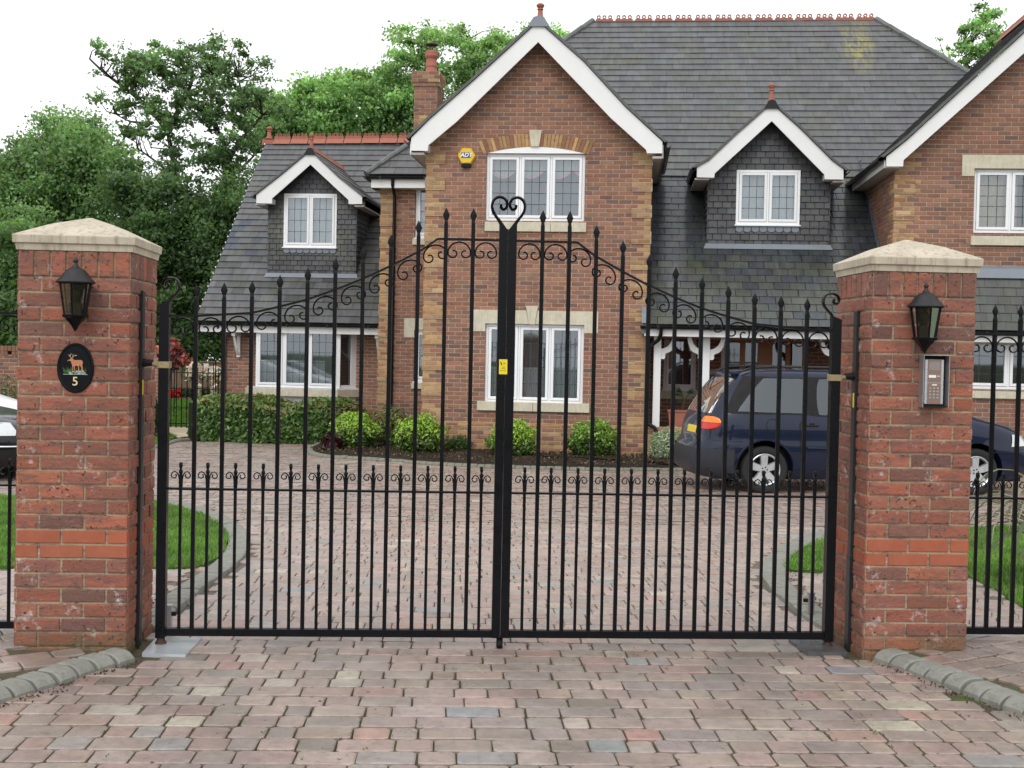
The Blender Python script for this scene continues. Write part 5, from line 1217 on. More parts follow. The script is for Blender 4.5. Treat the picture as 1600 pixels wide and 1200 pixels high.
# ---------- LEFT WING (wall d=5.3, gutter d=4.75)
LWD=5.3; LG=4.75
lx0=L(351,600,LWD)[0]; lgz=L(450,504,LG)[1]; lrd=9.8; 
lrL=L(413,221,lrd); lrz=lrL[1]; sL=(lrz-lgz)/(lrd-LG); spl=math.sqrt(1+sL*sL); zl=lambda d: lgz+sL*(d-LG)
lvx=(L(309,503,LG)[0]+lrL[0])/2
lvxR=wx0+.6
bwa=L(399,604,4.85); bwb=L(527,512,4.85)
mb=MB(); bricks(mb,(0,LWD,0),(1,0,0),(0,0,1),(0,-1,0),(lx0,gz0,lvxR,lgz+.2),holes=((bwa[0]+.05,bwa[1],bwb[0]+.2,bwb[1]),)); bricks(mb,(lx0,LWD,0),(0,1,0),(0,0,1),(-1,0,0),(0,gz0,9,lgz+4.6),clip=[(0,gz0),(9,gz0),(9,lgz+.3),(4.5,lrz-.15),(0,lgz+.5)]); HB('wing_wall',mb,M['masonry'])
V=np.array((0,1/spl,sL/spl)); Nn=np.array((0,-sL/spl,1/spl)); lnL=(lrd-LG)*spl
def lp(u,v,c):
    if v>2.2 and v<4.3 and u<1.6 and random.random()<.3: return cj((.055,.066,.085),.1)
    if v<2.6 and random.random()<.4: return cj(random.choice(TT),.15)
    return c
mb=MB(); tiles(mb,(lvx,LG,lgz),(1,0,0),V,Nn,[(0,0),(lvxR-lvx,0),(lvxR-lvx+.6,lnL),(0,lnL)],.227,.285,.020,TG,patch=lp)
for k in range(int(lnL/.227)+1):   # metal verge clips
    p=np.array((lvx-.012,LG,lgz))+V*(k*.227+.01); mb.box(p[0]-.012,p[1]-.01,p[2]-.0,p[0]+.01,p[1]+.02,p[2]+.035,(.8,.8,.8))
HB('wing_roof',mb,M['slate'])
mb=MB(); mb.face([(lvx,LG,lgz-.02),(lvx,lrd,lrz-.02),(lvx,lrd,lrz-.15),(lvx,LG,lgz-.15)],(.06,.06,.06)); mb.face([(lvx,lrd,lrz),(lvxR+.6,lrd,lrz),(lvxR+.6,2*lrd-LG,lgz),(lvx,2*lrd-LG,lgz)],rc); mb.face([(lvx,LG,lgz-.03),(lvx,2*lrd-LG,lgz-.03),(lvx,lrd,lrz-.02)],rc); HB('wing_rear_roof',mb,M['slate'])
crest(428,650,216,214,lrd,8,4); finial(421,198,216,lrd,w=1.1)
mb=MB(); a=L(411,219,lrd); b=L(430,218,lrd); mb.box(a[0],lrd-.1,a[1]-.14,b[0],lrd+.1,a[1]-.0); HB('ridge_end_tile',mb,M['terracotta'])
mb=MB(); mb.box(lvx+.02,LG+.03,lgz-.23,lvxR-.5,LG+.055,lgz-.05); HB('fascia',mb,M['wpaint']); mb=MB(); mb.box(lvx+.02,LG+.055,lgz-.23,lvxR-.5,LWD,lgz-.21); HB('soffit',mb,M['soffit'])
front_gutter(lvx-.02,wx0+.02,LG-.04,lgz-.03)
pxl=L(352,560,LWD)[0]; pipe([(pxl,LG,lgz-.08),(pxl,LG+.1,lgz-.2),(pxl,LWD-.05,lgz-.4),(pxl,LWD-.05,-.2)])
def gallows(px):
    x=L(px,540,LG+.1)[0]; mb=MB(); zt=lgz-.23; y0,y1=LG+.10,LWD-.01
    mb.box(x-.04,y1-.075,zt-.55,x+.04,y1,zt,b=.004); mb.box(x-.04,y0,zt-.08,x+.04,y1-.075,zt,b=.004)
    n=10; vs=[]
    for i in range(n+1):
        t=i/n; yy=y1-.07+(y0+.05-y1+.07)*t; zz=zt-.50+.44*t**1.0-.06*math.sin(t*math.pi); 
        for dx in (-.028,.028):
            for dq in (-.03,.03): vs.append((x+dx,yy-dq*.6,zz+dq))
    mb.add(vs,[(i*4+a_,i*4+b_,(i+1)*4+b_,(i+1)*4+a_) for i in range(n) for a_,b_ in ((0,1),(1,3),(3,2),(2,0))]); HB('gallows_bracket',mb,M['wpaint'])
gallows(364); gallows(588)
# bay window
bay=window(bwa[0],bwa[1],bwb[0],bwb[1],4.85,3,(3,5),'half')
mb=MB(); xr=bwb[0]
f=[(xr,4.86),(xr+.30,LWD)]
for z0_,z1_ in ((bwa[1],bwa[1]+.07),(bwb[1]-.07,bwb[1])): mb.hprism([(xr-.03,4.86),(xr,4.855),(xr+.33,LWD),(xr+.27,LWD)],z0_,z1_)
mb.hprism([(xr-.02,4.852),(xr+.07,4.875),(xr+.06,4.95),(xr-.02,4.93)],bwa[1],bwb[1]); mb.hprism([(xr+.24,5.18),(xr+.34,LWD),(xr+.26,LWD),(xr+.18,5.20)],bwa[1],bwb[1]); 
mb.hprism([(bwa[0]-.03,4.80),(xr+.03,4.80),(xr+.40,LWD),(bwa[0]-.33,LWD)],bwa[1]-.03,bwa[1]-.002)
HB('bay_frame',mb,M['white'],bay)
mb=MB(); mb.face([(xr+.05,4.92,bwa[1]+.05),(xr+.24,5.2,bwa[1]+.05),(xr+.24,5.2,bwb[1]-.05),(xr+.05,4.92,bwb[1]-.05)]); HB('bay_side_pane',mb,M['glass'],bay); mb=MB(); mb.hprism([(xr-.3,5.0),(xr+.02,5.0),(xr+.22,5.28),(xr-.3,5.28)],bwa[1],bwb[1]); HB('bay_interior',mb,M['room'],bay)
mb=MB(); mb.hprism([(bwa[0]-.06,4.77),(xr+.05,4.77),(xr+.44,LWD),(bwa[0]-.38,LWD)],bwa[1]-.19,bwa[1]-.032); HB('bay_stone_sill',mb,M['stone'])
mb=MB(); mb.hprism([(bwa[0],4.86),(xr,4.86),(xr+.35,LWD),(bwa[0]-.3,LWD)],gz0,bwa[1]-.19); HB('bay_base',mb,M['masonry'])
mb=MB(); x_,z_=L(500,600,5.3); mb.lathe(x_,5.25,[(.02,bwa[1]+.05),(.02,bwa[1]+.16),(.19,bwa[1]+.16),(.17,bwa[1]+.2),(.05,bwa[1]+.42)],k=16); HB('table_lamp',mb,M['black'],bay)
# left dormer
d2=face_depth(490,430,zl)
dormer(d2,(418,556,429),(443,303,527,386),
  [(485,235),(440,272.5),(400.5,303.7),(400.5,317.5)],[(485,235),(530,277.5),(565.7,306),(565.7,318.7)],
  [(485,257),(425,310),(425,318)],[(485,257),(544.5,312.5),(544.5,318.7)],None,(487,208,233),zl,sL,'',(3,4))
# ---------- RIGHT WING (front plane d=0)
ax_=9.5
o1=L(1392,242,-.32); o2=L(1600,52,-.32); m_=(o2[1]-o1[1])/(o2[0]-o1[0]); zA=o1[1]+m_*(ax_-o1[0])
i1=L(1412,250,-.32); i2=L(1600,83,-.32); m2=(i2[1]-i1[1])/(i2[0]-i1[0]); zI=i1[1]+m2*(ax_-i1[0])
rz5=L(1392,260,0)[1]
wa=L(1519,364,.05); wb=L(1519,264,.05); WR=(wa[0],wa[1],wa[0]+1.77,wb[1])
la=L(1500,607,.05); lb=L(1500,532,.05); WRl=(la[0],la[1],la[0]+2.3,lb[1])
xR=2*ax_-rwx
mb=MB(); wz_=i1[1]+m2*(rwx-i1[0])+.10; poly=[(rwx,gz0),(xR,gz0),(xR,wz_),(ax_,zI+.10),(rwx,wz_)]
def rcol(u,v):
    k=int(math.floor((v-.36)/.075)); w=.34 if (k//3)%2==0 else .22
    return cj(random.choice(BUFF),.12) if u-rwx<w else cj(random.choice(RED),.15)
bricks(mb,(0,0,0),(1,0,0),(0,0,1),(0,-1,0),(rwx,gz0,xR,zI+.15),holes=(WR,WRl),clip=poly,col=rcol)
proud_quoin(mb,rwx,.36,rz5-.05,1,-.008)
def rside(u,v): 
    return cj(random.choice(BUFF),.12) if u<(.34 if int(math.floor((v-.36)/.075))//3%2==0 else .22) else cj(random.choice(RED),.15)
bricks(mb,(rwx,0,0),(0,1,0),(0,0,1),(-1,0,0),(0,zP-.2,5,rz5+.15),col=rside)
z=.36;k=0
while z<rz5-.2:
    if k%2==0: bricks(mb,(rwx-.016,-.016,0),(0,1,0),(0,0,1),(-1,0,0),(0,z+.003,.34,z+.222),col=lambda u,v: cj(random.choice(BUFF),.14))
    z+=.225;k+=1
reveal(mb,*WR,0); reveal(mb,*WRl,0)
HB('right_wing_wall',mb,M['masonry'])
window(WR[0],WR[1],WR[2],WR[3],.05,3,(3,5),'drapes'); window(WRl[0],WRl[1],WRl[2],WRl[3],.05,3,(3,4),'dark')
mb=MB(); a=L(1503,262,0); b=L(1503,242,0); mb.prism([(a[0],b[1]),(WR[2]+.2,b[1]),(WR[2]+.2,WR[3]-.13),(WR[2]+.01,WR[3]-.13),(WR[2]+.01,WR[3]),(WR[0]-.01,WR[3]),(WR[0]-.01,WR[3]-.13),(a[0],WR[3]-.13)],-.022,.045); HB('stone_lintel',mb,M['stone'])
mb=MB(); s0=L(1517,383,-.05); mb.box(s0[0],-.06,s0[1],WR[2]+.05,.05,s0[1]+.155,b=.006); HB('stone_sill',mb,M['stone'])
mb=MB(); s0=L(1518,622,-.05); mb.box(WRl[0]-.05,-.06,s0[1],WRl[2]+.05,.05,WRl[1]-.032,b=.006); HB('stone_sill',mb,M['stone'])
f1=L(1385,245,-.32); f2=L(1385,260,-.32); f3=L(1411,260,-.32)
for s in (-1,1):
    mx_=lambda x: x if s<0 else 2*ax_-x
    mb=MB(); poly=[(ax_,zA),(o1[0]+.25,o1[1]+.25*m_-.0),(f1[0],f1[1]),(f2[0],f2[1]),(f3[0],f3[1]),(i1[0],i1[1]),(ax_,zI)]
    mb.prism([(mx_(x),z) for x,z in poly],-.32,-.285); xs=sorted((mx_(f2[0]+.004),mx_(f3[0]-.004))); mb.box(xs[0],-.285,f2[1]+.004,xs[1],.02,f2[1]+.12); HB('bargeboard',mb,M['wpaint'])
prof=[(ax_,zA+.02),(o1[0]+.25,o1[1]+.25*m_+.02),(f1[0]-.06,f1[1]-.02)]
gable_roof([prof,[(2*ax_-x,z) for x,z in prof]],-.36,6.5)
ridge_strip(ax_,zA+.10,-.36,6.4,r=.09)
side_gutter(f1[0]-.09,f1[1]-.03,-.33,3.0); mb=MB(); mb.box(f1[0]-.02,-.28,f2[1]-.02,rwx,3.0,f2[1]+.01); HB('soffit',mb,M['soffit']); mb=MB(); mb.box(f1[0]-.025,-.28,f2[1]-.02,f1[0]-.005,3.0,f1[1]-.05); HB('fascia',mb,M['wpaint'])
# stepped flashing against the side wall
mb=MB(); n=15
for i in range(n):
    y=PD+.4+(WD-PD-.4)*i/n; mb.face([(rwx-.012,y,zp(y)+.0),(rwx-.012,y+.24,zp(y+.24)),(rwx-.012,y+.24,zp(y+.24)+.10),(rwx-.012,y,zp(y+.24)+.07)])
HB('stepped_flashing',mb,M['lead'])
# lean-to roof in front of the right wing
fz=L(1560,422,0)[1]; lxx=L(1515,470,0)[0]; sR=(fz-zP)/(0-PD+.0); 
sR_=math.sqrt(1+sR*sR)
LD=PD; 
V=np.array((0,1/sR_,sR/sR_)); Nn=np.array((0,-sR/sR_,1/sR_)); l=(0-PD)*sR_
mb=MB(); tiles(mb,(rwx,PD,zP),(1,0,0),V,Nn,[(0,0),(5,0),(5,l),(0,l)],.150,.20,.014,TT,gap=.004); HB('lean_to_roof',mb,M['slate'])
mb=MB(); mb.box(rwx,-.05,fz-.03,rwx+5,-.001,fz+.06); mb.add([(rwx,-.05,fz+.02),(rwx+5,-.05,fz+.02),(rwx+5,-.085,fz-.14),(rwx,-.085,fz-.14)],[(0,1,2,3)]); HB('lead_flashing',mb,M['lead'])
mb=MB(); mb.box(rwx,PD+.045,zP-.20,rwx+5,0,zP-.17); HB('soffit',mb,M['soffit'])
# rear and side mass so the house is closed from other angles
mb=MB(); bricks(mb,(xl0+.3,WD,0),(0,1,0),(0,0,1),(-1,0,0),(0,4.4,7.5,5.0)) ; mb.box(wx0+.05,WD+.4,gz0,xR-.1,11,4.85,RED[0]); HB('rear_wall',mb,M['masonry'])
# ---------- alarm box
ax,az=L(729,244,-.04)
al=thing('alarm_box',HO+hx*ax+hy*(-.02)+np.array((0,0,az)),'yellow hexagonal burglar alarm box on the brick gable beside the upper window','alarm',rz=HA)
r=.165; hexp=[(r*math.cos(math.radians(60*i)),r*.98*math.sin(math.radians(60*i))) for i in range(6)]
mb=MB(); n=6; vs=[(x*1.0,0,z) for x,z in hexp]+[(x*.98,-.045,z*.98) for x,z in hexp]+[(x*.86,-.07,z*.86) for x,z in hexp]
mb.add(vs,[(i+k*6,(i+1)%6+k*6,(i+1)%6+6+k*6,i+6+k*6) for k in (0,1) for i in range(6)]+[tuple(range(12,18))]); mb.build('box_cover',M['yellow'],al)
mb=MB(); mb.box(-.083,-.0735,-.038,.083,-.0705,.058); bl_=mb.build('blue_panel',M['blue'],al)
text('ADT',.098,'white',bl_,(0,-.0745,.010),extr=.001,bold=.003,shear=.2)
mb=MB(); mb.box(-.085,-.065,-.20,.085,-.0,-.135,b=.012); mb.build('strobe_base',M['black'],al)
# ================================================================ CAR (rear at left, facing right)
def spow(v,p): return math.copysign(abs(v)**p,v)
class Car:
    def __init__(s,levels,nexp=5.0,K=1.0): s.K=K; s.lv=[(a,b*K,c*K,d) for a,b,c,d in levels]; s.n=nexp   # (z,xr,xf,w)
    def at(s,z):
        L_=s.lv
        for a,b in zip(L_[:-1],L_[1:]):
            if a[0]<=z<=b[0]:
                t=(z-a[0])/(b[0]-a[0]); return [a[i]+(b[i]-a[i])*t for i in (1,2,3)]
        return list((L_[0] if z<L_[0][0] else L_[-1])[1:4])
    def side_y(s,x,z):
        xr,xf,w=s.at(z); c,a=(xr+xf)/2,(xf-xr)/2; t=min(1,abs((x-c)/a)); return -w*(1-t**s.n)**(1/s.n)
    def pt(s,t,z,off):
        xr,xf,w=s.at(z); c,a=(xr+xf)/2,(xf-xr)/2; X=spow(math.cos(t),2/s.n); Y=spow(math.sin(t),2/s.n)
        nx=abs(X)**(s.n-1)*(1 if X>0 else -1)/a; ny=abs(Y)**(s.n-1)*(1 if Y>0 else -1)/w; l=math.hypot(nx,ny)+1e-9
        return (c+a*X+off*nx/l,w*Y+off*ny/l,z)
    def t_of(s,x,z):
        xr,xf,w=s.at(z); c,a=(xr+xf)/2,(xf-xr)/2; X=max(-1,min(1,(x-c)/a)); return -math.acos(spow(X,s.n/2))
    def rear_x(s,y,z):
        xr,xf,w=s.at(z); c,a=(xr+xf)/2,(xf-xr)/2; t=min(1,abs(y/w)); return c-a*(1-t**s.n)**(1/s.n)
    def body(s,k=96):
        mb=MB(); zs=[]
        for a,b in zip(s.lv[:-1],s.lv[1:]):
            m=max(1,int((b[0]-a[0])/.05)); zs+=[a[0]+(b[0]-a[0])*i/m for i in range(m)]
        zs.append(s.lv[-1][0]); vs=[]
        for z in zs:
            xr,xf,w=s.at(z); c,a=(xr+xf)/2,(xf-xr)/2
            for j in range(k):
                t=2*math.pi*j/k; vs.append((c+a*spow(math.cos(t),2/s.n),w*spow(math.sin(t),2/s.n),z))
        n=len(zs); fs=[(i*k+j,i*k+(j+1)%k,(i+1)*k+(j+1)%k,(i+1)*k+j) for i in range(n-1) for j in range(k)]+[tuple(range(k-1,-1,-1)),tuple((n-1)*k+j for j in range(k))]
        mb.add(vs,fs); return mb
def patch(car,quad,off,nu=10,nv=6,face='side',sgn=1):
    if face=='side': quad=[(q[0]*car.K,q[1]) for q in quad]
    """quad: 4 corners (x,z) bl,br,tr,tl -> grid laid on the car skin"""
    mb=MB(); vs=[]
    for j in range(nv+1):
        for i in range(nu+1):
            u,v=i/nu,j/nv; p=[(quad[0][k]*(1-u)+quad[1][k]*u)*(1-v)+(quad[3][k]*(1-u)+quad[2][k]*u)*v for k in (0,1)]
            if face=='side':
                z_=p[1]; tt=[car.t_of(quad[k][0],quad[k][1]) for k in range(4)]; vs.append(car.pt((tt[0]*(1-u)+tt[1]*u)*(1-v)+(tt[3]*(1-u)+tt[2]*u)*v,z_,off))
            elif face=='t': vs.append(car.pt(math.radians(p[0]),p[1],off))
            elif face=='rear': vs.append((car.rear_x(p[0],p[1])-off,p[0],p[1]))
    mb.add(vs,[(j*(nu+1)+i,j*(nu+1)+i+1,(j+1)*(nu+1)+i+1,(j+1)*(nu+1)+i) for j in range(nv) for i in range(nu)]); return mb
def line_on(car,pts,off,r,n=6):
    pts=[(a*car.K,b) for a,b in pts]
    P=[]
    for (x0,z0),(x1,z1) in zip(pts[:-1],pts[1:]):
        for i in range(n): t=i/n; x,z=x0+(x1-x0)*t,z0+(z1-z0)*t; P.append((x,car.side_y(x,z)-off,z))
    x,z=pts[-1]; P.append((x,car.side_y(x,z)-off,z)); mb=MB(); mb.tube(P,r,5); return mb
def wheel(parent,x,y,rad,sgn,mats=('tyre','alloy')):
    t=MB(); prof=[(rad*.66,.0),(rad*.70,-.015),(rad*.86,-.028),(rad*.95,-.018),(rad*.995,.01),(rad,.05),(rad,.15),(rad*.95,.20),(rad*.66,.2)]
    k=36; vs=[(x+r*math.cos(2*math.pi*j/k),y+sgn*w_,rad+r*math.sin(2*math.pi*j/k)) for r,w_ in prof for j in range(k)]; n=len(prof)
    t.add(vs,[(i*k+j,i*k+(j+1)%k,(i+1)*k+(j+1)%k,(i+1)*k+j) for i in range(n-1) for j in range(k)]); w_=t.build('wheel',M['tyre'],parent,smooth=True)
    t=MB(); prof=[(rad*.69,-.008),(rad*.66,-.014),(rad*.61,.0),(rad*.60,.10)]
    vs=[(x+r*math.cos(2*math.pi*j/k),y+sgn*q,rad+r*math.sin(2*math.pi*j/k)) for r,q in prof for j in range(k)]
    t.add(vs,[(i*k+j,i*k+(j+1)%k,(i+1)*k+(j+1)%k,(i+1)*k+j) for i in range(3) for j in range(k)])
    for q in range(5):
        a=2*math.pi*q/5+.35; ca,sa=math.cos(a),math.sin(a)
        def pt(r,s_,d): return (x+r*ca-s_*sa,y+sgn*d,rad+r*sa+s_*ca)
        w0,w1=rad*.115,rad*.16
        vs=[pt(rad*.12,-w0,.0),pt(rad*.62,-w1,-.004),pt(rad*.62,w1,-.004),pt(rad*.12,w0,.0),pt(rad*.12,-w0*1.3,.03),pt(rad*.62,-w1*1.2,.02),pt(rad*.62,w1*1.2,.02),pt(rad*.12,w0*1.3,.03)]
        t.add(vs,[(0,1,2,3),(0,4,5,1),(3,2,6,7)])
    vs=[(x+rad*.19*math.cos(2*math.pi*j/12),y+sgn*-.002,rad+rad*.19*math.sin(2*math.pi*j/12)) for j in range(12)]; t.add(vs,[tuple(range(12))])
    t.build('rim',M['alloy'],w_,smooth=True)
    t=MB(); 
    for q in range(5):
        a=2*math.pi*q/5; cx,cz=x+rad*.11*math.cos(a),rad+rad*.11*math.sin(a); t.add([(cx+.011*math.cos(b),y+sgn*-.006,cz+.011*math.sin(b)) for b in np.linspace(0,2*math.pi,9)[:-1]],[tuple(range(8))])
    t.add([(x+rad*.6*math.cos(2*math.pi*j/24),y+sgn*.09,rad+rad*.6*math.sin(2*math.pi*j/24)) for j in range(24)],[tuple(range(24))])
    t.build('brake_and_bolts',M['black'],w_)
def cut_arches(ob,xs,r,zc):
    import bmesh
    for x in xs:
        me=bpy.data.meshes.new('cut'); bm=bmesh.new(); bmesh.ops.create_cone(bm,cap_ends=True,segments=40,radius1=r,radius2=r,depth=2.6); bmesh.ops.rotate(bm,verts=bm.verts,matrix=Matrix.Rotation(math.pi/2,3,'X')); bmesh.ops.translate(bm,verts=bm.verts,vec=(x,0,zc)); bm.to_mesh(me); bm.free()
        c=bpy.data.objects.new('cut',me); COL.objects.link(c); c.parent=ob.parent
        md=ob.modifiers.new('b','BOOLEAN'); md.operation='DIFFERENCE'; md.object=c; md.solver='EXACT'
        bpy.context.view_layer.update(); dg=bpy.context.evaluated_depsgraph_get(); nm=bpy.data.meshes.new_from_object(ob.evaluated_get(dg)); ob.modifiers.clear(); ob.data=nm; bpy.data.objects.remove(c)
    ob.data.polygons.foreach_set('use_smooth',[True]*len(ob.data.polygons)); ob.data.set_sharp_from_angle(angle=math.radians(30))
ra=np.array(ground(1188,771)); fa=np.array(ground(1518,773.5)); dv=fa-ra; wb=np.linalg.norm(dv); yaw=math.atan2(dv[1],dv[0]); SC=.975; KX=wb/SC/2.84; print('KX',KX)
def place_local(p0,yaw,x,y,sc=1): return (p0[0]+(x*math.cos(yaw)-y*math.sin(yaw))*sc,p0[1]+(x*math.sin(yaw)+y*math.cos(yaw))*sc)
RW=.86*KX; yw=-.86; WB=2.84*KX
ra=ra+np.array((.05,0)); org=(ra[0]-(RW*math.cos(yaw)-yw*math.sin(yaw))*SC,ra[1]-(RW*math.sin(yaw)+yw*math.cos(yaw))*SC)
car=thing('parked_car',(org[0],org[1],G(*org)),'dark blue people carrier seen from its rear corner, parked by the porch','car',rz=yaw); car.scale=(SC,SC,SC)
lev=[(.20,.12,4.50,.80),(.27,.03,4.60,.86),(.36,.0,4.64,.885),(.50,-.005,4.64,.90),(.60,.01,4.62,.905),(.68,.045,4.58,.905),(.72,.07,4.55,.90),(.86,.09,4.44,.905),(.95,.11,4.28,.90),(1.03,.14,3.98,.885),(1.09,.17,3.78,.865),(1.20,.22,3.58,.835),(1.35,.31,3.33,.79),(1.50,.42,3.08,.745),(1.60,.51,2.92,.71),(1.65,.58,2.80,.67),(1.685,.72,2.6,.60),(1.70,.95,2.35,.48)]
cm=Car(lev,6.0,KX); bo=cm.body().build('body',M['navy'],car); cut_arches(bo,(RW,RW+WB),.395,.33)
mb=MB(); mb.box(.25,-.70,.18,4.4*KX,.70,.60); mb.build('underbody',M['black'],car)
for x in (RW,RW+WB):
    for s in (1,-1): wheel(car,x,s*yw,.325,s)
def P(m,name,mt,par=None,**k): return m.build(name,M[mt],par or car,**k)
wi=P(patch(cm,[(.62,1.085),(1.86-.42,1.085),(1.86-.42,1.585),(.80,1.60)],.004,12,8),'side_window','black',smooth=True)
for q,nm in (([(.50,1.12),(1.40,1.105),(1.40,1.575),(.86,1.575)],'side_pane'),):
    P(patch(cm,q,.007,12,8),nm,'carglass',wi,smooth=True)
w2=P(patch(cm,[(.36,1.09),(.70,1.085),(.92,1.60),(.62,1.60)],.0035,8,8),'rear_quarter_trim','black',smooth=True)
w3=P(patch(cm,[(1.44,1.075),(2.35,1.06),(2.35,1.60),(1.44,1.60)],.004,10,8),'door_window','black',smooth=True)
P(patch(cm,[(1.56,1.09),(2.30,1.075),(2.30,1.575),(1.60,1.575)],.007,10,8),'door_pane','carglass',w3,smooth=True)
w4=P(patch(cm,[(2.40,1.06),(3.45,1.06),(3.05,1.52),(2.40,1.60)],.004,10,8),'front_door_window','black',smooth=True)
P(patch(cm,[(-.62,1.08),(.62,1.08),(.56,1.60),(-.56,1.60)],.006,12,8,'rear'),'rear_window','carglass',smooth=True)
P(patch(cm,[(-.34,.79),(.12,.79),(.12,.89),(-.34,.89)],.008,6,3,'rear'),'number_plate','plate')
def lens(zs,name,m):
    mb=MB(); nu=14; vs=[]
    for v in zs:
        h=math.sqrt(max(0,1-abs(v)**2.4))
        for i in range(nu+1):
            u=-1+2*i/nu; tt=-155+16*u*(h if u>0 else .75+.25*h); vs.append(cm.pt(math.radians(tt),.952+.088*v,.010+.008*math.sqrt(max(0,1-u*u))))
    n=len(zs); mb.add(vs,[(j*(nu+1)+i,j*(nu+1)+i+1,(j+1)*(nu+1)+i+1,(j+1)*(nu+1)+i) for j in range(n-1) for i in range(nu)]); P(mb,name,m,smooth=True)
lens([.03,.2,.4,.6,.75,.88,.96,.995],'indicator_lens','amber')
lens([-.995,-.96,-.88,-.75,-.6,-.4,-.2,-.03],'tail_lamp','red')
mb=MB(); rows=[]
def bump(zs,off):
    vs=[];k=60
    for z in zs:
        xr,xf,w_=cm.at(z); c,a=(xr+xf)/2,(xf-xr)/2
        for j in range(k):
            t=math.pi*.5+math.pi*(j/(k-1)); x=c+(a+off)*spow(math.cos(t),2/6.); y=(w_+off)*spow(math.sin(t),2/6.); vs.append((x,y,z))
    keep=[]
    mb=MB(); mb.add(vs,[(i*k+j,i*k+j+1,(i+1)*k+j+1,(i+1)*k+j) for i in range(len(zs)-1) for j in range(k-1) if max(vs[i*k+j][0],vs[i*k+j+1][0])<.52]); return mb
P(bump([.20,.27,.36,.48,.575,.60],.022),'rear_bumper','bumper',smooth=True)
P(line_on(cm,[(.5,.715),(.10,.725),(.07,.725)],.006,.010),'bumper_trim','chrome',smooth=True) if False else None
P(line_on(cm,[(.06,.72),(.56,.715)],.004,.006),'body_crease','navy',smooth=True)
P(line_on(cm,[(1.40,.635),(2.3,.63)],.008,.012),'rub_strip','navy',smooth=True); P(line_on(cm,[(2.38,.63),(3.3,.625)],.008,.012),'rub_strip','navy',smooth=True)
P(line_on(cm,[(1.36,1.06),(1.30,.95),(1.31,.72),(1.34,.40)],.001,.006),'door_seam','black'); P(line_on(cm,[(2.37,1.60),(2.37,.95),(2.36,.35)],.001,.006),'door_seam','black'); P(line_on(cm,[(1.31,.34),(3.4,.34)],.001,.006),'sill_seam','black'); P(line_on(cm,[(.42,1.62),(.32,1.35),(.20,1.08),(.17,.73)],.001,.006),'tailgate_seam','black')
mb=MB(); cx,cz=.94,.935
P(line_on(cm,[(cx+.085/KX*math.cos(a),cz+.085*math.sin(a)) for a in np.linspace(0,2*math.pi,25)],.001,.0045,1),'fuel_flap','black')
mb=MB(); P(line_on(cm,[((RW+.41*math.cos(a))/KX,.33+.41*math.sin(a)) for a in np.linspace(.15,math.pi-.15,24)],.004,.012,1),'arch_lip','navy',smooth=True); mb=MB(); x=1.46*KX; y=cm.side_y(x,.935); mb.box(x-.09,y-.028,.925,x+.09,y-.010,.95,b=.006); mb.lathe(x+.0,y-.004,[(.035,.95),(.035,.975)],k=12,sy=.3); P(mb,'door_handle','black')
mb=MB(); x=2.52*KX; y=cm.side_y(x,.93); mb.box(x-.09,y-.028,.92,x+.09,y-.010,.945,b=.006); P(mb,'door_handle','black')
for s in (1,-1):
    mb=MB(); mb.tube([(.62,s*-.59,1.655),(.80,s*-.565,1.715),(1.1,s*-.555,1.735),(2.3*KX,s*-.555,1.735),(2.6*KX,s*-.57,1.70),(2.7*KX,s*-.575,1.66)],.016,8); P(mb,'roof_rail','ironmat',smooth=True)
mb=MB(); mb.box(.50,-.55,1.60,.62,.55,1.665,b=.02); P(mb,'rear_spoiler','navy')
hl=patch(cm,[(4.18,.68),(4.50,.70),(4.44,.82),(4.20,.85)],.010,6,4); P(hl,'headlight','lens',smooth=True)
P(line_on(cm,[(3.9,.60),(4.6,.58)],.004,.006),'nose_seam','black')
mb=MB(); mb.lathe(3.2*KX,-1.0,[(.02,1.02),(.09,1.04),(.10,1.12),(.06,1.17),(.01,1.18)],k=12,sx=.7); P(mb,'door_mirror','navy',smooth=True)
mb=MB()
for x in (1.25,1.75): mb.box(x,-.55,.6,x+.12,-.15,1.28,b=.05); mb.box(x,.15,.6,x+.12,.55,1.28,b=.05)
P(mb,'seats','ironmat')
# ---- black car at the far left, only its nose shows beside the pillar
lev2=[(.18,.12,4.30,.74),(.26,.03,4.40,.80),(.40,.0,4.44,.84),(.55,.02,4.42,.85),(.66,.05,4.34,.85),(.76,.08,4.16,.845),(.86,.12,3.75,.83),(.94,.2,3.30,.80),(1.02,.6,2.95,.76),(1.2,.9,2.6,.68),(1.35,1.15,2.3,.62),(1.40,1.4,2.05,.5)]
c2=Car(lev2,4.5)
nose=np.array(ground(30,752)); y2=math.radians(-12)
o2_=(nose[0]-(4.30*math.cos(y2)+.55*math.sin(y2)),nose[1]-(4.30*math.sin(y2)-.55*math.cos(y2)))
car2=thing('parked_car',(o2_[0],o2_[1],G(0,9)),'glossy black car at the left edge, its nose half hidden by the pillar','car',rz=y2)
bo=c2.body().build('body',M['blackcar'],car2); cut_arches(bo,(.8,3.45),.35,.30)
for x in (.8,3.45):
    for s in (1,-1): wheel(car2,x,s*-.82,.30,s)
mb=MB(); mb.box(.2,-.62,.18,4.1,.62,.55); mb.build('underbody',M['black'],car2)
patch(c2,[(3.72,.60),(4.27,.60),(4.12,.76),(3.80,.79)],.010,8,5).build('headlight',M['lens'],car2,smooth=True)
line_on(c2,[(3.9,.46),(4.30,.46),(4.42,.46)],.012,.012).build('chrome_strip',M['chrome'],car2)
patch(c2,[(1.3,.98),(2.9,.98),(2.4,1.33),(1.5,1.33)],.008,10,6).build('side_window',M['carglass'],car2,smooth=True)
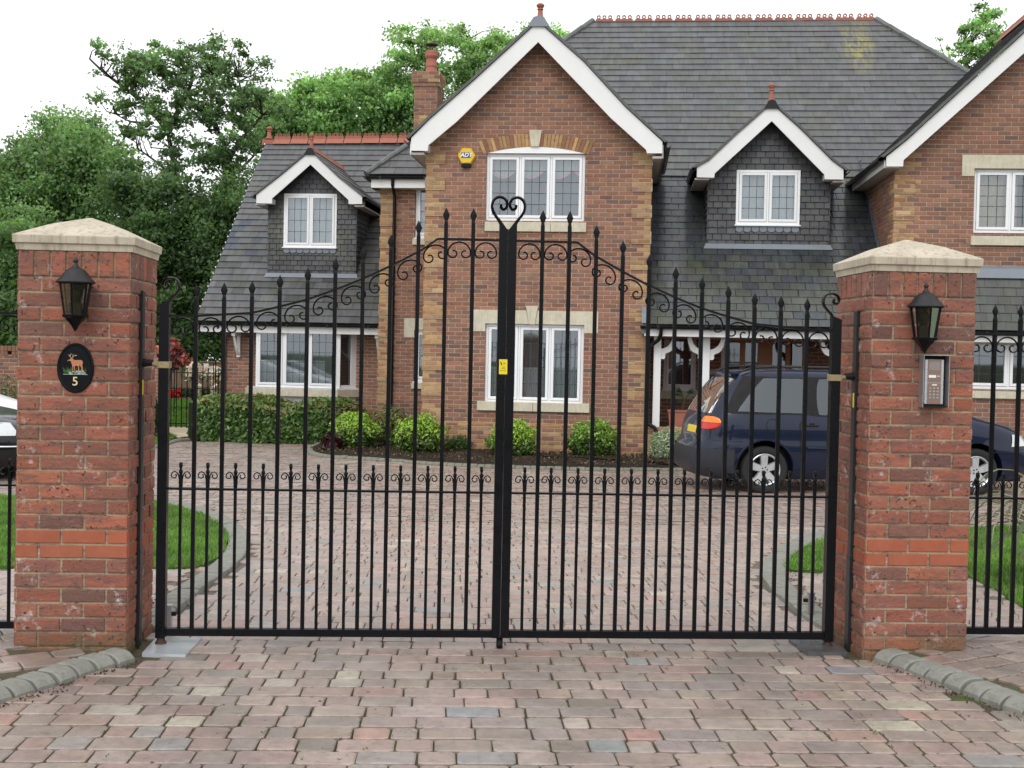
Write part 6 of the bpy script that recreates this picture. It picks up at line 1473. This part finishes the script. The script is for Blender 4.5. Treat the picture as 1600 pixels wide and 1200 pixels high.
# white car behind the black one
c3=Car([(.18,.12,4.2,.74),(.3,.0,4.35,.82),(.6,.02,4.33,.85),(.8,.1,4.2,.84),(.95,.2,3.7,.82),(1.05,.3,3.3,.78),(1.25,.5,2.7,.70),(1.42,.8,2.3,.6),(1.46,1.1,2.0,.45)],4.5)
q=np.array(ground(16,733)); y3=math.radians(-20); car3=thing('parked_car',(q[0]-3.9*math.cos(y3),q[1]-3.9*math.sin(y3),G(0,9)),'white car bonnet showing just behind the black car','car',rz=y3)
M['whitecar']=mat('white_car_paint',m_paint_car((.78,.80,.82)))
bo=c3.body().build('body',M['whitecar'],car3); cut_arches(bo,(.8,3.4),.35,.30)
for x in (.8,3.4):
    for s in (1,-1): wheel(car3,x,s*-.82,.30,s)
patch(c3,[(1.1,1.0),(2.9,1.0),(2.4,1.38),(1.2,1.38)],.008,10,6).build('side_window',M['carglass'],car3,smooth=True)

# ================================================================ GARDEN WALL, FENCE, RAILING
wz=atZ(0,543,24.5)
a=atZ(-160,540,24.5); b=atZ(247,545,24.5); top=float(b[2]); U=(b-a); U[2]=0; ln=np.linalg.norm(U); U/=ln; Nw=np.array((U[1],-U[0],0))
t=thing('garden_wall',(a[0],a[1],-.22),'long red brick garden wall with brick coping beyond the left pillar','wall'); off=t.location
mb=MB(); bricks(mb,(a[0],a[1],0),U,(0,0,1),Nw,(0,-.3,ln,top-.18),col=lambda u,v: cj(random.choice(RED),.15))
e=a+U*ln; bricks(mb,(e[0],e[1],0),-Nw,(0,0,1),U,(0,-.3,.22,top-.18)); bb=[p-Nw*.22 for p in (a,e)]
mb.face([(bb[1][0],bb[1][1],-.3),(bb[0][0],bb[0][1],-.3),(bb[0][0],bb[0][1],top-.18),(bb[1][0],bb[1][1],top-.18)],RED[0])
mb.build('wall',M['masonry'],t,off=off)
mb=MB(); k=0
while k*.077<ln+.1:
    s=k*.077; k+=1; c=cj(random.choice(RED+[(.28,.11,.06)]),.15)
    for (z0_,z1_,p0,p1,skip) in ((top-.10,top,-.03,.25,False),(top-.178,top-.108,-.02,.24,k%3==0)):
        if skip: continue
        A_=a+U*s+Nw*(-p0); B_=a+U*(s+.068)+Nw*(-p0); C_=a+U*(s+.068)-Nw*p1; D_2=a+U*s-Nw*p1
        mb.hprism([(q[0],q[1]) for q in (A_,B_,C_,D_2)],z0_,z1_,c)
mb.build('brick_coping',M['masonry'],t,off=off)
# timber fence
a=atZ(225,566,34); b=atZ(372,567,34); a[2]=b[2]=0; U=b-a; ln=np.linalg.norm(U); U/=ln; Nw=np.array((U[1],-U[0],0)); zt=float(atZ(300,566,34)[2])
t=thing('timber_fence',(a[0],a[1],0),'brown close-boarded timber fence at the end of the back garden','fence'); off=t.location
mb=MB(); s=0
while s<ln:
    w_=random.uniform(.095,.11); j=random.uniform(0,.01); A_,B_=a+U*s,a+U*(s+w_-.008); zz=zt+random.uniform(-.008,.008)
    mb.hprism([(A_[0],A_[1]),(B_[0],B_[1]),(B_[0]-Nw[0]*.02,B_[1]-Nw[1]*.02),(A_[0]-Nw[0]*.02,A_[1]-Nw[1]*.02)],0,zz); s+=w_
mb.build('board_panel',M['fence'],t,off=off)
mb=MB(); A_,B_=a+Nw*.0,a+U*ln; mb.hprism([(A_[0]+Nw[0]*.03,A_[1]+Nw[1]*.03),(B_[0]+Nw[0]*.03,B_[1]+Nw[1]*.03),(B_[0]-Nw[0]*.04,B_[1]-Nw[1]*.04),(A_[0]-Nw[0]*.04,A_[1]-Nw[1]*.04)],zt,zt+.04); mb.build('capping_rail',M['fence'],t,off=off)
# thin railing with garden gate arch
Z=26.7
a=atZ(232,660,Z); b=atZ(352,662,Z); U=b-a; U[2]=0; ln=np.linalg.norm(U); U/=ln; z0_=G(0,20)
t=thing('garden_railing',(a[0],a[1],z0_),'thin black iron garden railing with arched gate before the back lawn','railing'); off=t.location
ztop=float(atZ(300,568,Z)[2]); mb=MB()
s=.03; i=0
while s<ln:
    p=a+U*s; mb.tube([(p[0],p[1],z0_),(p[0],p[1],ztop-(.09 if i%2 else .0))],.011,5); s+=.115; i+=1
mb.build('bars',M['iron'],t,off=off)
for nm,z in (('top_rail',ztop-.20),('middle_rail',ztop-.55),('bottom_rail',z0_+.12)):
    mb=MB(); p=a;q=a+U*ln; mb.tube([(p[0],p[1],z),(q[0],q[1],z)],.012,5); mb.build(nm,M['iron'],t,off=off)
mb=MB(); c=atZ(305,566,Z); P_=[]
for k in range(17): th=math.pi*k/16; P_.append(c+U*(.45*math.cos(th))+np.array((0,0,.32*math.sin(th)-.02)))
P_=[P_[0]-np.array((0,0,1.2))]+P_+[P_[-1]-np.array((0,0,1.2))]; mb.tube(P_,.012,5); mb.build('arch',M['iron'],t,off=off)

# ================================================================ PLANTS
def ellpts(c,r,n,lo=.72,hi=1.04,zmin=None,bump=.12,seed=None):
    v=rng.normal(size=(n,3)); v/=np.linalg.norm(v,axis=1)[:,None]
    rad=rng.uniform(lo,hi,n)**1.0; ph=rng.uniform(0,6,3)
    rad*=1+bump*(np.sin(v[:,0]*5+ph[0])*np.cos(v[:,2]*6+ph[1])+.6*np.sin(v[:,1]*9+ph[2]))
    p=np.asarray(c)+v*rad[:,None]*np.asarray(r)
    if zmin is not None: k=p[:,2]>zmin; p=p[k]; v=v[k]
    return p,v
def shrub(name,label,cat,base,r,n,leafsz,col,col2=None,pm=0,m='gloss_leaf',asp=.45,group=None,zc=None,stems=7,up=.25,var=.3,new=None):
    x,y,z=base; t=thing(name,(x,y,z),label,cat,group); zc=r[2]*.95 if zc is None else zc
    p,v=ellpts((0,0,zc),r,n,.62,1.05,.01); p2,v2=ellpts((0,0,zc),np.array(r)*.7,n//3,.3,1.0,.01)
    P_=np.r_[p,p2]; V_=np.r_[v,v2]; c=pal(col,len(P_),var,col2,pm)
    if new is not None:   # brighter leaf colour on the upper outside
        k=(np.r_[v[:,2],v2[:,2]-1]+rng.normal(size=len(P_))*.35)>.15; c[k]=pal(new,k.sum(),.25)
    leaves('foliage',P_,leafsz*rng.uniform(.7,1.25,len(P_)),c,M[m],t,asp=asp,up=up,nrm=V_)
    mb=MB()
    for _ in range(stems):
        a=random.uniform(0,6.28); q=(r[0]*.6*math.cos(a),r[1]*.6*math.sin(a),zc+r[2]*random.uniform(-.1,.5)); mb.tube([(0.04*math.cos(a),.04*math.sin(a),-.02),(q[0]*.4,q[1]*.4,q[2]*.5),q],[.012,.009,.004],5)
    mb.build('stems',M['bark'],t); return t
def gpos(px,py,dz=0): 
    x,y=ground(px,py,dz); return (x,y,G(x,y)+dz)
# laurel hedge
hg=thing('laurel_hedge',gpos(300,690),'low clipped laurel hedge under the bay window','hedge'); 
A_=atZ(283,650,23.4); B_=atZ(540,655,22.9); n=26000; u=rng.random(n); Ux=(B_-A_); Ux[2]=0; ll=np.linalg.norm(Ux); Ux/=ll; Ny=np.array((-Ux[1],Ux[0],0))
s=u*ll; side=rng.random(n); hh=.75+.06*np.sin(s*2.3)+.04*np.sin(s*5.1+1); dep=1.5
endf=np.clip(np.minimum(s/.5,(ll-s)/.5),0,1)**.5; hh=hh*(.72+.28*endf)
yy=np.where(side<.55,rng.normal(0,.045,n)+.06*np.sin(s*3.1),rng.random(n)*dep); zz=np.where(side<.55,rng.random(n)*hh,hh+rng.normal(0,.035,n)-np.abs(yy-dep/2)*.05)
yy=yy+(1-endf)*.5*(yy<.3); pts=A_[None,:]*[1,1,0]+Ux[None,:]*s[:,None]+Ny[None,:]*(yy)[:,None]; pts[:,2]=zz-.20
nr=np.where((side<.55)[:,None],-Ny[None,:]+np.array((0,0,.5)),np.array((0,0,1.0))); lo=np.array(hg.location)
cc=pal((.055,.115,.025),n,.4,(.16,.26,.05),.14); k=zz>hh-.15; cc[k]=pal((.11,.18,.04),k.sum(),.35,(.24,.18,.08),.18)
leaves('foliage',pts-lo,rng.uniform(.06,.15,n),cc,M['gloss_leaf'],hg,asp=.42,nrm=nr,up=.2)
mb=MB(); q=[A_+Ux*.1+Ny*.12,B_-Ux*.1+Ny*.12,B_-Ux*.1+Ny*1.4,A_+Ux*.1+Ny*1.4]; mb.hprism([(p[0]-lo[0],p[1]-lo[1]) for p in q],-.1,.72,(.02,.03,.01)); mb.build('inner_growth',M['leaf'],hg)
# bright bushes
YG_=(.16,.27,.035)
G1='bright green rounded bushes in the flower bed'
for i,(px,py,rw,rh,lb) in enumerate([(553,706,.44,.36,'rounded lime green bush beside the purple plant at the left end of the bed'),(655,715,.44,.37,'rounded lime green bush below the left quoin of the gable'),(800,720,.41,.34,'rounded lime green bush just behind the wide centre stile of the gate'),(925,720,.42,.36,'rounded lime green bush below the right end of the ground floor window')]):
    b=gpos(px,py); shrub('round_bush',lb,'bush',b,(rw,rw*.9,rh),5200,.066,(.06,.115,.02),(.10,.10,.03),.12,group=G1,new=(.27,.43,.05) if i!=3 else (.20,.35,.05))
for px,py,r,lb,c in [(715,712,(.26,.2,.17),'small sprawling green plant between the second and third bright bushes',(.06,.11,.025)),(875,712,(.24,.2,.16),'small sprawling green plant left of the rightmost bright bush',(.07,.12,.03)),(985,713,(.24,.2,.20),'small sprawling green plant by the foot of the right quoin',(.055,.10,.03))]:
    shrub('small_plant',lb,'plant',gpos(px,py),r,700,.06,c,m='leaf',stems=12,zc=r[2]*1.1)
shrub('purple_plant','dark purple heuchera leaves at the left end of the flower bed','plant',gpos(518,709),(.17,.15,.17),260,.11,(.045,.012,.018),(.12,.02,.03),.25,asp=.8,stems=6)
shrub('olive_shrub','olive bronze tipped shrub behind the leftmost bright bush','bush',gpos(548,695),(.50,.3,.40),2500,.07,(.09,.11,.03),(.25,.14,.06),.3)
shrub('olive_shrub','mossy yellow green shrub between the two left bright bushes','bush',gpos(612,704),(.33,.28,.42),2400,.06,(.10,.13,.035),(.22,.20,.06),.25)
shrub('silver_plant','mounded silver grey plant at the foot of the porch wall','plant',gpos(1047,724),(.36,.33,.30),3600,.05,(.34,.40,.30),(.50,.55,.42),.4,m='leaf',asp=.5,up=.5)
def strap(name,label,cat,base,n,length,wid,col,droop=.5,spread=.5,m='leaf',lean=None,zr=(.0,0)):
    t=thing(name,base,label,cat)
    for k in range(1):
        mb=MB()
        for i in range(n):
            a=random.uniform(0,2*math.pi) if lean is None else random.gauss(lean,.6); L_=length*random.uniform(.65,1.1); pts=[]; el=random.uniform(.25,1.0)*spread
            x=y=0; z=random.uniform(*zr) if zr[1] else 0; ang=math.pi/2-el*.5; N_=9; vs=[]
            for j in range(N_+1):
                s=j/N_; w_=wid*(1-s**2.2)*(.55+.45*min(1,s*4)); pa=(-math.sin(a),math.cos(a))
                vs+= [(x+pa[0]*w_/2,y+pa[1]*w_/2,z),(x,y,z-w_*.18),(x-pa[0]*w_/2,y-pa[1]*w_/2,z)]
                x+=math.cos(a)*math.cos(ang)*L_/N_; y+=math.sin(a)*math.cos(ang)*L_/N_; z+=math.sin(ang)*L_/N_; ang-=droop*random.uniform(.7,1.3)/N_*(1+s*2)
            mb.add(vs,[(j*3+q,j*3+q+1,(j+1)*3+q+1,(j+1)*3+q) for j in range(N_) for q in (0,1)],cj(random.choice(col) if isinstance(col,list) else col,.25))
        mb.build('strap_leaves',M[m],t,smooth=True)
    return t
strap('phormium','spiky grey green sword-leaved plant at the back of the bed by the downpipe','plant',gpos(622,700),26,1.0,.055,[(.10,.13,.07),(.17,.18,.10),(.07,.10,.05)],.5,.9)
# palm in trough
pz=.36; hp=lambda px,py,d:(lambda q: HO+hx*q[0]+hy*d+np.array((0,0,q[1])))(L(px,py,d))
b=hp(1064,668,.35); b[2]=.283
t=thing('terracotta_trough',b,'oblong terracotta planter behind the low porch wall','planter',rz=HA)
mb=MB(); mb.prism([(-.20,.0),(.20,.0),(.235,.36),(-.235,.36)],-.12,.12); mb.box(-.25,-.135,.33,.25,.135,.37,b=.006); mb.box(-.26,-.15,-.0,.26,.15,.025,b=.005); mb.build('trough',M['terracotta'],t)
b=b+np.array((0,0,.30)); t=thing('potted_palm',b,'small fan palm growing in the terracotta planter on the porch','palm')
mb=MB(); mb.tube([(0,0,0),(.02,0,.12),(.05,0,.24)],[.035,.028,.022],8); mb.build('trunk',M['bark'],t,smooth=True)
for i in range(11):
    mb=MB(); a=random.uniform(0,6.28); el=random.uniform(.1,1.3); c=np.array((.05+.16*math.cos(a)*math.cos(el),.16*math.sin(a)*math.cos(el),.26+.20*math.sin(el)-.04)); mb.tube([(.05,0,.23),c],.004,4,c=(.07,.11,.03)); d=c-np.array((.05,0,.23)); d/=np.linalg.norm(d)
    sd=np.cross(d,(0,0,1.)); sd/=np.linalg.norm(sd)+1e-6; up_=np.cross(sd,d)
    for k in range(15):
        th=(k-7)/7*1.35; e=c+(d*math.cos(th)+sd*math.sin(th))*.17-np.array((0,0,.03)); w_=up_*.0+sd*.007*math.cos(th)+d*.007*math.sin(th)*-1; mb.face([c-w_,e,c+w_],cj((.045,.10,.03),.3))
    mb.build('frond',M['leaf'],t)
# strap-leaved plant lower right
b=gpos(1640,905); strap('cordyline','grey strap-leaved plant arching over the lawn at the right edge','plant',(b[0],b[1],.0),34,1.0,.05,[(.22,.20,.16),(.30,.24,.20),(.14,.16,.10),(.33,.30,.27)],1.5,1.9,lean=math.pi,zr=(.1,.45))
# bits seen low at left and right
shrub('box_hedge','clipped green hedge in front of the garden wall beyond the black car','hedge',(lambda q:(q[0],q[1],-.25))(atZ(-40,600,22)),(2.6,.5,.62),9000,.06,(.05,.11,.025),m='leaf',stems=2)
shrub('dark_shrub','dark green shrub between the left pillar and the gate post','bush',(lambda q:(q[0],q[1],-.22))(atZ(238,640,24)),(.16,.3,.45),1200,.06,(.025,.055,.015),m='leaf')
t=thing('flower_arch',(lambda q:(q[0],q[1],.0))(atZ(318,640,30)),'mass of pale pink climbing blossom against the timber fence','climber')
n=900; u=rng.random(n); pl=[(294,584),(303,574),(316,580),(328,583),(340,585),(345,588)]
idx=rng.random(n)*5; i0=idx.astype(int); fr_=idx-i0; base=np.array([np.array(pl[i])*(1-f_)+np.array(pl[i+1])*f_ for i,f_ in zip(i0,fr_)])+rng.normal(size=(n,2))*[2.0,4.2]
k=rng.random(n)<.2; base[k]=np.c_[rng.choice([309,310,333,334],k.sum())+rng.normal(size=k.sum())*1.5,rng.uniform(592,618,k.sum())]
P_=np.array([atZ(x,y,30+rng.normal()*.15) for x,y in base])-np.array(t.location); leaves('blossom',P_,rng.uniform(.08,.15,n),pal((.78,.60,.63),n,.12,(.85,.80,.80),.5),M['petal'],t,asp=.9)
n=700; base=np.array([pl[i] for i in rng.integers(0,6,n)])+rng.normal(size=(n,2))*[5,6]; P_=np.array([atZ(x,y,30.1+rng.normal()*.15) for x,y in base])-np.array(t.location); leaves('foliage',P_,.07,pal((.04,.08,.02),n,.3),M['leaf'],t)
t=thing('red_flowers',(lambda q:(q[0],q[1],.0))(atZ(275,618,31)),'cluster of bright red flowers at the foot of the timber fence','flowers')
n=160; base=np.c_[rng.uniform(263,283,n),608+rng.uniform(0,11,n)]; P_=np.array([atZ(x,y,31+rng.normal()*.1) for x,y in base])-np.array(t.location); leaves('petals',P_,rng.uniform(.05,.10,n),pal((.65,.02,.02),n,.2),M['petal'],t,asp=.9)
n=900; base=np.c_[rng.uniform(255,330,n),612+rng.uniform(-6,9,n)]; P_=np.array([atZ(x,y,31.2+rng.normal()*.15) for x,y in base])-np.array(t.location); leaves('foliage',P_,.08,pal((.03,.06,.015),n,.3),M['leaf'],t)

# ================================================================ TREES
def tree(name,label,Z,trunk,crowns,nclump,per,leafsz,col,col2=None,pm=.2,crad=.75,base_px=None,limbs=(),sparse=0.0,depth=2.5,light=None,rt=.22,var=.3):
    """trunk: pixel polyline from base up; crowns: (cx,cy,rx,ry) ellipses in px at distance Z"""
    ds=lambda c,k: tuple(k*(q*.74+.26*(c[0]*.45+c[1]*.5)) for q in c); far=1.0+max(0,Z-38)*.045; col=ds(col,1.75*far); light=ds(light,1.45*far) if light else tuple(q*1.7 for q in col); sc=Z/F; b=atZ(trunk[0][0],trunk[0][1],Z); b=np.array((b[0],b[1],-.25)); t=thing(name,b,label,'tree','trees behind the house and garden')  # crowns greyed, farther ones brightened: haze and sky flare put into leaf colour
    sk=[]; mb=MB()
    def limb(px,r0,r1,dd=0):
        P_=[atZ(x,y,Z+dd*i/max(1,len(px)-1)) for i,(x,y) in enumerate(px)]; 
        S_=smooth([tuple(p) for p in P_],4); S_=[np.array(p)-b for p in S_]; n=len(S_)
        mb.tube(S_,[r0+(r1-r0)*i/(n-1) for i in range(n)],8); sk.extend(S_)
    limb(trunk,rt,rt*.35)
    for l in limbs: limb(l[0],l[1],l[1]*.3,l[2] if len(l)>2 else random.uniform(-1.5,1.5))
    wts=np.array([c[2]*c[3] for c in crowns],float); wts/=wts.sum(); C_=[]
    for _ in range(nclump):
        c=crowns[rng.choice(len(crowns),p=wts)]; v=rng.normal(size=3); v/=np.linalg.norm(v); rr=rng.uniform(.25,1)**.45
        if v[1]>.55: v[1]*=-1     # keep the masses towards the viewer-facing and upper shell too
        px,py=c[0]+v[0]*rr*c[2],c[1]-v[2]*rr*c[3]; dz=v[1]*rr*depth; C_.append(atZ(px,py,Z+dz)-b)
    sk_=np.array(sk); PP=[];CC=[];LS=[]
    for c in C_:
        j=np.argmin(((sk_-c)**2).sum(1)+np.maximum(0,sk_[:,2]-c[2])*1.5); a=sk_[j]
        m_=(a+c)/2+rng.normal(size=3)*.12; 
        if np.linalg.norm(c-a)<7: mb.tube([a,m_,c],[.028,.018,.007],5)
        n=int(per*rng.uniform(.5,1.4)); r=crad*rng.uniform(.55,1.25); p,v=ellpts(c,(r,r,r*.62),n,.15,1.0,bump=.25)
        PP.append(p); LS.append(np.full(len(p),rng.uniform(.75,1.5))); tone=rng.uniform(.62,1.35); q=pal(col,len(p),var,col2,pm)*tone
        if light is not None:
            k=v[:,2]+rng.normal(size=len(p))*.4>.45; q[k]=pal(light,k.sum(),.2)*tone  # upper leaves of each clump paler: light from above painted in
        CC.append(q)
    P_=np.concatenate(PP); cc=np.clip(np.concatenate(CC),.003,1)
    leaves('crown',P_,leafsz*1.12*np.concatenate(LS)*rng.uniform(.7,1.3,len(P_)),cc,M['leaf'],t,asp=.6)
    mb.build('trunk',M['bark'],t,smooth=True); return t
DG=(.070,.135,.038)
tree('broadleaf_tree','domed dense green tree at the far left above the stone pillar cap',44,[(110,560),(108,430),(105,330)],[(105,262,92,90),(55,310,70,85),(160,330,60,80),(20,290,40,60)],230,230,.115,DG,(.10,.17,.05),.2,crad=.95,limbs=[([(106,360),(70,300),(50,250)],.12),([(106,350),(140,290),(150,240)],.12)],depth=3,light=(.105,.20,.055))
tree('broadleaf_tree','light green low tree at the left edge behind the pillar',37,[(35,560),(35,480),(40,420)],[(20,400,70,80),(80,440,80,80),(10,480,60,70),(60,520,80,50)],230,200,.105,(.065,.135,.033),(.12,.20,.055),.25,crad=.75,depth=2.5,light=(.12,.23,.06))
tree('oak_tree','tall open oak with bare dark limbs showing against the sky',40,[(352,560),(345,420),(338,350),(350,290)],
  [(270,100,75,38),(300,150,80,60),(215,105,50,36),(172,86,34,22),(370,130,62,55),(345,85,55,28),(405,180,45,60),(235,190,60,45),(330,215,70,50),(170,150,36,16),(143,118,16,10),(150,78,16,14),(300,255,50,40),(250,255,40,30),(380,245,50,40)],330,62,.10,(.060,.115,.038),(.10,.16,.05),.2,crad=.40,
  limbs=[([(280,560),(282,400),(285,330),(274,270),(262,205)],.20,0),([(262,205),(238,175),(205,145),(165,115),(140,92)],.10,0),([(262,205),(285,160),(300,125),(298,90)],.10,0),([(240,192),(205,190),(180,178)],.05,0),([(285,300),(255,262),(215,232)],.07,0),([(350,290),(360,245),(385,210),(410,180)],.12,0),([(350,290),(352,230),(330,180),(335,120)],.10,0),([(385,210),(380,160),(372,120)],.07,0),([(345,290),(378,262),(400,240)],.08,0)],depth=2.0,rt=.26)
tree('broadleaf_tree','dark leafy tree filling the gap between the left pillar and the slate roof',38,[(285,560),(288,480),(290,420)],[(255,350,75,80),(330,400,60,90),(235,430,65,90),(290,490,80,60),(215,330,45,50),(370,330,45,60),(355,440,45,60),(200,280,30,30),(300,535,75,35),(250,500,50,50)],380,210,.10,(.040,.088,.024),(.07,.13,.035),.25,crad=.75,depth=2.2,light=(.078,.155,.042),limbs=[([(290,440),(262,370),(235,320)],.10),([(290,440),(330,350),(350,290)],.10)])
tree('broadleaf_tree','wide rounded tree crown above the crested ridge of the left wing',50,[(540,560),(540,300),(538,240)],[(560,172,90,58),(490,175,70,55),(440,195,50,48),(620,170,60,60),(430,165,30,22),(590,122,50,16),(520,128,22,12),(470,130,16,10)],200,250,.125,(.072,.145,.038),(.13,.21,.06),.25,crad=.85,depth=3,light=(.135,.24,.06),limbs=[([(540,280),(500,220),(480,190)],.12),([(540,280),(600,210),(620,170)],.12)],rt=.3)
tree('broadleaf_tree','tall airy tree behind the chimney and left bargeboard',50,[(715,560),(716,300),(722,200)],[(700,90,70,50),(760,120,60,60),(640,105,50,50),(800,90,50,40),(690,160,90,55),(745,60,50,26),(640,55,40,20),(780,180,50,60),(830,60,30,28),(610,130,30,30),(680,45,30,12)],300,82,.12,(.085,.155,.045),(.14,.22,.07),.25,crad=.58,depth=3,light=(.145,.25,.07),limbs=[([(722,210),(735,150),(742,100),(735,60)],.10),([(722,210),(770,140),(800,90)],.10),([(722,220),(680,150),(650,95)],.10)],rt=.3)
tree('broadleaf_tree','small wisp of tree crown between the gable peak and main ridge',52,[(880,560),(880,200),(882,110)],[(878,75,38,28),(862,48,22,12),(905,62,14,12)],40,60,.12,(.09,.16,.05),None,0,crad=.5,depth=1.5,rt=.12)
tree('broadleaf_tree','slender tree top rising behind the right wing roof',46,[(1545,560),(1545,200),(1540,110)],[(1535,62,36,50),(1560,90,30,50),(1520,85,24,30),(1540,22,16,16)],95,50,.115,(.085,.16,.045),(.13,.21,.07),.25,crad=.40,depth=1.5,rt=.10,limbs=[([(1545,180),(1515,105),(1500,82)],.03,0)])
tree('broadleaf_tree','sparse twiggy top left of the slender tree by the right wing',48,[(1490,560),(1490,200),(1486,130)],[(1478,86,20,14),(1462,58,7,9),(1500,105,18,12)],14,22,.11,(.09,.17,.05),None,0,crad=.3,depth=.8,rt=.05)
tree('acer_tree','small red leaved acer seen just right of the left hinge post',28,[(262,650),(264,600),(268,570)],[(262,548,17,20),(278,562,14,10)],34,70,.09,(.20,.035,.035),(.32,.09,.08),.3,crad=.22,depth=.5,rt=.05)
# far wood closing the horizon
n=60000; px_=rng.uniform(-500,2200,n); cen=np.array([atZ(x,555,62+6*math.sin(x*.01)) for x in px_]); cen[:,2]=rng.random(n)**.8*(8.0+1.0*np.sin(px_*.02)+.7*np.sin(px_*.053))-.3
cen+=rng.normal(size=(n,3))*[1.2,1.2,.1]
o=leaves('far_wood',cen,rng.uniform(.3,.6,n),pal((.04,.085,.02),n,.35),M['leaf'],asp=.7); o['kind']='stuff'; tag(o,'dark far wood along the horizon behind the gardens','wood')
